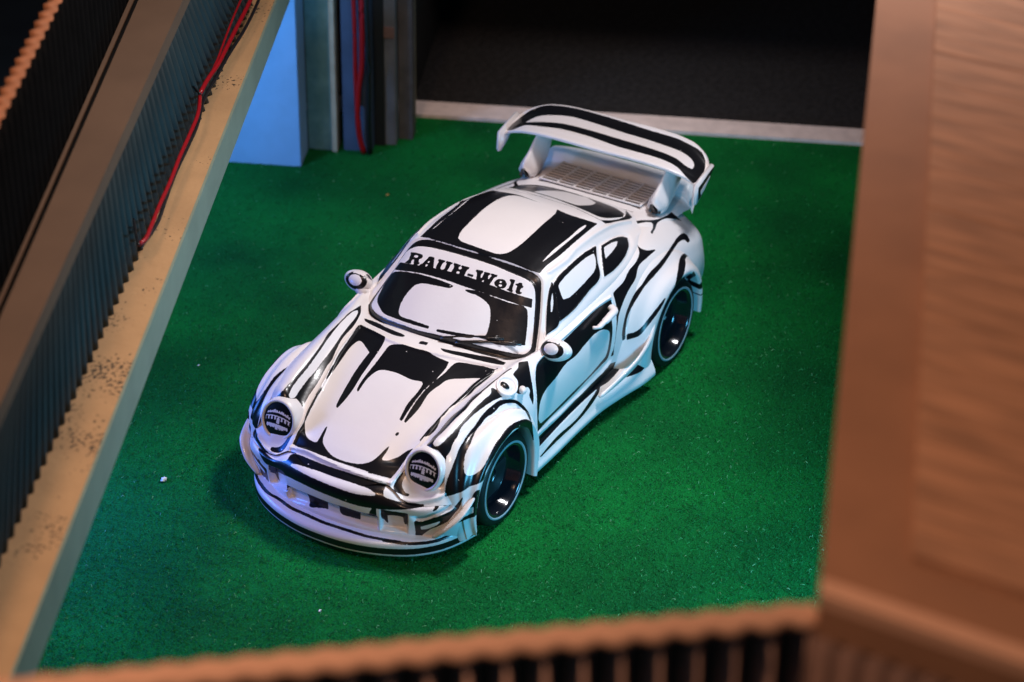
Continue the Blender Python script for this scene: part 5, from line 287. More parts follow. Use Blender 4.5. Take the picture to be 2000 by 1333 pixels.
 ('k',{'m': 1},'995,0 988,0 980,14 977,27 978,39 981,50 988,60 998,69 1010,77 1025,83 1042,88 1058,92 1073,97 1053,100 1034,102 1015,104 997,105 979,106 962,107 946,107 931,107 917,106 903,105 889,104 876,103 863,102 851,102 839,104 827,105 815,107 804,110 793,112 782,114 771,116 760,117 749,118 739,118 728,117 717,115 707,114 697,111 686,109 676,108 665,106 655,104 644,102 634,100 623,98 613,96 603,94 594,92 584,91 575,88 566,86 557,85 548,83 539,81 530,79 521,78 513,77 504,76 495,76 486,76 478,76 469,76 460,77 451,77 442,76 433,76 424,76 415,76 406,76 397,75 389,75 380,75 371,74 362,73 354,72 345,71 336,69 328,67 319,64 311,60 302,56 294,52 302,54 311,55 319,57 328,58 336,59 345,61 353,62 361,63 370,64 378,65 386,65 395,66 403,66 411,66 420,67 428,67 436,67 445,66 453,66 461,66 469,65 477,65 486,64 494,63 502,63 510,62 518,60 525,59 533,58 541,56 549,54 556,50 564,46 571,42 578,37 586,32 593,27 601,21 608,15 616,14 624,17 631,21 640,26 648,31 656,37 665,43 674,48 683,52 693,56 702,59 712,60 722,61 732,61 743,61 753,62 764,62 775,63 785,65 796,68 807,70 818,73 830,76 842,77 854,78 866,77 879,76 893,72 907,68 921,62 933,55 945,47 955,37 965,27 976,16 986,4 991,0 997,0'),
 ('k',{'m': 1},'1356,150 1345,150 1334,150 1397,45 1389,45 1379,44 1379,37 1379,30 1328,66 1302,82 1265,104 1191,136 1161,147 1138,154 1118,159 1099,164 1081,168 1063,171 1046,174 1028,176 1011,178 995,180 978,181 962,182 947,182 931,182 916,182 901,180 886,179 872,177 859,176 845,175 833,174 820,174 808,173 796,173 784,173 773,172 761,171 750,170 739,169 728,167 717,165 707,162 697,159 686,156 676,153 666,150 657,148 646,146 636,144 626,142 616,140 607,139 597,137 588,135 579,133 569,132 559,130 550,129 540,127 530,126 521,125 511,124 503,123 494,122 486,122 477,121 468,121 460,120 451,120 442,120 433,120 424,120 415,121 406,122 398,124 389,126 380,128 386,138 396,138 406,138 417,137 427,136 438,135 448,135 458,135 467,134 477,134 486,134 495,134 505,135 514,136 522,137 531,138 540,140 549,142 557,144 566,146 575,148 584,150 593,153 603,155 612,158 622,161 632,164 643,166 653,169 664,171 674,173 685,175 695,177 706,178 717,180 728,181 739,183 751,185 763,187 775,189 788,191 800,193 813,195 827,197 841,199 855,200 871,201 886,202 903,202 919,203 936,202 953,202 971,201 989,200 1007,198 1024,196 1041,193 1058,190 1076,187 1093,183 1110,179 1128,174 1147,169 1168,163 1193,155 1231,139 1341,80 1381,53 1391,45 1398,45 1409,45 1418,45 1335,150 1349,150'),
 ('k',{'m': 1},'747,335 733,335 718,336 703,336 688,336 674,335 659,333 646,331 632,329 619,326 606,324 594,321 582,318 570,314 559,310 548,307 537,302 527,298 516,294 506,289 497,284 487,280 477,275 467,270 456,265 445,261 435,256 425,250 416,243 408,236 402,226 398,216 395,205 393,193 391,181 388,169 386,158 396,156 406,155 415,153 418,164 420,174 422,185 424,196 429,205 434,214 440,223 447,231 455,238 464,245 473,251 481,256 491,261 500,265 510,269 520,273 530,277 540,281 550,285 561,289 571,293 582,297 593,301 604,304 616,308 628,312 641,315 655,318 670,321 685,324 700,327 715,329 731,332'),
 ('k',{'m': 1},'1308,356 1293,367 1352,395 1416,419 1462,440 1501,458 1533,473 1719,25 1731,14 1743,5 1028,375 1004,375 983,375 946,360 927,360 908,360 890,360 871,360 853,360 835,360 818,360 800,360 815,360 832,360 849,360 866,360 885,360 903,360 1804,0 1684,487 1786,1 1774,9 1762,19 1750,29 1604,480 1578,467 1550,453 1521,438 1490,422 1459,405 1424,388 1396,371 1351,365'),
],
'bumper': [
 ('k',{},'58,-657 52,-642 49,-627 50,-612 54,-597 60,-582 65,-567 71,-551 78,-534 84,-517 88,-500 93,-481 98,-460 102,-440 104,-422 104,-405 102,-389 99,-375 93,-365 86,-360 76,-360 66,-360 60,-354 54,-344 50,-332 46,-321 42,-309 38,-298 34,-287 30,-276 27,-266 23,-255 20,-244 17,-233 15,-222 13,-211 11,-200 10,-188 9,-177 8,-166 7,-154 6,-143 6,-132 5,-121 4,-110 3,-99 2,-88 1,-76 0,-65 0,-54 0,-42 0,-30 0,-19 0,-7 0,5 0,16 0,27 0,39 0,50 0,61 0,72 0,84 0,94 0,106 0,116 1,128 2,139 3,151 4,163 5,174 6,186 8,197 9,209 12,221 15,233 19,245 23,258 27,270 31,282 35,294 39,306 42,317 44,328 46,339 47,349 58,353 68,355 77,358 85,363 93,368 99,375 102,385 103,397 103,409 102,420 100,432 98,443 95,454 91,466 94,455 97,445 99,435 101,424 102,414 103,404 101,414 99,424 97,434 93,443 89,453 85,462 80,472 75,480 70,489 66,498 61,507 57,517 52,526 49,535 45,544 42,554 39,564 37,574 35,584 33,594 31,605 30,616 30,627 44,636 49,627 54,618 59,609 65,600 70,590 75,581 81,572 87,563 93,553 99,544 107,534 114,524 121,513 126,502 131,490 135,479 138,468 141,457 144,445 146,434 148,423 149,411 151,400 152,389 154,378 155,367 155,355 155,345 156,335 156,325 157,315 158,305 159,295 159,285 160,275 160,265 161,255 161,245 161,234 161,224 161,213 160,203 160,193 159,182 159,172 158,161 157,151 157,140 156,129 156,118 155,108 154,97 153,86 153,75 152,64 151,53 151,42 150,30 150,19 149,7 149,-4 149,-16 148,-28 148,-39 148,-51 148,-63 147,-74 147,-86 147,-97 147,-108 146,-120 146,-131 146,-142 145,-154 145,-165 145,-177 145,-189 145,-201 145,-214 146,-227 146,-239 147,-253 148,-266 148,-279 149,-293 150,-307 151,-321 152,-335 153,-349 154,-366 154,-383 155,-400 156,-417 157,-435 158,-454 159,-472 160,-490 161,-508 162,-525 162,-541 162,-556 163,-571 160,-583 150,-592 138,-599 124,-606 109,-614 98,-622 88,-630 79,-639 71,-648'),
 ('w',{},'104,-326 97,-321 90,-314 86,-303 82,-290 78,-278 75,-265 71,-252 68,-240 66,-227 63,-215 61,-203 60,-190 58,-178 57,-166 56,-155 54,-143 53,-132 52,-120 51,-109 50,-98 50,-86 49,-75 49,-64 48,-53 48,-41 48,-30 47,-19 47,-7 47,4 47,16 47,27 47,39 48,51 48,62 48,74 49,85 49,97 50,108 50,120 51,131 52,142 53,154 53,165 54,176 55,187 56,199 57,210 59,221 61,232 64,243 67,255 70,266 74,277 78,289 82,300 86,310 90,321 99,331 106,319 107,310 108,299 108,289 108,278 108,267 108,258 108,248 108,238 108,228 109,218 109,208 109,198 109,188 109,177 109,167 109,156 108,145 108,134 108,123 107,112 107,101 106,90 106,79 106,68 105,56 105,45 105,33 104,22 104,10 103,-1 103,-13 103,-25 102,-36 102,-48 102,-60 102,-72 101,-84 101,-96 101,-108 101,-121 101,-133 101,-146 100,-158 100,-171 100,-183 100,-196 100,-209 100,-222 101,-235 102,-249 103,-263 105,-278 106,-293 107,-308'),
 ('relief',{'d': -0.035, 'e': 0.01},'235,-339 232,-324 231,-309 229,-295 227,-280 226,-266 225,-252 224,-238 222,-225 221,-211 220,-197 218,-184 217,-171 216,-157 215,-144 214,-132 213,-119 213,-107 212,-94 212,-82 212,-70 212,-58 212,-47 213,-35 213,-23 213,-12 214,0 214,11 214,23 214,34 214,46 213,57 213,68 213,79 212,90 212,102 212,113 212,123 212,134 213,145 214,156 215,166 216,177 217,187 218,197 219,208 220,218 221,229 221,239 221,250 220,260 219,270 218,281 217,291 217,302 216,312 218,322 220,332 222,342 236,341 249,342 262,342 274,342 286,342 298,342 311,343 323,343 322,333 322,323 321,313 321,303 321,292 321,282 321,272 321,262 320,252 320,241 319,231 319,221 318,210 317,199 316,189 315,178 315,167 314,157 313,146 312,135 312,124 311,114 310,103 310,92 309,81 309,70 309,58 309,47 309,36 309,24 309,13 310,1 310,-11 310,-22 310,-34 310,-46 310,-58 310,-70 309,-82 309,-94 309,-106 308,-118 308,-131 308,-143 308,-156 309,-169 310,-181 311,-195 314,-208 316,-222 319,-237 322,-251 325,-266 327,-280 329,-293 331,-306 331,-318 331,-330 329,-340 323,-347 313,-350 299,-350 283,-347 267,-344 250,-340'),
 ('k',{'b': 0.009},'230,-226 228,-212 226,-198 224,-185 223,-171 221,-158 220,-145 219,-132 218,-120 217,-107 216,-95 215,-83 215,-71 214,-59 214,-47 214,-35 214,-23 214,-12 214,0 214,11 214,23 214,34 214,46 213,57 213,68 212,79 212,91 212,102 212,113 212,123 212,134 213,145 214,156 214,166 216,177 217,187 218,197 219,208 220,218 221,229 221,239 221,250 221,260 220,270 219,281 218,291 218,301 219,311 221,322 225,331 229,341 246,340 245,330 244,320 244,309 243,299 243,289 242,279 241,268 239,258 239,248 238,237 238,225 239,212 253,211 267,209 280,208 294,207 293,196 293,185 293,174 293,164 292,153 292,142 292,131 293,120 293,109 293,98 292,88 288,80 281,75 268,75 255,75 243,73 236,67 230,59 227,50 224,37 223,24 224,10 226,-2 229,-16 232,-29 247,-30 262,-31 276,-31 290,-32 292,-44 293,-56 295,-68 296,-81 298,-93 299,-105 300,-118 302,-131 303,-143 303,-155 301,-165 293,-169 280,-170 269,-171 258,-177 249,-183 240,-191 233,-199 230,-212'),  # shade of the recess between the blocks, inked black
 ('k',{},'154,-374 155,-362 162,-360 171,-359 182,-358 194,-359 209,-360 223,-360 235,-359 235,-339 232,-324 229,-309 226,-294 224,-280 221,-265 219,-251 217,-237 215,-224 213,-210 212,-196 211,-182 210,-169 209,-156 209,-143 208,-131 208,-118 207,-106 207,-94 216,-95 216,-107 217,-120 218,-132 219,-145 220,-158 221,-171 223,-184 224,-198 226,-212 227,-226 229,-240 231,-254 234,-268 236,-283 238,-298 241,-313 244,-329 247,-345 265,-357 284,-369 278,-381 265,-380 252,-378 238,-375 223,-373 208,-372 194,-371 182,-371 172,-372 163,-373'),
 ('k',{},'156,325 159,340 169,340 180,341 194,341 209,340 225,339 224,327 222,314 219,303 203,299 189,304 177,311 166,318'),
 ('k',{'b': 0.006},'166,377 166,387 166,398 165,408 165,418 165,429 165,439 165,449 165,460 164,470 164,480 164,490 163,500 162,510 162,520 160,530 159,540 174,541 188,542 202,542 216,541 230,540 244,538 257,536 270,534 288,521 266,516 249,516 233,515 228,506 226,497 225,487 224,478 223,468 223,458 223,446 224,435 226,423 228,411 230,399 245,399 259,400 274,400 288,401 278,391 262,380 247,376 231,375 217,376 202,376 188,377 177,377'),
 ('relief',{'d': -0.045, 'e': 0.008},'167,375 166,385 166,395 166,405 165,415 165,425 165,435 165,446 165,456 164,466 164,476 164,486 163,496 162,506 161,516 160,526 159,535 158,545 173,544 188,543 202,541 216,540 230,539 244,538 257,536 271,535 284,534 298,533 311,532 325,531 324,522 323,513 322,504 322,495 322,485 321,476 321,466 320,456 320,446 320,436 320,426 320,416 320,406 320,396 321,386 321,376 321,366 309,367 296,367 284,368 271,369 258,370 245,370 232,371 217,372 202,374 189,374 177,375'),
 ('k',{'b': 0.006},'170,-543 170,-526 170,-509 169,-491 167,-473 164,-455 160,-435 157,-416 155,-399 154,-385 157,-374 162,-368 170,-366 182,-367 197,-369 214,-373 230,-374 244,-373 257,-371 269,-368 282,-365 278,-381 263,-380 246,-376 230,-374 218,-389 214,-405 213,-422 214,-442 217,-461 221,-481 225,-500 229,-520 245,-522 261,-524 275,-525 291,-522 304,-518 301,-532 295,-543 283,-549 269,-552 254,-553 238,-552 221,-550 204,-548 187,-545'),
 ('relief',{'d': -0.045, 'e': 0.008},'170,-543 168,-526 165,-508 162,-489 158,-469 155,-449 154,-430 153,-413 153,-398 155,-385 158,-374 162,-367 168,-361 176,-357 185,-355 197,-354 212,-355 228,-356 243,-357 256,-358 269,-358 281,-357 284,-372 288,-390 293,-408 300,-429 307,-450 315,-471 322,-491 328,-509 333,-526 335,-540 334,-551 329,-559 320,-564 308,-566 294,-566 278,-564 260,-560 241,-556 222,-552 204,-548 186,-544'),
 ('k',{},'176,-656 191,-654 204,-651 217,-648 230,-646 244,-645 258,-643 271,-642 285,-641 299,-640 313,-639 327,-638 342,-640 360,-645 366,-639 366,-654 354,-660 342,-665 329,-669 314,-672 299,-673 283,-674 266,-674 248,-672 231,-669 214,-666 196,-661'),
 ('k',{'m': 1},'60,777 35,773 0,763 0,778 0,790 0,802 6,816 20,832 20,844 20,856 30,870 30,883 30,896 30,910 30,922 30,935 30,948 30,961 30,949 30,937 30,927 30,915 29,903 35,891 43,879 43,865 41,850 44,839 48,829 52,819 55,809 59,797 63,785'),
 ('k',{'m': 1},'227,585 226,594 224,604 223,614 220,623 216,633 211,643 205,654 198,664 192,675 185,685 178,696 171,706 165,716 159,726 152,736 146,745 140,755 136,764 132,773 128,782 125,792 122,801 119,810 116,819 112,828 107,837 100,846 93,854 87,862 81,870 76,878 70,887 64,896 56,905 68,902 76,898 84,892 92,886 100,879 107,872 115,864 122,855 129,846 136,837 145,828 155,820 165,813 175,806 184,798 193,791 200,783 206,774 212,764 218,754 223,743 228,733 235,723 241,713 248,703 255,692 262,683 271,673 281,664 290,656 301,647 311,639 321,630 330,622 341,617 344,606 345,595 347,584 333,585 319,586 306,586 292,586 278,586 264,586 250,586'),
 ('w',{'m': 1},'261,614 254,625 248,636 241,646 235,657 228,667 222,678 216,688 211,699 205,709 200,720 196,730 192,741 189,751 202,742 216,733 228,723 236,714 244,704 252,694 259,684 266,674 273,664 278,654 283,645 286,635 289,626 292,616 277,615'),
 ('k',{},'60,999 70,999 82,999 95,999 109,999 121,999 131,999 145,999 159,999 172,999 185,999 197,999 209,999 220,999 232,999 243,999 253,999 254,989 247,971 240,954 235,938 231,924 229,910 227,897 226,885 226,873 228,861 230,850 233,839 237,829 241,818 234,827 228,836 222,845 216,854 209,863 201,871 194,879 187,887 181,895 174,903 167,912 160,921 154,929 147,938 141,947 135,955 128,963 122,970 115,977 109,985 104,993 97,999 87,999 78,999 69,999'),
 ('w',{},'155,937 156,949 160,964 167,979 173,994 185,992 198,991 210,990 223,989 219,975 216,961 213,947 210,934 208,921 207,909 206,897 206,885 207,874 198,882 189,890 181,899 173,907 165,916 159,926'),
 ('k',{},'0,735 16,738 44,741 61,739 72,735 81,729 88,713 77,715 67,718 54,719 35,718 6,710 0,714 0,724'),
 ('relief',{'d': -0.03, 'e': 0.02},'180,572 178,582 176,591 175,601 173,610 171,620 168,630 164,639 158,650 151,660 144,670 136,680 130,690 124,700 119,710 114,719 110,729 106,739 103,748 99,756 95,765 91,773 87,781 84,789 81,798 78,806 73,815 69,825 79,823 89,821 96,815 102,807 106,799 110,789 114,780 118,770 123,760 127,751 132,741 138,732 145,722 153,713 160,703 167,693 173,683 179,673 185,663 191,653 196,643 201,632 206,622 211,612 215,601 220,591 207,585 193,578'),
],
'fflare': [
 ('k',{'m': 1},'195,0 188,0 195,0 203,0 210,0 218,0 228,10 235,20 242,30 249,39 257,48 267,56 276,64 284,72 292,80 301,88 311,99 321,111 332,121 322,118 311,113 300,105 289,96 278,87 268,81 259,74 251,66 242,58 234,49 224,40 215,33 206,25 196,18 186,10 177,3 170,0 161,0 154,0 146,0 140,0 130,0 120,0 112,0 105,0 111,0 120,0 132,0 141,0 150,0 161,0 169,0 180,0'),
 ('k',{},'383,201 389,211 387,232 373,235 359,237 346,240 333,240 320,240 308,240 296,240 283,240 270,240 257,240 244,240 222,255 209,255 196,255 184,254 196,224 200,202 194,189 186,178 181,166 180,154 182,142 183,126 175,95 171,81 168,71 165,62 159,51 153,41 146,30 155,39 163,49 171,58 178,66 185,73 193,81 200,88 212,104 224,124 231,134 238,142 245,149 253,156 261,162 271,167 280,172 290,175 301,178 311,181 322,184 332,186 343,189 354,191 364,194 374,197'),
 ('w',{},'255,162 261,171 266,181 272,190 278,200 266,200 254,201 242,201 229,201 223,191 215,183 209,173 204,163 203,152 203,141 202,126 194,99 189,84 199,93 213,114 224,128 233,138 240,146 248,154'),
 ('k',{},'658,80 671,80 684,80 694,80 705,79 716,78 727,78 739,78 750,78 761,78 773,77 786,75 798,72 811,69 824,66 838,63 852,60 867,56 882,53 898,50 914,47 931,45 947,42 962,39 977,37 992,34 1006,32 1021,29 1036,25 1051,21 1065,19 1080,19 1095,20 1110,21 1126,21 1144,20 1164,17 1185,13 1209,6 1235,0 1251,0 1261,5 1263,15 1276,18 1276,30 1291,32 1291,44 1307,45 1305,60 1317,64 1330,69 1279,131 1290,139 1301,147 1309,156 1228,212 1246,219 1266,226 1287,232 1308,238 1329,243 1350,247 1371,251 1391,254 1412,256 1433,258 1410,258 1385,258 1358,258 1330,258 1297,256 1264,254 1223,253 1182,254 1199,269 1224,287 1088,255 1051,248 1015,239 991,235 969,231 947,229 927,229 909,231 893,232 877,233 862,235 847,237 832,238 816,239 801,239 785,237 769,236 754,235 741,236 728,236 716,236 703,236 690,236 678,236 665,236 653,235 640,235 628,234 615,233 602,232 589,230 577,229 564,227 552,226 541,225 529,225 517,226 505,230 493,234 481,236 469,235 459,228 451,217 444,207 438,199 433,192 427,185 421,177 416,170 410,162 404,154 397,146 390,138 384,129 377,119 370,108 365,96 360,85 357,74 353,64 350,54 346,43 341,33 337,23 332,12 328,2 337,4 346,5 355,7 364,8 372,9 381,10 390,12 398,13 407,15 416,18 424,20 432,24 440,27 449,30 457,34 465,37 473,41 481,43 489,46 497,49 505,52 513,55 521,57 529,59 537,62 545,64 554,65 562,67 570,68 579,69 588,70 597,71 607,73 617,75 627,77 637,79 647,80'),
 ('w',{},'674,103 685,102 697,101 709,99 720,98 732,96 743,95 755,94 767,93 782,92 797,92 813,91 828,89 842,87 857,83 871,80 886,78 901,77 916,77 931,78 946,77 962,75 978,72 992,68 1004,64 1017,59 1031,54 1048,51 1065,49 1083,48 1100,47 1117,47 1135,47 1154,46 1174,45 1190,46 1201,51 1209,57 1219,64 1229,69 1240,74 1250,79 1212,121 1219,130 1227,137 1239,142 1249,147 1260,152 1270,158 1282,162 1218,204 1185,206 1159,204 1132,204 1103,205 1077,205 1053,205 1031,205 1009,204 990,202 972,201 954,201 936,200 920,200 904,199 890,199 876,199 862,199 849,199 836,199 823,198 808,198 794,198 780,198 767,198 754,199 741,200 728,201 716,202 703,203 691,204 680,204 669,205 658,205 647,206 636,206 625,206 614,206 603,206 591,205 578,205 566,204 554,202 543,200 532,197 521,193 511,189 502,184 493,178 485,171 478,165 472,157 468,148 467,140 468,131 472,122 478,116 484,113 491,111 499,109 507,108 515,107 523,106 532,105 541,105 551,105 560,104 570,104 580,104 591,104 601,104 611,105 621,105 632,105 643,105 653,105 664,104'),
],
'splitter': [
 ('l',{'w': 0.011},'121,-797 105,-762 100,-739 96,-719 94,-701 92,-684 90,-667 88,-651 86,-635 84,-619 83,-604 82,-589 81,-574 81,-559 80,-544 79,-530 78,-517 77,-503 75,-489 72,-476 69,-463 66,-451 63,-438 61,-424 59,-410 58,-397 57,-383 57,-369 57,-354 58,-340 58,-327 58,-313 59,-300 59,-286 59,-273 58,-260 57,-247 56,-233 55,-220 54,-208 53,-195 52,-182 52,-169 51,-157 51,-144 51,-131 51,-119 51,-106 52,-94 52,-82 52,-69 53,-57 53,-45 54,-32 54,-20 54,-9 54,3 54,14 54,25 53,37 53,48 53,59 53,70 53,81 53,92 53,104 53,115 54,126 54,137 54,148 55,159 55,171 56,182 57,193 58,204 59,216 60,227 61,238 62,250 63,261 65,272 66,283 67,294 68,304 69,315 69,325 70,336 71,346 72,356 72,366 73,376 74,386 75,396 76,406 77,416 78,426 79,436 80,445 81,455 82,465 83,474 85,484 86,493 88,502 89,512 89,502 88,493 87,484 87,475 86,465 86,456 85,447 85,437 85,428 84,418 85,428 86,437 87,447 88,456 89,466 91,475 92,484 93,494 94,503 95,512 96,521 97,530 98,539 99,548 99,557 100,566 101,575 101,584 102,594 103,604 103,613 104,623 105,633 105,642 106,652 107,661 107,671 108,680 108,690 108,700 108,711 108,721 108,731 108,742 107,752 106,762 105,772 104,782 103,792 102,802 102,813 101,823'),
],
'wing': [
 ('k',{'b': 0.014},'86,-830 109,-830 130,-827 147,-821 164,-815 181,-809 197,-802 213,-797 231,-792 249,-788 267,-784 283,-778 296,-772 307,-764 315,-755 320,-746 324,-736 327,-726 329,-715 331,-704 333,-693 334,-682 336,-670 337,-659 338,-648 339,-636 339,-624 339,-611 340,-598 340,-586 340,-573 340,-560 340,-547 340,-534 341,-521 341,-508 340,-495 340,-482 340,-468 340,-455 340,-442 340,-429 341,-415 341,-402 341,-389 341,-375 341,-362 341,-348 341,-335 341,-322 340,-308 340,-295 340,-281 339,-268 339,-254 339,-241 338,-228 338,-214 338,-201 338,-188 338,-175 337,-162 337,-148 337,-135 337,-122 337,-109 336,-96 336,-83 336,-69 335,-56 335,-43 335,-30 334,-17 334,-4 334,10 333,23 333,36 332,49 331,63 331,76 330,89 329,102 329,116 328,129 327,142 327,155 326,168 326,182 325,195 325,208 324,221 324,234 324,247 323,260 323,273 323,286 324,298 324,311 324,324 324,337 324,349 324,362 324,375 324,388 324,400 324,413 324,426 324,439 324,451 324,464 324,477 324,491 324,504 324,518 323,531 323,544 322,558 322,571 322,584 322,598 322,611 323,625 325,639 327,653 329,667 331,682 334,696 336,709 336,724 333,738 328,751 320,761 310,770 295,778 277,785 257,791 236,796 215,801 195,804 174,808 152,811 131,813 111,814 91,814 74,811 58,806 44,799 29,793 33,778 37,764 42,749 47,738 52,726 57,714 63,703 68,691 72,680 77,668 80,655 84,642 88,629 91,615 94,602 97,588 99,575 101,563 102,550 104,538 105,526 106,513 106,501 107,489 107,476 107,464 108,451 108,439 108,426 109,414 109,402 109,390 109,378 109,366 109,354 109,342 109,330 109,318 109,306 108,294 108,282 108,270 108,257 107,245 107,233 107,220 107,208 107,196 108,183 108,170 108,158 109,145 110,132 111,119 112,107 114,94 115,81 117,67 118,54 120,41 122,28 124,15 125,2 127,-11 129,-25 130,-38 132,-51 133,-64 134,-76 135,-89 136,-102 137,-115 137,-128 138,-141 139,-154 139,-168 140,-181 140,-194 140,-207 141,-220 141,-233 141,-246 141,-259 142,-273 141,-286 141,-299 141,-312 141,-324 140,-337 139,-350 137,-363 136,-375 134,-387 131,-399 129,-412 126,-424 124,-436 121,-448 119,-461 116,-473 114,-486 113,-499 111,-512 110,-526 109,-540 108,-553 107,-567 106,-581 105,-596 104,-610 103,-624 102,-638 100,-652 97,-665 91,-677 84,-688 77,-700 69,-710 62,-721 55,-733 50,-746 48,-769 57,-799'),
 ('w',{'b': 0.009},'132,-686 143,-680 155,-674 167,-669 179,-664 190,-659 201,-652 210,-646 219,-639 227,-631 233,-622 239,-613 245,-603 250,-593 254,-583 258,-572 262,-562 265,-551 268,-540 271,-528 274,-517 276,-505 279,-493 281,-481 283,-469 285,-457 287,-445 288,-433 290,-420 292,-408 293,-395 294,-383 295,-370 296,-356 296,-343 296,-330 296,-316 295,-302 295,-288 294,-274 293,-260 293,-247 292,-233 291,-219 291,-205 290,-192 290,-178 289,-165 288,-151 288,-138 287,-125 286,-111 285,-98 285,-84 284,-71 283,-57 282,-44 281,-30 280,-17 280,-4 279,10 278,23 277,37 276,50 276,63 275,76 274,89 274,102 273,116 273,129 272,142 272,155 271,168 271,181 270,194 270,207 269,220 269,233 268,246 268,259 268,272 267,285 267,297 266,310 266,322 266,335 265,347 264,360 264,373 263,385 262,398 262,410 261,423 261,435 260,448 260,461 260,474 260,487 260,501 260,514 260,527 259,540 258,553 256,567 254,580 252,594 250,609 247,623 245,637 242,651 239,665 235,678 228,691 220,703 210,714 199,724 181,730 159,734 137,737 133,726 130,714 127,702 125,691 125,679 126,665 129,651 134,637 139,623 144,608 150,594 154,580 158,566 160,553 163,540 164,528 166,515 167,502 168,490 169,477 170,464 171,452 171,439 172,426 173,413 173,401 174,388 175,375 175,363 176,350 176,338 177,325 177,313 177,300 178,288 178,275 178,263 178,250 178,238 179,225 179,212 179,200 180,187 180,174 180,162 181,149 181,136 182,123 182,111 183,98 184,85 184,71 185,58 186,45 187,32 187,18 188,5 189,-8 189,-21 190,-34 190,-47 191,-61 191,-74 192,-87 192,-100 192,-113 192,-126 192,-139 192,-152 192,-165 192,-177 192,-190 192,-203 193,-216 193,-229 193,-242 193,-255 193,-268 193,-281 193,-294 193,-307 193,-320 192,-333 192,-345 191,-358 190,-371 189,-383 187,-396 186,-408 184,-420 182,-433 180,-445 177,-457 175,-469 172,-481 170,-493 167,-506 164,-518 161,-530 158,-541 154,-553 150,-565 146,-576 142,-588 138,-600 135,-612 132,-625 130,-639 130,-654 130,-669'),
],
}
PAINT = {k:[(a,b,[tuple(int(q)/1000 for q in p.split(",")) for p in c.split()]) for a,b,c in v] for k,v in PT.items()}
REG = {}
def apply_patch(key, V, s, t, mirror_ok=True):
    """relief and ink of a patch from its tables of (s, t) outlines"""
    S, T = np.meshgrid(s,t,indexing='ij'); ink = np.full(S.shape,-0.03); parts = np.zeros(S.shape,int); N = normals(V)
    REG[key] = (V.copy(), s, t)
    disp = np.zeros(S.shape); pnames = []
    for kind, opt, poly in PAINT.get(key,[]):
        versions = [poly]
        if 'm' in opt: versions.append([(a,-b) for a,b in poly])
        for pl in versions:
            bb = opt.get('b',.0042)
            if kind == 'k': ink = np.maximum(ink, sdf(S,T,pl)+bb)
            elif kind == 'w': ink = np.minimum(ink,-sdf(S,T,pl)+bb*.7)
            elif kind == 'l':      # line with a width
                wd = opt.get('w',0.006); d = sdf(S,T,pl,closed=False); ink = np.maximum(ink,d+wd)
            elif kind == 'seam':
                d = sdf(S,T,pl,closed=opt.get('closed',False)); disp -= opt.get('d',0.012)*np.exp(-(d/opt.get('w',0.011))**2)
            elif kind == 'relief':
                d = sdf(S,T,pl); e = opt.get('e',0.012); disp += opt['d']*(1/(1+np.exp(-np.clip(d/e*4,-40,40))))
            elif kind == 'part':
                nm = opt['name']
                if nm not in pnames: pnames.append(nm)
                parts[sdf(S,T,pl)>0] = pnames.index(nm)+1+ (100 if pl is not poly else 0)
    V = V+N*disp[...,None]
    return V, ink, parts, pnames
def emit(key, name, V, ink, parts, pnames, parent, m=None, keep=None, labels=None):
    """link a patch as one mesh per part region"""
    ns, nt_ = V.shape[:2]; id_ = np.arange(ns*nt_).reshape(ns,nt_)
    F = np.stack([id_[:-1,:-1],id_[1:,:-1],id_[1:,1:],id_[:-1,1:]],-1).reshape(-1,4)
    P = parts.ravel()[F].max(1); keepm = np.ones(len(F),bool)
    if keep is not None: keepm = keep.ravel()[F].all(1)
    res = []
    for code in np.unique(P[keepm]):
        f = F[keepm&(P==code)]; u, inv = np.unique(f, return_inverse=True)
        nm = name if code == 0 else pnames[(code%100)-1]
        o = mesh_np(nm, V.reshape(-1,3)[u], inv.reshape(-1,4), m or M_PAINT, parent, ink.ravel()[u])
        REG.setdefault('objs',{}).setdefault(key,[]).append(o); res.append(o)
    return res

def lathe(profile, n, axis='y', a0=0, a1=2*PI):
    """profile (r, h) spun about an axis; returns V, F"""
    pr = np.array(profile,float); full = abs(a1-a0-2*PI)<1e-6
    th = np.linspace(a0,a1,n,endpoint=not full); V = []
    for a in th:
        for r,h in pr: V.append((r*math.cos(a),h,r*math.sin(a)) if axis=='y' else (r*math.cos(a),r*math.sin(a),h))
    k = len(pr); F = []
    for i in range(n if full else n-1):
        j = (i+1)%n
        for q in range(k-1): F.append((i*k+q,i*k+q+1,j*k+q+1,j*k+q))
    return np.array(V), F
def tube(pts, rad, n=8, flat=1.0):
    pts = [Vector(p) for p in pts]; V = []; F = []
    rads = rad if hasattr(rad,'__len__') else [rad]*len(pts)
    prev = None
    for i,p in enumerate(pts):
        d = (pts[min(i+1,len(pts)-1)]-pts[max(i-1,0)]).normalized()
        a = d.cross(Vector((0,0,1)));
        if a.length < 1e-3: a = d.cross(Vector((1,0,0)))
        a.normalize(); b = a.cross(d).normalized()
        if prev and a.dot(prev)<0: a = -a; b = -b
        prev = a
        for k in range(n):
            q = 2*PI*k/n; V.append(p+a*math.cos(q)*rads[i]+b*math.sin(q)*rads[i]*flat)
    for i in range(len(pts)-1):
        for k in range(n): F.append((i*n+k,i*n+(k+1)%n,(i+1)*n+(k+1)%n,(i+1)*n+k))
    F.append(tuple(range(n))[::-1]); F.append(tuple((len(pts)-1)*n+k for k in range(n)))
    return [tuple(v) for v in V], F
def cat(pts, n=6):
    pts = np.array(pts,float); k = np.concatenate([[0],np.cumsum(np.linalg.norm(np.diff(pts,axis=0),axis=1))])
    return spline(k,pts,np.linspace(0,k[-1],(len(pts)-1)*n+1))
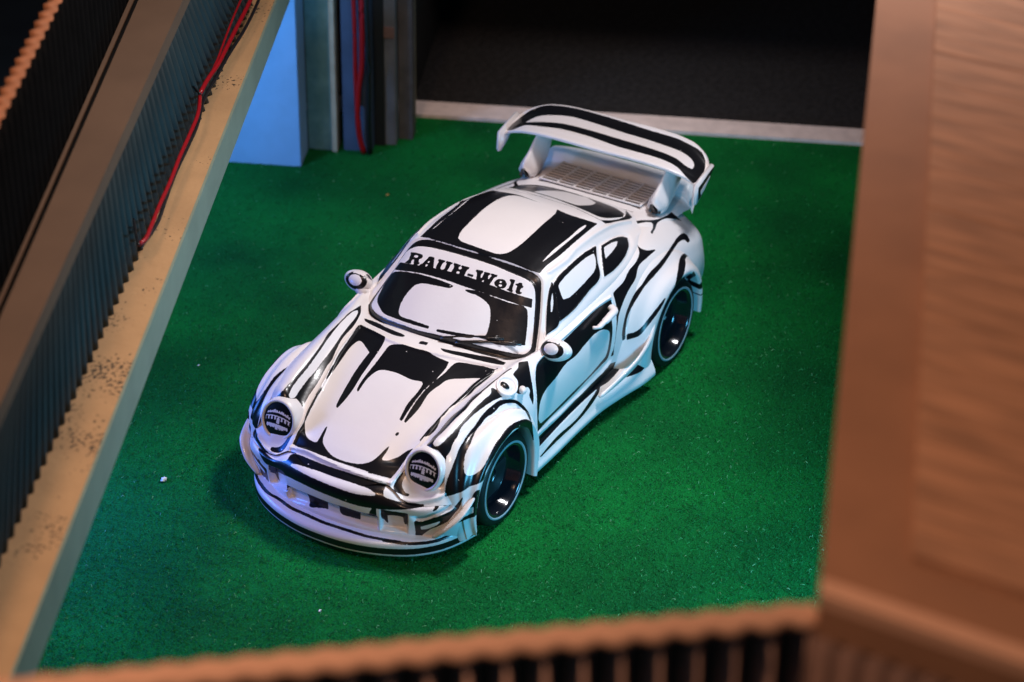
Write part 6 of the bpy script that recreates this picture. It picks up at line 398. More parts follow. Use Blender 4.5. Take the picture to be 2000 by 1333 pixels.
def box(name, lo, hi, m, parent=None, bevel=0.0, rot=None, tilt=None):
    bm = bmesh.new(); bmesh.ops.create_cube(bm,size=1)
    lo = Vector(lo); hi = Vector(hi); c = (lo+hi)/2; s = hi-lo
    for v in bm.verts: v.co = Vector((v.co.x*s.x,v.co.y*s.y,v.co.z*s.z))+c
    if bevel: bmesh.ops.bevel(bm,geom=bm.edges[:],offset=bevel,segments=2,affect='EDGES',profile=0.6)
    if tilt:
        for v in bm.verts: v.co.z += (v.co.x-tilt[0])*tilt[1]
    me = D.meshes.new(name); bm.to_mesh(me); bm.free()
    o = link(name, me, m, parent, smooth=False)
    return o

# ================================================================== TOY CAR
car = empty('toy_car'); tag(car,'white toy sports car with black comic style outlines and tall rear wing on green felt','toy car')
DS = 0.0085
def hull():
    R = []
    def row(*p): R.append(list(p))
    #      centre            mid               hood seam          inner             crown            shoulder          side            low side        sill
    row((1.875,0,.495),(1.862,.20,.497),(1.795,.385,.490),(1.800,.475,.435),(1.790,.58,.425),(1.735,.70,.44),(1.60,.79,.40),(1.60,.79,.30),(1.60,.77,.18))
    row((1.84,0,.525),(1.822,.20,.527),(1.752,.385,.515),(1.765,.475,.465),(1.752,.58,.465),(1.70,.70,.48),(1.58,.79,.43),(1.58,.79,.31),(1.58,.77,.18))
    row((1.76,0,.570),(1.745,.20,.572),(1.690,.39,.560),(1.695,.470,.530),(1.685,.57,.535),(1.645,.69,.530),(1.55,.79,.47),(1.55,.79,.33),(1.55,.77,.18))
    row((1.67,0,.613),(1.66,.20,.613),(1.620,.395,.605),(1.600,.460,.665),(1.585,.57,.755),(1.56,.685,.68),(1.50,.785,.52),(1.50,.79,.35),(1.50,.77,.18))
    row((1.50,0,.682),(1.50,.20,.682),(1.500,.405,.668),(1.500,.475,.700),(1.500,.575,.790),(1.50,.685,.73),(1.45,.780,.55),(1.45,.79,.37),(1.45,.77,.18))
    row((1.30,0,.758),(1.30,.20,.757),(1.300,.430,.742),(1.300,.500,.772),(1.300,.590,.838),(1.30,.690,.79),(1.30,.780,.60),(1.30,.79,.40),(1.30,.77,.18))
    row((1.10,0,.820),(1.10,.20,.818),(1.100,.460,.796),(1.100,.530,.815),(1.100,.605,.865),(1.10,.700,.81),(1.10,.780,.62),(1.10,.79,.40),(1.10,.77,.18))
    row((0.90,0,.855),(0.90,.20,.853),(0.900,.490,.825),(0.900,.550,.840),(0.900,.620,.876),(0.90,.700,.83),(0.90,.780,.64),(0.90,.79,.40),(0.90,.77,.18))
    row((0.70,0,.862),(0.70,.20,.860),(0.690,.540,.838),(0.680,.590,.852),(0.680,.640,.880),(0.70,.710,.84),(0.70,.785,.65),(0.70,.79,.40),(0.70,.765,.18))
    row((0.45,0,.820),(0.45,.20,.820),(0.450,.580,.815),(0.450,.630,.835),(0.450,.680,.875),(0.45,.725,.85),(0.45,.790,.66),(0.45,.79,.40),(0.45,.76,.18))
    row((0.10,0,.800),(0.10,.20,.800),(0.100,.580,.805),(0.100,.640,.845),(0.100,.695,.890),(0.10,.740,.86),(0.10,.800,.67),(0.10,.80,.40),(0.10,.76,.18))
    row((-.35,0,.800),(-.35,.20,.800),(-.35,.580,.81),(-.35,.640,.86),(-.35,.700,.910),(-.35,.748,.875),(-.35,.810,.68),(-.35,.81,.40),(-.35,.77,.18))
    row((-.70,0,.800),(-.70,.20,.800),(-.70,.560,.83),(-.70,.630,.885),(-.70,.695,.925),(-.70,.755,.88),(-.70,.830,.68),(-.70,.84,.40),(-.70,.80,.18))
    row((-1.05,0,.86),(-1.05,.20,.86),(-1.05,.50,.89),(-1.05,.60,.93),(-1.05,.680,.925),(-1.05,.765,.87),(-1.05,.84,.68),(-1.05,.85,.40),(-1.05,.80,.18))
    row((-1.35,0,.92),(-1.35,.20,.92),(-1.35,.43,.92),(-1.35,.55,.915),(-1.35,.655,.885),(-1.35,.765,.82),(-1.35,.84,.66),(-1.35,.85,.40),(-1.35,.80,.18))
    row((-1.70,0,.885),(-1.70,.20,.885),(-1.70,.42,.88),(-1.70,.52,.86),(-1.70,.62,.82),(-1.70,.745,.74),(-1.70,.82,.60),(-1.70,.83,.40),(-1.70,.78,.18))
    row((-1.97,0,.78),(-1.96,.20,.78),(-1.95,.42,.775),(-1.93,.52,.76),(-1.90,.62,.73),(-1.87,.73,.67),(-1.84,.79,.56),(-1.84,.80,.40),(-1.84,.76,.18))
    row((-2.06,0,.50),(-2.05,.20,.50),(-2.04,.42,.50),(-2.02,.52,.49),(-1.99,.62,.48),(-1.95,.71,.46),(-1.90,.77,.43),(-1.90,.78,.32),(-1.90,.74,.18))
    row((-2.02,0,.18),(-2.01,.20,.18),(-2.00,.42,.18),(-1.99,.52,.18),(-1.96,.62,.18),(-1.93,.70,.18),(-1.89,.75,.18),(-1.88,.75,.18),(-1.88,.72,.17))
    return R
V, s, t = surf(hull(), 0.007)
V, ink, parts, pn = apply_patch('hull', V, s, t)
X, Yy, Z = V[...,0], np.abs(V[...,1]), V[...,2]
FW = (1.136, 0.315); RW = (-1.136, 0.32)
def open_wheel(X,Y,Z): return ~((((X-FW[0])**2+(Z-FW[1])**2 < 0.40**2)|((X-RW[0])**2+(Z-RW[1])**2 < 0.40**2))&(Y>0.55)&(Z<.78))
keep = open_wheel(X,Yy,Z)
emit('hull','body_shell',V,ink,parts,pn,car,keep=keep)

def cabin():
    R = []
    def row(*p): R.append(list(p))
    row((.705,0,.845),(.665,.30,.848),(.575,.55,.838),(.455,.640,.838),(.42,.672,.845),(.40,.695,.83),(.39,.70,.76))
    row((.500,0,.985),(.475,.29,.980),(.415,.52,.950),(.335,.608,.925),(.29,.640,.925),(.26,.700,.865),(.25,.70,.78))
    row((.280,0,1.118),(.265,.27,1.112),(.250,.47,1.085),(.205,.558,1.045),(.15,.600,1.040),(.10,.708,.880),(.09,.70,.79))
    row((.085,0,1.222),(.085,.25,1.216),(.098,.41,1.202),(.098,.492,1.180),(.03,.560,1.140),(-.05,.714,.888),(-.06,.70,.80))
    row((-.05,0,1.258),(-.05,.25,1.250),(-.05,.40,1.235),(-.04,.480,1.210),(-.10,.562,1.158),(-.18,.718,.893),(-.2,.70,.80))
    row((-.30,0,1.272),(-.30,.25,1.264),(-.30,.39,1.250),(-.30,.470,1.222),(-.33,.562,1.150),(-.38,.722,.900),(-.4,.70,.81))
    row((-.57,0,1.250),(-.57,.25,1.243),(-.57,.38,1.230),(-.57,.460,1.200),(-.58,.552,1.120),(-.60,.722,.905),(-.6,.70,.82))
    row((-.80,0,1.200),(-.80,.25,1.194),(-.79,.37,1.186),(-.79,.445,1.158),(-.79,.530,1.080),(-.80,.705,.912),(-.8,.69,.83))
    row((-1.03,0,1.118),(-1.03,.25,1.112),(-1.02,.37,1.105),(-1.01,.440,1.085),(-1.0,.515,1.022),(-1.0,.665,.918),(-1.0,.66,.84))
    row((-1.27,0,1.020),(-1.27,.25,1.017),(-1.255,.37,1.012),(-1.24,.440,.998),(-1.2,.510,.960),(-1.18,.60,.91),(-1.18,.60,.85))
    row((-1.50,0,.915),(-1.50,.25,.914),(-1.48,.37,.912),(-1.46,.440,.905),(-1.44,.520,.885),(-1.42,.58,.86),(-1.42,.58,.80))
    return R
V, s, t = surf(cabin(), 0.005)
V, ink, parts, pn = apply_patch('cabin', V, s, t)
emit('cabin','roof_shell',V,ink,parts,pn,car)

def bumper():
    # columns: centre, .20, .37, .52, .66, .76, wheel edge ; rows from the joint under the hood down to the foot
    R = []
    def row(*p): R.append(list(p))
    row((1.80,0,.488),(1.78,.20,.490),(1.72,.385,.480),(1.74,.475,.428),(1.73,.58,.418),(1.69,.69,.430),(1.60,.765,.43),(1.49,.79,.43))
    row((1.880,0,.492),(1.866,.20,.494),(1.800,.385,.486),(1.803,.475,.432),(1.794,.58,.422),(1.738,.70,.437),(1.62,.775,.44),(1.50,.80,.44))
    row((1.925,0,.470),(1.910,.20,.470),(1.850,.385,.460),(1.835,.475,.418),(1.815,.58,.405),(1.755,.705,.41),(1.635,.785,.41),(1.51,.81,.41))
    row((1.945,0,.425),(1.930,.20,.425),(1.875,.385,.415),(1.845,.475,.395),(1.815,.58,.382),(1.755,.71,.38),(1.64,.795,.38),(1.515,.82,.38))
    row((1.945,0,.375),(1.930,.20,.375),(1.880,.385,.365),(1.845,.475,.360),(1.805,.58,.350),(1.745,.71,.35),(1.64,.80,.35),(1.515,.825,.35))
    row((1.935,0,.300),(1.920,.20,.300),(1.875,.385,.295),(1.838,.475,.290),(1.790,.58,.285),(1.730,.71,.28),(1.63,.80,.28),(1.510,.825,.28))
    row((1.925,0,.165),(1.910,.20,.165),(1.865,.385,.165),(1.825,.475,.165),(1.770,.58,.165),(1.700,.70,.165),(1.60,.785,.165),(1.490,.81,.165))
    return R
V, s, t = surf(bumper(), 0.005)
V, ink, parts, pn = apply_patch('bumper', V, s, t)
bmp = emit('bumper','front_bumper',V,ink,parts,pn,car)[0]

def splitter():
    E = [(2.035,0),(2.02,.20),(1.955,.42),(1.86,.59),(1.745,.70),(1.60,.775),(1.47,.815)]
    I = [(1.90,0),(1.885,.20),(1.84,.38),(1.77,.52),(1.69,.62),(1.56,.70),(1.46,.74)]
    R = []
    for k,(f,z) in enumerate([(0,.190),(.5,.188),(.93,.182),(1,.172),(1.008,.13),(1.0,.092),(.95,.080),(.5,.075),(0,.075)]):
        R.append([(i[0]+(e[0]-i[0])*f, i[1]+(e[1]-i[1])*f, z) for e,i in zip(E,I)])
    return R
V, s, t = surf(splitter(), 0.006)
V, ink, parts, pn = apply_patch('splitter', V, s, t)
zz_ = V[...,2]; band = np.minimum(zz_-.099,.146-zz_); band = np.where(np.arange(V.shape[0])[:,None] > V.shape[0]*.36, band, -.03); band = np.where(np.arange(V.shape[0])[:,None] < V.shape[0]*.66, band, -.03)
ink = np.maximum(ink,band)
emit('splitter','splitter',V,ink,parts,pn,bmp)

# ---- bolt-on flares: angle round the wheel x profile from body to lip
def flare(wc, rows):
    # rows: (angle deg, r_in, y_in, r_mid, y_mid, r_out, y_out)
    R = []
    for a, ri, yi, rm, ym, ro, yo in rows:
        a = math.radians(a); c, s_ = math.cos(a), math.sin(a)
        P = [(ri+.01,yi-.05),(ri-.012,yi+.008),(ri-.035,yi+.030),((ri*.55+rm*.45),yi*.5+ym*.5+.004),(rm,ym-.012),((rm+ro)/2+.004,(ym+yo)/2+.014),(ro+.006,yo),(ro-.012,yo-.002),(ro-.016,yo-.03),(ro-.01,yo-.12)]
        R.append([(wc[0]+r*c, y, wc[1]+r*s_) for r,y in P])
    return R
FF = [(-24,.52,.775,.44,.84,.42,.845),(0,.53,.775,.46,.845,.42,.86),(25,.57,.745,.475,.84,.42,.868),(50,.565,.69,.455,.83,.405,.872),(75,.50,.68,.435,.83,.39,.872),(95,.475,.69,.43,.83,.385,.872),
      (120,.49,.725,.43,.835,.38,.866),(145,.50,.755,.42,.84,.375,.858),(170,.49,.77,.42,.84,.375,.852),(190,.48,.775,.42,.835,.385,.85),(207,.47,.775,.44,.83,.42,.85)]
RF = [(-25,.72,.79,.52,.90,.42,.93),(0,.73,.785,.54,.905,.42,.945),(20,.72,.765,.55,.905,.42,.952),(44,.70,.725,.54,.890,.41,.955),(68,.63,.69,.49,.880,.395,.955),(90,.575,.69,.46,.875,.39,.953),
      (115,.55,.71,.465,.875,.39,.950),(140,.54,.735,.47,.885,.39,.945),(160,.53,.76,.46,.89,.395,.942),(178,.52,.77,.455,.89,.40,.94),(195,.51,.78,.46,.89,.42,.935)]
for key, wc, rows, nm in (('fflare',FW,FF,'front_flare'),('rflare',RW,RF,'rear_flare')):
    Vl, s, t = surf(flare(wc,rows), 0.0075, mirror=False)
    Vl, ink, parts, pn = apply_patch(key, Vl, s, t)
    emit(key,nm,Vl,ink,parts,pn,car)
    Vr = Vl.copy(); Vr[...,1] *= -1
    Vr = Vr[:,::-1]; emit(key+'_r',nm,Vr,ink[:,::-1],parts[:,::-1],pn,car)

# ---- sills with the fin in front of each rear wheel
def sill(sg):
    R = []
    for x,y0,yo,z1 in [(.70,.77,.815,.26),(.45,.77,.825,.265),(.10,.775,.83,.27),(-.2,.78,.85,.275),(-.45,.79,.90,.28),(-.62,.80,.94,.30),(-.76,.80,.955,.31)]:
        R.append([(x,y0,z1+.02),(x,y0+.02,z1+.012),(x,(y0+yo)/2+.012,z1-.03),(x,yo,.17),(x,yo+.012,.125),(x,yo+.006,.10),(x,y0,.095)])
    return R
V, s, t = surf(sill(1), 0.0075, mirror=False)
V, ink, parts, pn = apply_patch('sill', V, s, t)
emit('sill','side_skirt',V,ink,parts,pn,car)
Vr = V.copy(); Vr[...,1] *= -1; emit('sill_r','side_skirt',Vr[:,::-1],ink[:,::-1],parts[:,::-1],pn,car)

# closing panel behind the wheels' front arch of the skirt + underbody
box('underbody', (-1.90,-.72,.13),(1.62,.72,.34), M_DARK, car, bevel=.02)
for wc in (FW,RW):
    for sg in (1,-1):
        V, F = lathe([(.0,.44),(.41,.44),(.43,.62),(.435,.80)],40,a0=-.35,a1=PI+.35)
        V[:,1] *= sg; V[:,0] += wc[0]; V[:,2] += wc[1]
        mesh_np('wheel_well', V, F, M_DARK, car)

# ---- fins (canards)
def blade(name, pts, widths, thick, wdir, parent, bump=True):
    """thin curved fin: pts path, widths across, nrm = direction of its thickness"""
    pts = cat(pts,6); wd = np.interp(np.linspace(0,1,len(pts)),np.linspace(0,1,len(widths)),widths)
    V = []; F = []; n = 12
    for i,p in enumerate(pts):
        d = pts[min(i+1,len(pts)-1)]-pts[max(i-1,0)]; d /= np.linalg.norm(d); b = np.array(wdir,float); b -= d*(b@d); b /= np.linalg.norm(b); a = np.cross(d,b)
        for k in range(n):
            q = 2*PI*k/n; V.append(p+a*math.sin(q)*thick*.5*min(1,wd[i]/.03)+b*math.cos(q)*wd[i]*.5)
    for i in range(len(pts)-1):
        for k in range(n): F.append((i*n+k,i*n+(k+1)%n,(i+1)*n+(k+1)%n,(i+1)*n+k))
    F.append(tuple(range(n))[::-1]); F.append(tuple((len(pts)-1)*n+k for k in range(n)))
    return mesh_np(name,np.array(V),F,M_WHITE,parent)
for sg in (1,-1):
    blade('bumper_fin',[(1.46,sg*.818,.50),(1.58,sg*.828,.42),(1.67,sg*.803,.350),(1.725,sg*.740,.270),(1.75,sg*.665,.190)],[.03,.085,.105,.08,.02],.034,(.35,sg*.75,.55),car)
    blade('skirt_fin',[(-.775,sg*.925,.57),(-.70,sg*.950,.47),(-.55,sg*.940,.36),(-.35,sg*.905,.295),(-.12,sg*.855,.25)],[.03,.06,.085,.075,.02],.03,(.6,sg*.2,.75),car)

# ---- headlights
def headlight(sg):
    c = Vector((1.672,sg*.545,.612)); n = Vector((.93,0,.30)).normalized(); 
    yv = Vector((0,1,0)); zv = n.cross(yv).normalized()*1; zv = Vector((-n.z,0,n.x))
    hp = empty('headlight', c); hp.parent = car
    def place(V): return [tuple(c+yv*v[0]+zv*v[1]+n*v[2]) for v in V]
    # bucket ring
    prof = [(.140,-.10),(.137,-.03),(.133,-.008),(.126,.004),(.119,.008),(.112,.003),(.108,-.006)]
    V = []; F = []; N_ = 56
    for i in range(N_):
        a = 2*PI*i/N_
        for r,h in prof: V.append((r*math.cos(a),r*math.sin(a)*1.08,h))
    k = len(prof)
    for i in range(N_):
        j = (i+1)%N_
        for q in range(k-1): F.append((i*k+q,j*k+q,j*k+q+1,i*k+q+1))
    mesh_np('lamp_ring',np.array(place(V)),F,M_WHITE,hp)
    # lens with the inked reflection drawing
    nr, na = 34, 120; P = []; 
    R_ = np.linspace(0,.109,nr)
    yy = []; zz = []
    for r in R_:
        for i in range(na):
            a = 2*PI*i/na; yy.append(r*math.cos(a)); zz.append(r*math.sin(a)*1.08)
    yy = np.array(yy); zz = np.array(zz)
    xx = .012*(1-(yy**2+(zz/1.08)**2)/.109**2)-.004
    V = place(np.stack([yy,zz,xx],-1)); F = []
    for q in range(nr-1):
        for i in range(na): F.append((q*na+i,(q+1)*na+i,(q+1)*na+(i+1)%na,q*na+(i+1)%na))
    u = yy/.109; v = zz/(.109*1.08)   # u to the car's left, v up
    ink = np.full(u.shape,.02)
    rs = np.random.default_rng(3)
    def W(cond): return np.where(cond,-.02,ink)
    h1 = .50-.28*u**2; ht = .02+.13*np.interp(u,np.linspace(-1,1,41),rs.random(41))
    inner = (u**2+v**2)<.74
    ink = W(inner&(v>h1-.10)&(v<h1-.06+ht)&(np.abs(u)<.80)); 
    h2 = .12-.20*u**2
    comb = (np.sin(u*27)>.15)
    ink = W(inner&(v>h2-.12)&(v<h2+.12)&comb)
    ink = W(inner&(v>h2+.07)&(v<h2+.12))
    ink = W(inner&(np.abs(u-.05)<.10)&(v<h2)&(v>h2-.3))
    h3 = -.28-.12*u**2; ht = .05+.30*np.interp(u,np.linspace(-1,1,45),rs.random(45))*(1-np.abs(u))
    ink = W(inner&(v<h3+.04)&(v>h3-.06-ht*.8)&(np.abs(u)<.74))
    mesh_np('lens',np.array(V),F,M_PAINT,hp,ink)
for sg in (1,-1): headlight(sg)

# ---- wheels
def wheel(sg, wc, y, R, ring, wdt):
    we = empty('wheel',(wc[0],y*sg,wc[1])); we.parent = car
    def put(name, prof, n, m, par=we):
        V,F = lathe(prof,n); V[:,1] *= sg; V += np.array([wc[0],y*sg,wc[1]]); return mesh_np(name,V,F,m,par)
    rr = ring
    put('tyre',[(rr-.02,-.02),(rr-.012,.0),(rr-.008,.004),(R-.03,.004),(R-.012,-.006),(R,-.03),(R,-wdt+.03),(R-.02,-wdt),(rr-.03,-wdt)],96,M_TYRE)
    put('sidewall_ring',[(rr-.017,.0035),(rr-.014,.0075),(rr-.002,.0075),(rr,.0045)],96,M_RING)
    rim = put('rim',[(rr-.018,.004),(rr-.026,.006),(rr-.034,-.004),(rr-.042,-.02),(rr-.05,-.10),(rr-.075,-.125),(.055,-.115),(.045,-.095),(.0,-.09)],96,M_RIM)
    for k in range(5):
        a = 2*PI*k/5+.3; c,s_ = math.cos(a),math.sin(a)
        V=[];F=[]
        for q,(r,w_,h) in enumerate([(.04,.030,-.080),(.11,.024,-.088),(rr-.06,.034,-.085)]):
            for dw,dh in ((-w_,-.03),(-w_*.6,.0),(w_*.6,.0),(w_,-.03)):
                V.append((wc[0]+r*c-dw*s_,(y+h+dh)*sg,wc[1]+r*s_+dw*c))
        for q in range(2):
            for e in range(3): F.append((q*4+e,q*4+e+1,(q+1)*4+e+1,(q+1)*4+e))
        mesh_np('spoke',V,F,M_RIM,rim,smooth=False)
        a += PI/5; V,F = lathe([(.0,.012),(.010,.012),(.013,0),(.013,-.02)],10); V[:,1] = V[:,1]*sg+(y-.08)*sg; V[:,0] += wc[0]+.075*math.cos(a); V[:,2] += wc[1]+.075*math.sin(a)
        mesh_np('bolt',V,F,M_CHROME,rim)
for sg in (1,-1):
    wheel(sg,FW,.832,.318,.269,.26); wheel(sg,RW,.924,.325,.276,.32)

# ---- door mirrors
def ellipsoid(c, ax, rad, n=28, m_=18, taper=0.0):
    V=[];F=[]
    for i in range(m_+1):
        th = PI*i/m_
        for k in range(n):
            ph = 2*PI*k/n; p = np.array([math.cos(th),math.sin(th)*math.cos(ph),math.sin(th)*math.sin(ph)])
            p[1:] *= (1+taper*p[0]); V.append(np.array(c)+ax[0]*p[0]*rad[0]+ax[1]*p[1]*rad[1]+ax[2]*p[2]*rad[2])
    for i in range(m_):
        for k in range(n): F.append((i*n+k,i*n+(k+1)%n,(i+1)*n+(k+1)%n,(i+1)*n+k))
    return np.array(V),F
def mirror(sg):
    c = np.array([.395,.785,.882]) if sg > 0 else np.array([.345,-.785,.905])
    out = np.array([-.10,sg*.98,.06]); out/=np.linalg.norm(out)
    upv = np.array([0,0,1.0]); upv -= out*(upv@out); upv/=np.linalg.norm(upv); fw_ = np.cross(out,upv)
    V,F = ellipsoid(c,(out,upv,fw_),(.108,.074,.075),n=96,m_=64,taper=-.12)
    V = V; d = V-c; u = d@out/.108; v = d@upv/.074
    f = (d@fw_)*np.sign(fw_[0])
    uu = u; vv = v
    w_ = (d@np.array([1,0,0]))/.075
    outer = ((uu+.12)/.76)**2+((vv-.34)/.66)**2; inner = ((uu+.14)/.47)**2+((vv-.50)/.42)**2
    ink = np.minimum(1-outer,inner-1)*.03; ink = np.where((w_>-.35)&~((vv>.70)&(np.abs(uu+.12)<.36)&(w_<.3)),ink,-.03)
    head = mesh_np('door_mirror',V,F,M_PAINT,car,ink)
    V,F = tube([(.40,sg*.69,.845),(.39,sg*.745,.872),(.365,sg*.77,.885)],[.042,.034,.045],12)
    mesh_np('mirror_foot',V,F,M_WHITE,head)
for sg in (1,-1): mirror(sg)

# ---- door handles, fuel cap, washer nozzle
for sg in (1,-1):
    V,F = tube(cat([(-.085,sg*.800,.806),(-.10,sg*.828,.808),(-.16,sg*.838,.813),(-.25,sg*.842,.822),(-.32,sg*.838,.830),(-.345,sg*.800,.832)],5),[.014]*4+[.020]*6+[.026]*6+[.028]*10,12,flat=.8)
    if sg < 0: V = [(x,y+.022,z-.025) for x,y,z in V]
    mesh_np('door_handle',V,F,M_WHITE,car)
def disc_on(c, n, r, prof, name, parent=car, m=M_WHITE, sx=1.0):
    c=Vector(c);n=Vector(n).normalized();a=n.cross(Vector((0,1,0))).normalized();b=n.cross(a)
    V=[];F=[];N_=32;k=len(prof)
    for i in range(N_):
        q=2*PI*i/N_
        for pr,h in prof: V.append(tuple(c+a*math.cos(q)*pr*r*sx+b*math.sin(q)*pr*r+n*h))
    for i in range(N_):
        j=(i+1)%N_
        for q in range(k-1): F.append((i*k+q,j*k+q,j*k+q+1,i*k+q+1))
    return mesh_np(name,V,F,m,parent)
fc = disc_on((.89,.692,.846),(.1,.48,.87),.074,[(1.0,-.02),(.98,.008),(.9,.014),(.78,.012),(.72,.004),(.62,.003),(.5,.012),(0.01,.014)],'fuel_cap',sx=1.15)

disc_on((.905,.690,.863),(.1,.48,.87),.034,[(1.0,-.004),(.95,.002),(.01,.003)],'cap_print',parent=fc,m=M_BLACK,sx=.62)
V,F = ellipsoid((.80,.762,.792),(np.array([.8,.5,.3]),np.array([-.5,.8,0]),np.array([-.2,-.2,.9])),(.045,.026,.03)); mesh_np('washer_nozzle',V,F,M_WHITE,car)
# ---- wipers
for p0,p1,p2 in (((.66,.06,.885),(.60,.22,.915),(.53,.43,.945)),((.655,.17,.885),(.585,.36,.912),(.50,.545,.925))):
    V,F = tube(cat([p0,p1,p2],6),[.012]*6+[.007]*7,6); wp = mesh_np('wiper',V,F,M_BLACK,car)
    q0 = np.array(p0)*.25+np.array(p1)*.75; q2 = np.array(p2)+np.array([.012,.04,.0])
    V,F = tube([q0-np.array([.02,.06,.005]),q0*.5+q2*.5-np.array([.012,0,.003]),q2],.008,6,flat=1.3); mesh_np('wiper_blade',V,F,M_BLACK,wp)

# ---- rear deck base, grille, wing supports, wing
def deck():
    R=[]
    for x,z in [(-1.22,.90),(-1.30,.940),(-1.42,.938),(-1.50,.930),(-1.62,.920),(-1.80,.905),(-1.93,.893)]:
        R.append([(x,0,z),(x,.2,z),(x,.40,z-.004),(x,.50,z-.012),(x,.58,z-.035),(x,.63,z-.08)])
    for x,z in [(-1.97,.915),(-2.02,.955),(-2.06,.968),(-2.09,.955),(-2.08,.90),(-2.04,.80)]:
        R.append([(x,0,z),(x,.2,z),(x+.01,.40,z-.004),(x+.02,.50,z-.012),(x+.03,.58,z-.03),(x+.05,.62,z-.08)])
    return R
V,s,t = surf(deck(),.008); V,ink,parts,pn = apply_patch('deck',V,s,t)
dk = emit('deck','rear_deck',V,ink,parts,pn,car)[0]
TL = (-1.50,.085)
gr = box('engine_grille',(-1.90,-.405,.931),(-1.53,.405,.9375),M_BLACK,car,tilt=TL)
for i in range(9):
    x = -1.537-.0445*i; box('slat',(x-.0085,-.41,.9385),(x+.0085,.41,.950),M_WHITE,gr,bevel=.003,tilt=TL)
for y in (-.41,-.27,-.135,0,.135,.27,.41):
    box('rib',(-1.905,y-.0085,.9395),(-1.528,y+.0085,.952),M_WHITE,gr,bevel=.003,tilt=TL)
for sg in (1,-1):
    # support: sections from the intake at the front up to the wing
    secs = [(-1.515,.530,.962,.032,.042),(-1.53,.530,.970,.062,.072),(-1.58,.530,.985,.074,.090),(-1.64,.530,1.005,.064,.108),(-1.70,.530,1.035,.050,.130),(-1.78,.532,1.080,.036,.138),(-1.86,.540,1.145,.030,.115),(-1.91,.545,1.215,.028,.06)]
    V=[];F=[];n=24
    for x,y,z,ry,rz in secs:
        for k in range(n):
            q=2*PI*k/n; cx,cz=math.cos(q),math.sin(q)
            pinch = 1-.50*max(0,cz)+.12*max(0,-cz)
            V.append((x+cz*rz*.45,sg*(y+cx*ry*pinch),z+cz*rz))
    for i in range(len(secs)-1):
        for k in range(n): F.append((i*n+k,i*n+(k+1)%n,(i+1)*n+(k+1)%n,(i+1)*n+k))
    F.append(tuple(range(n)))
    st = mesh_np('wing_support',V,F,M_WHITE,car)
    c3=np.array([-1.484,sg*.531,.972]); up3=np.array([.28,0,.95])
    tri=[c3+np.array([0,sg*.040,0])-up3*.040,c3-np.array([0,sg*.036,0])-up3*.036,c3+np.array([.0,-sg*.004,0])+up3*.062]
    ring=[]
    for a,b in zip(tri,tri[1:]+tri[:1]):
        for u in (.14,.5,.86): ring.append(tuple(a*(1-u)+b*u))
    inn=[tuple(np.array(p)+np.array([-.05,0,-.02])) for p in ring]; n3=len(ring)
    mesh_np('intake',ring+inn,[tuple(range(n3))]+[(i,(i+1)%n3,n3+(i+1)%n3,n3+i) for i in range(n3)],M_BLACK,st)
    V,F=tube(cat([(-1.52,sg*.586,.93),(-1.58,sg*.590,.97),(-1.70,sg*.582,1.04),(-1.80,sg*.572,1.13)],6),[.014]*6+[.022]*7+[.026]*6,8,flat=.9)
    V=[(x,(y if abs(y)<9 else y),z) for x,y,z in V]; V=np.array(V); V[:,1]=sg*(.578-(np.abs(V[:,0]+1.58))*.10)+(V[:,1]-V[:,1].mean())*.12
    mesh_np('side_print',V,F,M_BLACK,st)
def wing():
    R=[]
    #   centre            .3              .5              .64           .74            .80
    top=[[(-1.60,0,1.262),(-1.605,.30,1.262),(-1.615,.50,1.252),(-1.632,.64,1.228),(-1.650,.735,1.195),(-1.655,.80,1.165)],
         [(-1.592,0,1.278),(-1.597,.30,1.278),(-1.607,.50,1.268),(-1.625,.64,1.242),(-1.645,.735,1.208),(-1.655,.80,1.175)],
         [(-1.66,0,1.295),(-1.66,.30,1.295),(-1.67,.50,1.285),(-1.68,.64,1.262),(-1.69,.735,1.225),(-1.70,.80,1.188)],
         [(-1.80,0,1.298),(-1.80,.30,1.298),(-1.80,.50,1.290),(-1.80,.64,1.272),(-1.79,.735,1.240),(-1.78,.80,1.205)],
         [(-1.95,0,1.312),(-1.95,.30,1.312),(-1.945,.50,1.305),(-1.925,.64,1.288),(-1.885,.735,1.255),(-1.85,.80,1.220)],
         [(-2.03,0,1.335),(-2.03,.30,1.335),(-2.02,.50,1.328),(-1.99,.64,1.308),(-1.93,.74,1.272),(-1.87,.80,1.228)],
         [(-2.04,0,1.325),(-2.04,.30,1.325),(-2.03,.50,1.318),(-2.00,.64,1.298),(-1.94,.745,1.262),(-1.875,.80,1.216)],
         [(-1.98,0,1.290),(-1.98,.30,1.290),(-1.97,.50,1.282),(-1.95,.64,1.262),(-1.90,.735,1.235),(-1.86,.80,1.205)],
         [(-1.80,0,1.265),(-1.80,.30,1.265),(-1.80,.50,1.258),(-1.80,.64,1.238),(-1.79,.735,1.212),(-1.78,.80,1.185)],
         [(-1.64,0,1.258),(-1.645,.30,1.258),(-1.65,.50,1.248),(-1.665,.64,1.224),(-1.68,.735,1.190),(-1.69,.80,1.160)]]
    return top
V,s,t = surf(wing(),.006); V[...,2] -= .018; V[...,1] *= .985; V,ink,parts,pn = apply_patch('wing',V,s,t)
wg = emit('wing','rear_wing',V,ink,parts,pn,car)[0]
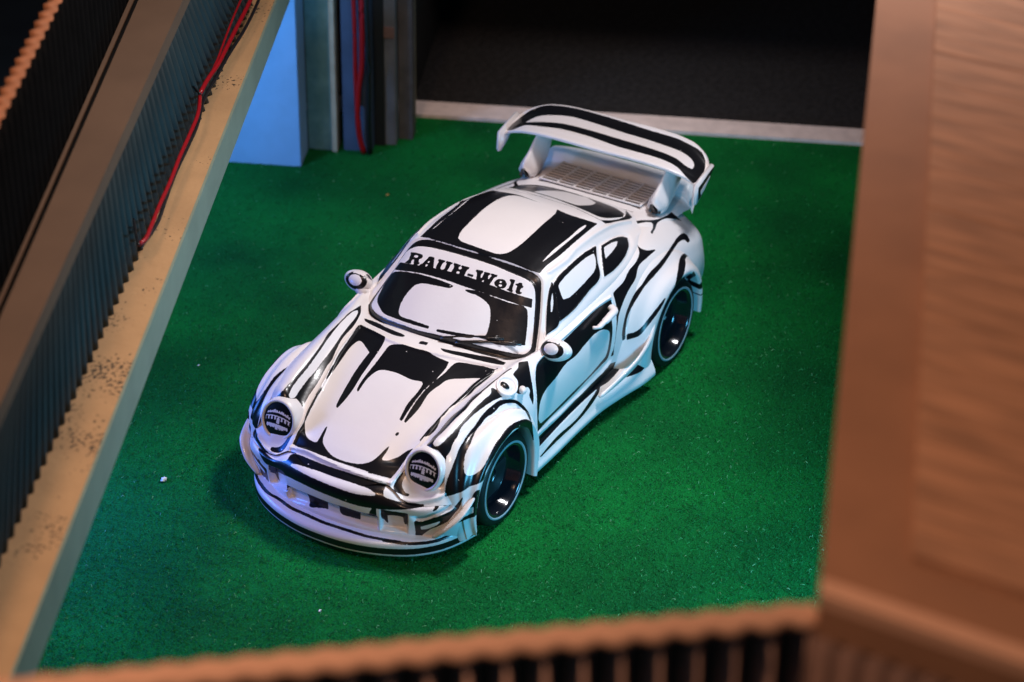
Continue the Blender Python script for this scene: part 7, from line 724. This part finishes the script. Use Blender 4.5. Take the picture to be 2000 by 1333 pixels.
for sg in (1,-1):
    out=[(x,z-.018) for x,z in [(-1.60,1.205),(-1.875,1.262),(-1.885,1.235),(-1.70,1.085),(-1.60,1.04),(-1.585,1.06)]]
    P=[];n=len(out)
    bm=bmesh.new(); a=[bm.verts.new((x,sg*.785,z)) for x,z in out]; b=[bm.verts.new((x,sg*.820,z)) for x,z in out]
    bm.faces.new(a); bm.faces.new(b[::-1])
    for i in range(n): bm.faces.new((a[i],b[i],b[(i+1)%n],a[(i+1)%n]))
    bmesh.ops.bevel(bm,geom=bm.edges[:],offset=.010,segments=2,affect='EDGES'); bmesh.ops.recalc_face_normals(bm,faces=bm.faces[:])
    me=D.meshes.new('endplate'); bm.to_mesh(me); bm.free(); ep=link('endplate',me,M_WHITE,wg)
    def plate(name,pts,y,m):
        V=[(x,sg*y,z) for x,z in pts]+[(x,sg*(y-.004),z) for x,z in pts]; n=len(pts)
        mesh_np(name,V,[tuple(range(n))]+[(i,(i+1)%n,n+(i+1)%n,n+i) for i in range(n)],m,ep,smooth=False)
    plate('black_print',[(-1.62,1.162),(-1.86,1.222),(-1.862,1.208),(-1.70,1.085),(-1.63,1.055)],.8215,M_BLACK)
    plate('white_print',[(-1.66,1.118),(-1.81,1.178),(-1.80,1.162),(-1.72,1.103),(-1.67,1.083)],.8230,M_WHITE)
# ================================================================== SETTING
def felt_mat():
    m = D.materials.new('green_felt'); m.use_nodes = True; nt = m.node_tree; b = nt.nodes['Principled BSDF']; L = nt.links.new
    tc = nt.nodes.new('ShaderNodeTexCoord')
    n1 = nt.nodes.new('ShaderNodeTexNoise'); n1.inputs['Scale'].default_value = 0.8; n1.inputs['Detail'].default_value = 6; L(tc.outputs['Object'], n1.inputs['Vector'])
    n2 = nt.nodes.new('ShaderNodeTexNoise'); n2.inputs['Scale'].default_value = 85; n2.inputs['Detail'].default_value = 5; L(tc.outputs['Object'], n2.inputs['Vector'])
    r1 = nt.nodes.new('ShaderNodeValToRGB'); L(n1.outputs['Fac'], r1.inputs[0]); e = r1.color_ramp.elements
    e[0].position = .3; e[0].color = (0.0012,0.068,0.017,1); e[1].position = .7; e[1].color = (0.0030,0.200,0.034,1)
    r2 = nt.nodes.new('ShaderNodeValToRGB'); L(n2.outputs['Fac'], r2.inputs[0]); e = r2.color_ramp.elements
    e[0].position = .35; e[0].color = (0.62,0.62,0.62,1); e[1].position = .68; e[1].color = (1.3,1.3,1.3,1)
    mx = nt.nodes.new('ShaderNodeMix'); mx.data_type = 'RGBA'; mx.blend_type = 'MULTIPLY'; mx.inputs[0].default_value = 1
    L(r1.outputs[0], mx.inputs[6]); L(r2.outputs[0], mx.inputs[7]); L(mx.outputs[2], b.inputs['Base Color'])
    b.inputs['Roughness'].default_value = 1.0; b.inputs['Specular IOR Level'].default_value = 0.1
    b.inputs['Sheen Weight'].default_value = 0.05; b.inputs['Sheen Tint'].default_value = (0.1,0.7,0.3,1)
    bp = nt.nodes.new('ShaderNodeBump'); bp.inputs['Strength'].default_value = .8; bp.inputs['Distance'].default_value = .02; L(n2.outputs['Fac'], bp.inputs['Height']); L(bp.outputs[0], b.inputs['Normal'])
    return m
def prism(name, poly, z0, z1, m, parent=None, smooth=False):
    n = len(poly); V = [(x,y,z0) for x,y in poly]+[(x,y,z1) for x,y in poly]
    F = [tuple(range(n))[::-1], tuple(range(n,2*n))]+[(i,(i+1)%n,n+(i+1)%n,n+i) for i in range(n)]
    return mesh_np(name,V,F,m,parent,smooth=smooth)
def slab(name, A, B, d, z0, z1, m, parent=None, bevel=.006):
    """box on the floor line A-B going back by the vector d"""
    A = np.array(A[:2]); B = np.array(B[:2]); d = np.array(d); o = prism(name,[tuple(A),tuple(B),tuple(B+d),tuple(A+d)],z0,z1,m,parent)
    if bevel:
        bm = bmesh.new(); bm.from_mesh(o.data); bmesh.ops.recalc_face_normals(bm,faces=bm.faces[:]); bmesh.ops.bevel(bm,geom=bm.edges[:],offset=bevel,segments=2,affect='EDGES'); bm.to_mesh(o.data); bm.free()
    return o
E1 = np.array([-.393,.920]); E2 = np.array([.920,.393])     # along the back of the yard / towards the viewer

prism('table_top',[(-16,-14),(14,-14),(14,14),(-16,14)],-.12,-.06,mat('table_dark',(.010,.014,.015),.8,noise_amt=.4,noise_scale=2))
tag(D.objects['table_top'],kind='structure')
S0 = np.array([-3.50,-2.71]); S1 = S0+np.array([-1.52,3.54])*2.0
fl = mesh_np('floor',[(-9.3,-8.0,0),(10.5,-1.2,0),(10.5,9.5,0),(*(S1+E1*1.0),0),(*S0,0),(*(S0-E1*1.2),0)],[(0,1,2,3,4,5)],felt_mat(),None,smooth=False)
tag(fl,kind='structure')
# felt fibres
nF = 240000
px = rng.uniform(-5.2,5.6,nF*2); py = rng.uniform(-4.2,5.2,nF*2)
# keep those on the yard side of the white kerb and of the left rail
side = (px-S0[0])*E2[0]+(py-S0[1])*E2[1]; okf = side>.05
near = rng.random(nF*2) < np.clip(.45+.09*(px+py+1.5),.25,1)
sel = np.nonzero(okf&near)[0][:nF]; px = px[sel]; py = py[sel]; n = len(px)
a = rng.uniform(0,2*PI,n); ln = rng.uniform(.010,.030,n); cu = rng.normal(0,.9,n); hz = rng.uniform(.004,.020,n); wv = rng.uniform(.0009,.0018,n)
P = np.zeros((n,3,2,3)); xx = px.copy(); yy = py.copy(); aa = a.copy()
for k in range(3):
    z_ = .002+hz*(1.0 if k==1 else .45 if k==2 else .1)
    for q,sg in enumerate((-1,1)):
        P[:,k,q,0] = xx-np.sin(aa)*wv*sg; P[:,k,q,1] = yy+np.cos(aa)*wv*sg; P[:,k,q,2] = z_+wv*.8*(sg+1)
    xx = xx+np.cos(aa)*ln*.5; yy = yy+np.sin(aa)*ln*.5; aa = aa+cu
base = (np.arange(n)*6)[:,None]
Ff = np.concatenate([base+np.array([0,2,3,1]),base+np.array([2,4,5,3])],0)
fm = D.materials.new('felt_fibre'); fm.use_nodes = True; nt = fm.node_tree; b = nt.nodes['Principled BSDF']
at = nt.nodes.new('ShaderNodeAttribute'); at.attribute_name = 'shade'; rr_ = nt.nodes.new('ShaderNodeValToRGB'); nt.links.new(at.outputs['Fac'],rr_.inputs[0]); nt.links.new(rr_.outputs[0],b.inputs['Base Color'])
el = rr_.color_ramp.elements; el[0].position=0; el[0].color=(.002,.06,.015,1); el[1].position=.88; el[1].color=(.003,.15,.035,1)
e_=el.new(.97); e_.color=(.02,.26,.08,1); e_=el.new(.997); e_.color=(.14,.38,.2,1)
b.inputs['Roughness'].default_value=.7; b.inputs['Specular IOR Level'].default_value=.15
fo = mesh_np('felt_fibres',P.reshape(-1,3),Ff,fm,None,smooth=False); at_ = fo.data.attributes.new('shade','FLOAT','POINT'); at_.data.foreach_set('value',np.repeat(rng.random(n),6).astype(np.float32))
tag(fo,kind='stuff')

# white kerb, dark ground and an added low box that shades it
M_KERB = mat('kerb_grey',(.84,.72,.68),.9,noise_amt=.16,noise_scale=9,bump=.5,bump_scale=70)
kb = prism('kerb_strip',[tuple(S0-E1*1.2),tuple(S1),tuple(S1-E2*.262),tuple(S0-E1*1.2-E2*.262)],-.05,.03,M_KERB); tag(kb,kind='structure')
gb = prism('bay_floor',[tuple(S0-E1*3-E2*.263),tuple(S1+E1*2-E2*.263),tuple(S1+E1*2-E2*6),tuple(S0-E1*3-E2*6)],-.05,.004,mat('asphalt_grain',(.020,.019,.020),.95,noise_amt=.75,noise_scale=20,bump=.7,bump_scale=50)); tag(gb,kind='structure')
bay_shade = empty('shade_bay',(*(S0+E1*3-E2*2),0)); tag(bay_shade,'black box with an unseen flat roof, added to shade ground behind the pale kerb','shade_box')
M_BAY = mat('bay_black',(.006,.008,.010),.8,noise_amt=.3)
prism('roof',[tuple(S0-E1*.4-E2*.55),tuple(S1+E1*2-E2*.55),tuple(S1+E1*2-E2*6),tuple(S0-E1*.4-E2*6)],1.75,1.95,M_BAY,bay_shade)  # unseen roof, put in to darken the ground behind the kerb
prism('shade_back',[tuple(S0-E1*.4-E2*3.4),tuple(S1+E1*2-E2*3.4),tuple(S1+E1*2-E2*3.6),tuple(S0-E1*.4-E2*3.6)],.004,1.75,M_BAY,bay_shade)
prism('shade_side',[tuple(S0-E1*.14-E2*.40),tuple(S0-E1*.06-E2*.40),tuple(S0-E1*.06-E2*3.4),tuple(S0-E1*.14-E2*3.4)],.004,1.75,M_BAY,bay_shade)

# panels and posts that close the back left of the yard
H = 2.4
M_BLUE = mat('pale_blue_board',(.30,.52,.86),.75,noise_amt=.08,noise_scale=5,bump=.15)
M_CYANW = mat('speckled_board',(.22,.50,.58),.8,noise_amt=.25,noise_scale=9,col2=(.15,.38,.46),bump=.3)
M_NAVY = mat('navy_board',(.05,.085,.16),.7,noise_amt=.3,noise_scale=4)
M_GREYP = mat('grey_post',(.16,.19,.23),.7,noise_amt=.3,noise_scale=5)
M_IVORY = mat('ivory_strip',(.50,.50,.40),.7,noise_amt=.2)
A = np.array([-2.229,-3.031]); 
o = slab('blue_panel',A-E1*1.3,A,-E2*.31,0,H,M_BLUE); tag(o,'smooth pale blue upright panel standing on the felt beside the wooden rail','panel')
A = np.array([-2.535,-3.140])
o = slab('mottled_board',A-E1*.02,A+E1*.215,-E2*.2,0,H,M_CYANW); tag(o,'pale cyan mottled board just right of the blue panel','board')
A = np.array([-2.585,-2.960])
o = slab('batten',A,A+E1*.045,-E2*.16,0,H,M_IVORY); tag(o,'thin pale upright batten between cyan board and navy board','batten')
A = np.array([-2.66,-2.905])
o = slab('navy_board',A+E1*.01,A+E1*.25,-E2*.15,0,H,M_NAVY); tag(o,'dark navy upright board behind the red cables','board')
A = np.array([-2.86,-2.75])
o = slab('black_strip',A+E1*.0,A+E1*.12,-E2*.1,0,H,mat('black_strip',(.015,.018,.025),.5)); tag(o,'black upright strip right behind the red cable','strip')
A = np.array([-2.93,-2.65])
o = slab('grey_post',A-E1*.045,A+E1*.09,-E2*.15,0,H,M_GREYP); tag(o,'wide blue grey post right of the red cables','post')
cl_ = slab('clamp',A-E1*.045+E2*.012,A+E1*.085+E2*.012,-E2*.16,.98,1.08,mat('clamp_brown',(.20,.13,.12),.6),o)
A = np.array([-3.08,-2.60])
o = slab('slate_post',A-E1*.01,A+E1*.11,-E2*.15,0,H,mat('slate_post',(.10,.10,.11),.7,noise_amt=.3)); tag(o,'slim dark slate post between the grey post and ivory edge','post')
A = np.array([-3.21,-2.60])
o = slab('ivory_post',A,A+E1*.035,-E2*.22,0,H,mat('ivory_edge',(.42,.36,.24),.7,noise_amt=.2)); tag(o,'narrow ivory edge post at the left end of the kerb','post')
M_RED = mat('red_cable',(.33,.004,.010),.35,noise_amt=.1); M_BLKC = mat('black_cable',(.008,.008,.010),.4)
def cable(name, pts, r, m, label, group=None):
    V,F = tube(cat(pts,6),r,8); o = mesh_np(name,V,F,m,None); tag(o,label,'cable',group); return o
c0 = np.array([-2.70,-2.72])
def cp(e1,e2,z): q = c0+E1*e1+E2*e2; return (q[0],q[1],z)
cable('red_cable',[cp(.005,.02,.02),cp(-.02,.03,.13),cp(-.035,.05,.32),cp(-.03,.04,.58),cp(.0,.03,.80),cp(.01,.03,1.05),cp(.012,.03,1.4),cp(.01,.03,1.9)],.024,M_RED,'red cable that hangs down onto the felt in front of the black strip')
cable('red_cable',[cp(-.05,.01,.45),cp(-.052,.02,.75),cp(-.05,.02,1.1),cp(-.055,.02,1.5),cp(-.05,.02,1.9)],.019,M_RED,'thinner red cable hanging left of the longer red cable')
cable('black_cable',[cp(.055,.02,.02),cp(.05,.03,.3),cp(.06,.03,.8),cp(.05,.03,1.3),cp(.055,.03,1.9)],.022,M_BLKC,'black cable hanging beside the red cable against the back posts')

# left: stepped wall - wooden rail, corrugated wall, upper beam, dark board with cut edge
M_TAN = mat('tan_wood',(.50,.31,.15),.8,noise_amt=.15,noise_scale=3,bump=.2,bump_scale=20)
def specks(m, col, scale=20, thr=.12):
    nt = m.node_tree; b = nt.nodes['Principled BSDF']; src = b.inputs['Base Color'].links[0].from_socket if b.inputs['Base Color'].links else None
    tc = nt.nodes.new('ShaderNodeTexCoord'); v = nt.nodes.new('ShaderNodeTexNoise'); v.inputs['Scale'].default_value = scale; v.inputs['Detail'].default_value = 2; nt.links.new(tc.outputs['Object'],v.inputs['Vector'])
    n = nt.nodes.new('ShaderNodeTexNoise'); n.inputs['Scale'].default_value = 1.6; n.inputs['Detail'].default_value = 3; nt.links.new(tc.outputs['Object'],n.inputs['Vector'])
    mu = nt.nodes.new('ShaderNodeMath'); mu.operation='MULTIPLY'; nt.links.new(n.outputs['Fac'],mu.inputs[0]); nt.links.new(v.outputs['Fac'],mu.inputs[1])
    lt = nt.nodes.new('ShaderNodeMath'); lt.operation='GREATER_THAN'; nt.links.new(mu.outputs[0],lt.inputs[0]); lt.inputs[1].default_value = thr
    mx = nt.nodes.new('ShaderNodeMix'); mx.data_type='RGBA'; nt.links.new(lt.outputs[0],mx.inputs[0]); 
    if src: nt.links.new(src,mx.inputs[6])
    mx.inputs[7].default_value = (*col,1); nt.links.new(mx.outputs[2],b.inputs['Base Color'])
specks(M_TAN,(.07,.05,.03),45,.385)
M_SAGE = mat('sage_paint',(.22,.29,.23),.75,noise_amt=.15,noise_scale=3)
M_CORR = mat('corrugated_teal',(.016,.034,.037),.6,noise_amt=.35,noise_scale=3)
M_BROWNB = mat('brown_beam',(.13,.080,.048),.8,noise_amt=.15,noise_scale=2.5)
M_DARKB = mat('dark_board',(.004,.004,.004),1.0,spec=.1,noise_amt=.3)
M_ORANGE = mat('orange_cut_edge',(.50,.20,.09),.85,noise_amt=.15)
M_EDGE = mat('cut_cardboard_edge',(.56,.31,.20),.85,noise_amt=.15,noise_scale=3)
M_CARD = mat('cardboard',(.29,.135,.070),.85,noise_amt=.15,noise_scale=3)
def ext(P, Q, a, b):
    P = np.array(P,float); Q = np.array(Q,float); d = Q-P; return P-d*a, Q+d*b
def quadprism(name, A0, A1, B0, B1, th, m, parent):
    """slab whose top is A0-A1-B1-B0 (3-D points) and that goes th down"""
    V = [tuple(p) for p in (A0,A1,B1,B0)]; V += [(x,y,z-th) for x,y,z in V]
    return mesh_np(name,V,[(0,1,2,3),(7,6,5,4),(0,4,5,1),(1,5,6,2),(2,6,7,3),(3,7,4,0)],m,parent,smooth=False)
t0,t1 = ext((-0.98,-2.312,2.15),(5.68,.872,2.15),.35,.25)
i0,i1 = ext((-0.94,-2.446,2.15),(5.30,.42,2.15),.35,.30)
rail = empty('wooden_rail',(2,-1,2.15)); tag(rail,'speckled tan wooden rail with sage green painted side, above the left edge of the felt','rail')
dd = t1-t0; nrm = np.array([-dd[1],dd[0],0])/np.linalg.norm(dd[:2])
quadprism('wood_bar',t0-nrm*.004,t1-nrm*.004,i0-nrm*.12,i1-nrm*.12,.20,M_TAN,rail)
quadprism('painted_side',t0+nrm*.012,t1+nrm*.012,t0-nrm*.0035,t1-nrm*.0035,.245,M_SAGE,rail)
for f in (-.02,1.0):
    p = t0+(t1-t0)*f-nrm*.12; slab('rail_post',p[:2],p[:2]+dd[:2]/np.linalg.norm(dd[:2])*.25,-nrm[:2]*.2,0,1.95,M_TAN,rail)
def corr(name, b0,b1,c0_,c1, period, amp, m, parent=None, rows=2, spp=8, thick=0.0):
    b0,b1,c0_,c1 = [np.array(v,float) for v in (b0,b1,c0_,c1)]; L_ = np.linalg.norm(b1-b0); n = int(L_/period)*spp
    u = np.linspace(0,1,n+1); d = (b1-b0)/L_; nn = np.array([-d[1],d[0],0]); nn /= np.linalg.norm(nn)
    w_ = amp*np.sin(u*L_/period*2*PI)
    V=[];F=[]
    bot = b0+(b1-b0)*u[:,None]+nn*w_[:,None]; top = c0_+(c1-c0_)*u[:,None]+nn*w_[:,None]
    V = np.concatenate([bot,top]); k=n+1
    F = [(i,i+1,k+i+1,k+i) for i in range(n)]
    if thick:
        V = np.concatenate([V,bot-nn*thick,top-nn*thick])
        F += [(2*k+i+1,2*k+i,3*k+i,3*k+i+1) for i in range(n)]+[(k+i,k+i+1,3*k+i+1,3*k+i) for i in range(n)]
    return mesh_np(name,V,F,m,parent)
wall = empty('stepped_wall',(2,-1.3,3.1)); tag(wall,'dark teal corrugated wall with brown top beam, rising behind the tan wooden rail','wall')
br0,br1 = ext((1.134,-1.51,3.1),(5.195,.48,3.1),.75,.35)
bl0,bl1 = ext((1.309,-1.79,3.1),(4.382,-.185,3.1),1.05,.85)
corr('corrugated_sheet',i0-nrm*.035,i1-nrm*.035,(br0[0],br0[1],3.08)-nrm*.045,(br1[0],br1[1],3.08)-nrm*.045,.122,.032,M_CORR,wall,thick=.01)
quadprism('top_beam',br0,br1,bl0,bl1,.10,M_BROWNB,wall)
g0 = bl0*.86+br0*.14; g1 = bl1*.86+br1*.14
V,F = tube([g0+np.array([0,0,.002]),g1+np.array([0,0,.002])],.012,6); mesh_np('groove_line',V,F,M_DARKB,wall)
og0 = bl0+np.array([0,0,.72]); og1 = bl1+np.array([0,0,.72])
bd = empty('cut_board',(2,-1.5,3.8)); tag(bd,'dark corrugated board with a warm lit cut edge at the top left corner','board')
corr('board_face',bl0+nrm*-.02-[0,0,1.2],bl1+nrm*-.02-[0,0,1.2],og0+nrm*-.03,og1+nrm*-.03,.115,.022,M_DARKB,bd,thick=.05)
corr('cut_edge',og0-nrm*.03-np.array([0,0,.03]),og1-nrm*.03-np.array([0,0,.03]),og0-nrm*.03+np.array([0,0,.012]),og1-nrm*.03+np.array([0,0,.012]),.115,.018,M_ORANGE,bd,thick=.055)
# cables lying on the rail against the corrugated wall
def onrail(pts, z=2.18): return [(x,y,z+dz) for x,y,dz in pts]
cable('red_cable',[(-0.651,-2.252,2.360),(-0.448,-2.155,2.360),(-0.014,-1.966,2.360),(0.304,-1.827,2.360),(0.490,-1.746,2.360),(0.772,-1.645,2.360),(0.940,-1.574,2.360)],.015,M_RED,'red cable on the rail ending in a hook near the top, against the corrugated wall')
cable('red_cable',[(-0.481,-2.243,2.360),(-0.181,-2.103,2.360),(0.229,-1.899,2.360),(0.471,-1.777,2.360),(0.636,-1.701,2.360)],.008,M_RED,'thin dark red cable running just left of the upper red cable on the rail')
cable('red_cable',[(0.973,-1.550,2.360),(1.179,-1.415,2.360),(1.421,-1.296,2.360),(1.685,-1.174,2.360),(2.010,-1.013,2.360),(2.278,-0.890,2.360),(2.511,-0.776,2.360),(2.650,-0.716,2.360),(2.706,-0.712,2.360)],.013,M_RED,'lower red cable running down the rail to a pointed hook')
cable('black_cable',[(-0.792,-2.289,2.300),(-0.521,-2.155,2.300),(-0.086,-1.967,2.300),(0.276,-1.833,2.300),(0.617,-1.693,2.300),(0.886,-1.583,2.300),(1.234,-1.388,2.300),(1.504,-1.264,2.300),(1.841,-1.111,2.300),(2.109,-0.975,2.300),(2.391,-0.833,2.300),(2.651,-0.751,2.300)],.012,M_BLKC,'long black cable lying on the tan rail beside the red cables')
cable('thin_wire',[(1.021,-1.511,2.410),(0.971,-1.590,2.410),(0.805,-1.746,2.410),(0.550,-1.957,2.410),(0.249,-2.183,2.410)],.008,M_BLKC,'thin dark wire rising from the upper red hook up the corrugated wall')
cable('thin_wire',[(2.774,-0.655,2.410),(2.683,-0.744,2.410),(2.550,-0.865,2.410),(2.443,-0.986,2.410),(2.338,-1.091,2.410)],.008,M_BLKC,'thin dark wire rising from the lower red hook up the corrugated wall')
#white crumb and dust on the felt
def crumb(name,x,y,r,m,label):
    V,F = ellipsoid((x,y,r*.5),(np.array([1,0,0]),np.array([0,1,0]),np.array([0,0,1])),(r,r*.7,r*.55),n=10,m_=6)
    V += rng.normal(0,r*.10,V.shape); V[:,2] = np.maximum(V[:,2],.001)
    o = mesh_np(name,V,F,m,None); tag(o,label,'crumb')
crumb('white_crumb',1.919,-1.316,0.026,mat('crumb',(.8,.85,.85),.8,bump=.2),'white crumb on the felt left of the car front')
crumb('white_crumb',2.531,0.329,0.012,mat('crumb',(.8,.8,.8),.8,bump=.2),'tiny white crumb on the felt below the car front')
crumb('brown_crumb',-2.181,-2.158,0.016,mat('crumb',(.35,.22,.05),.8,bump=.2),'brown crumb on the felt left of the car roof')
crumb('white_crumb',0.660,-1.955,0.01,mat('crumb',(.6,.7,.7),.8,bump=.2),'tiny pale crumb on the felt left of the front fender')
# right: roof slab of cardboard with planked board on top
rs0 = np.array([2.16,3.337,4.6]); rs1 = np.array([6.385,4.862,4.6]); rdir = (rs1-rs0)/np.linalg.norm(rs1-rs0)
fdir = np.array([0.0,1.0,0]); far0 = rs0-rdir*5.5
box_r = empty('cardboard_roof',(5,5.5,4.6)); tag(box_r,'brown cardboard roof with a wood grained board on top, closing the right side','roof')
quadprism('rim',far0,rs1,far0+fdir*5,rs1+fdir*5,.16,M_CARD,box_r)
m_ = mat('wood_grain_board',(.43,.215,.118),.85,noise_amt=.38,noise_scale=2.6,stretch=(6.5,.9,1),bump=.3,bump_scale=3)
in0 = np.array([2.012,3.577,4.63])-rdir*5; in1 = np.array([6.02,5.015,4.63])+rdir*.08
# the planks of the board
dirp = (in1-in0); Lp = np.linalg.norm(dirp); dirp /= Lp; npl = 58; wpl = Lp/npl
for k in range(npl):
    a_ = in0+dirp*(k*wpl+.0025); b_ = in0+dirp*((k+1)*wpl-.0025); cr = np.array([-.30,1.0,0])*0+np.array([.0,1.0,0])
    dz = np.array([0,0,float(rng.uniform(-.002,.002))])
    quadprism('plank',a_+dz,b_+dz,a_+cr*3.4+dz,b_+cr*3.4+dz,.035,m_,box_r)
quadprism('front_lip',rs1+rdir*.002+[0,0,.004],rs1+rdir*.002+fdir*4+[0,0,.004],rs1-rdir*.075+[0,0,.004],rs1-rdir*.075+fdir*4+[0,0,.004],.05,M_EDGE,box_r)
corr('front_face',rs1+np.array([.0,-.02,-.62]),rs1+fdir*3+np.array([.0,0,-.62]),rs1+np.array([-.03,-.02,-.161]),rs1+fdir*3+np.array([-.03,0,-.161]),.085,.012,mat('dark_cardboard',(.14,.075,.055),.85,noise_amt=.2),box_r,thick=.03)
for q in (rs1-rdir*.6+fdir*1.0, far0+rdir*1.0+fdir*1.0):
    slab('roof_post',q[:2],q[:2]+np.array([.25,0]),np.array([0,.25]),0,4.44,M_CARD,box_r)
# bottom: corrugated cardboard wall nearest the camera
b1_ = np.array([6.33,4.82,4.48]); b0_ = np.array([7.889,2.949,4.50]); bdv = (b0_-b1_)/np.linalg.norm(b0_-b1_)
fw_ = empty('front_wall',(7,3.8,4.5)); tag(fw_,'corrugated cardboard wall with open flutes crossing the bottom of the picture','wall')
e0 = b1_-bdv*.02; e1 = b0_+bdv*1.6
M_FLUTE = mat('flute_cardboard',(.70,.42,.32),.85,noise_amt=.2)
corr('fluted_sheet',e0-[0,0,4.46],e1-[0,0,4.46],e0-[0,0,.03],e1-[0,0,.03],.118,.040,M_FLUTE,fw_,spp=10,thick=.012)
nn_ = np.array([-bdv[1],bdv[0],0]); 
if nn_[0] > 0: nn_ = -nn_
quadprism('shade_liner',e0+nn_*.008-[0,0,.03],e1+nn_*.008-[0,0,.03],e0+nn_*.020-[0,0,.03],e1+nn_*.020-[0,0,.03],3.5,mat('liner_shade',(.12,.075,.06),.9),fw_)  # liner coloured dark to stand for the shade between flutes
corr('cut_edge',e0-nn_*.045-[0,0,.034],e1-nn_*.045-[0,0,.034],e0-nn_*.045,e1-nn_*.045,.118,.006,M_EDGE,fw_,spp=10,thick=.085)
#END
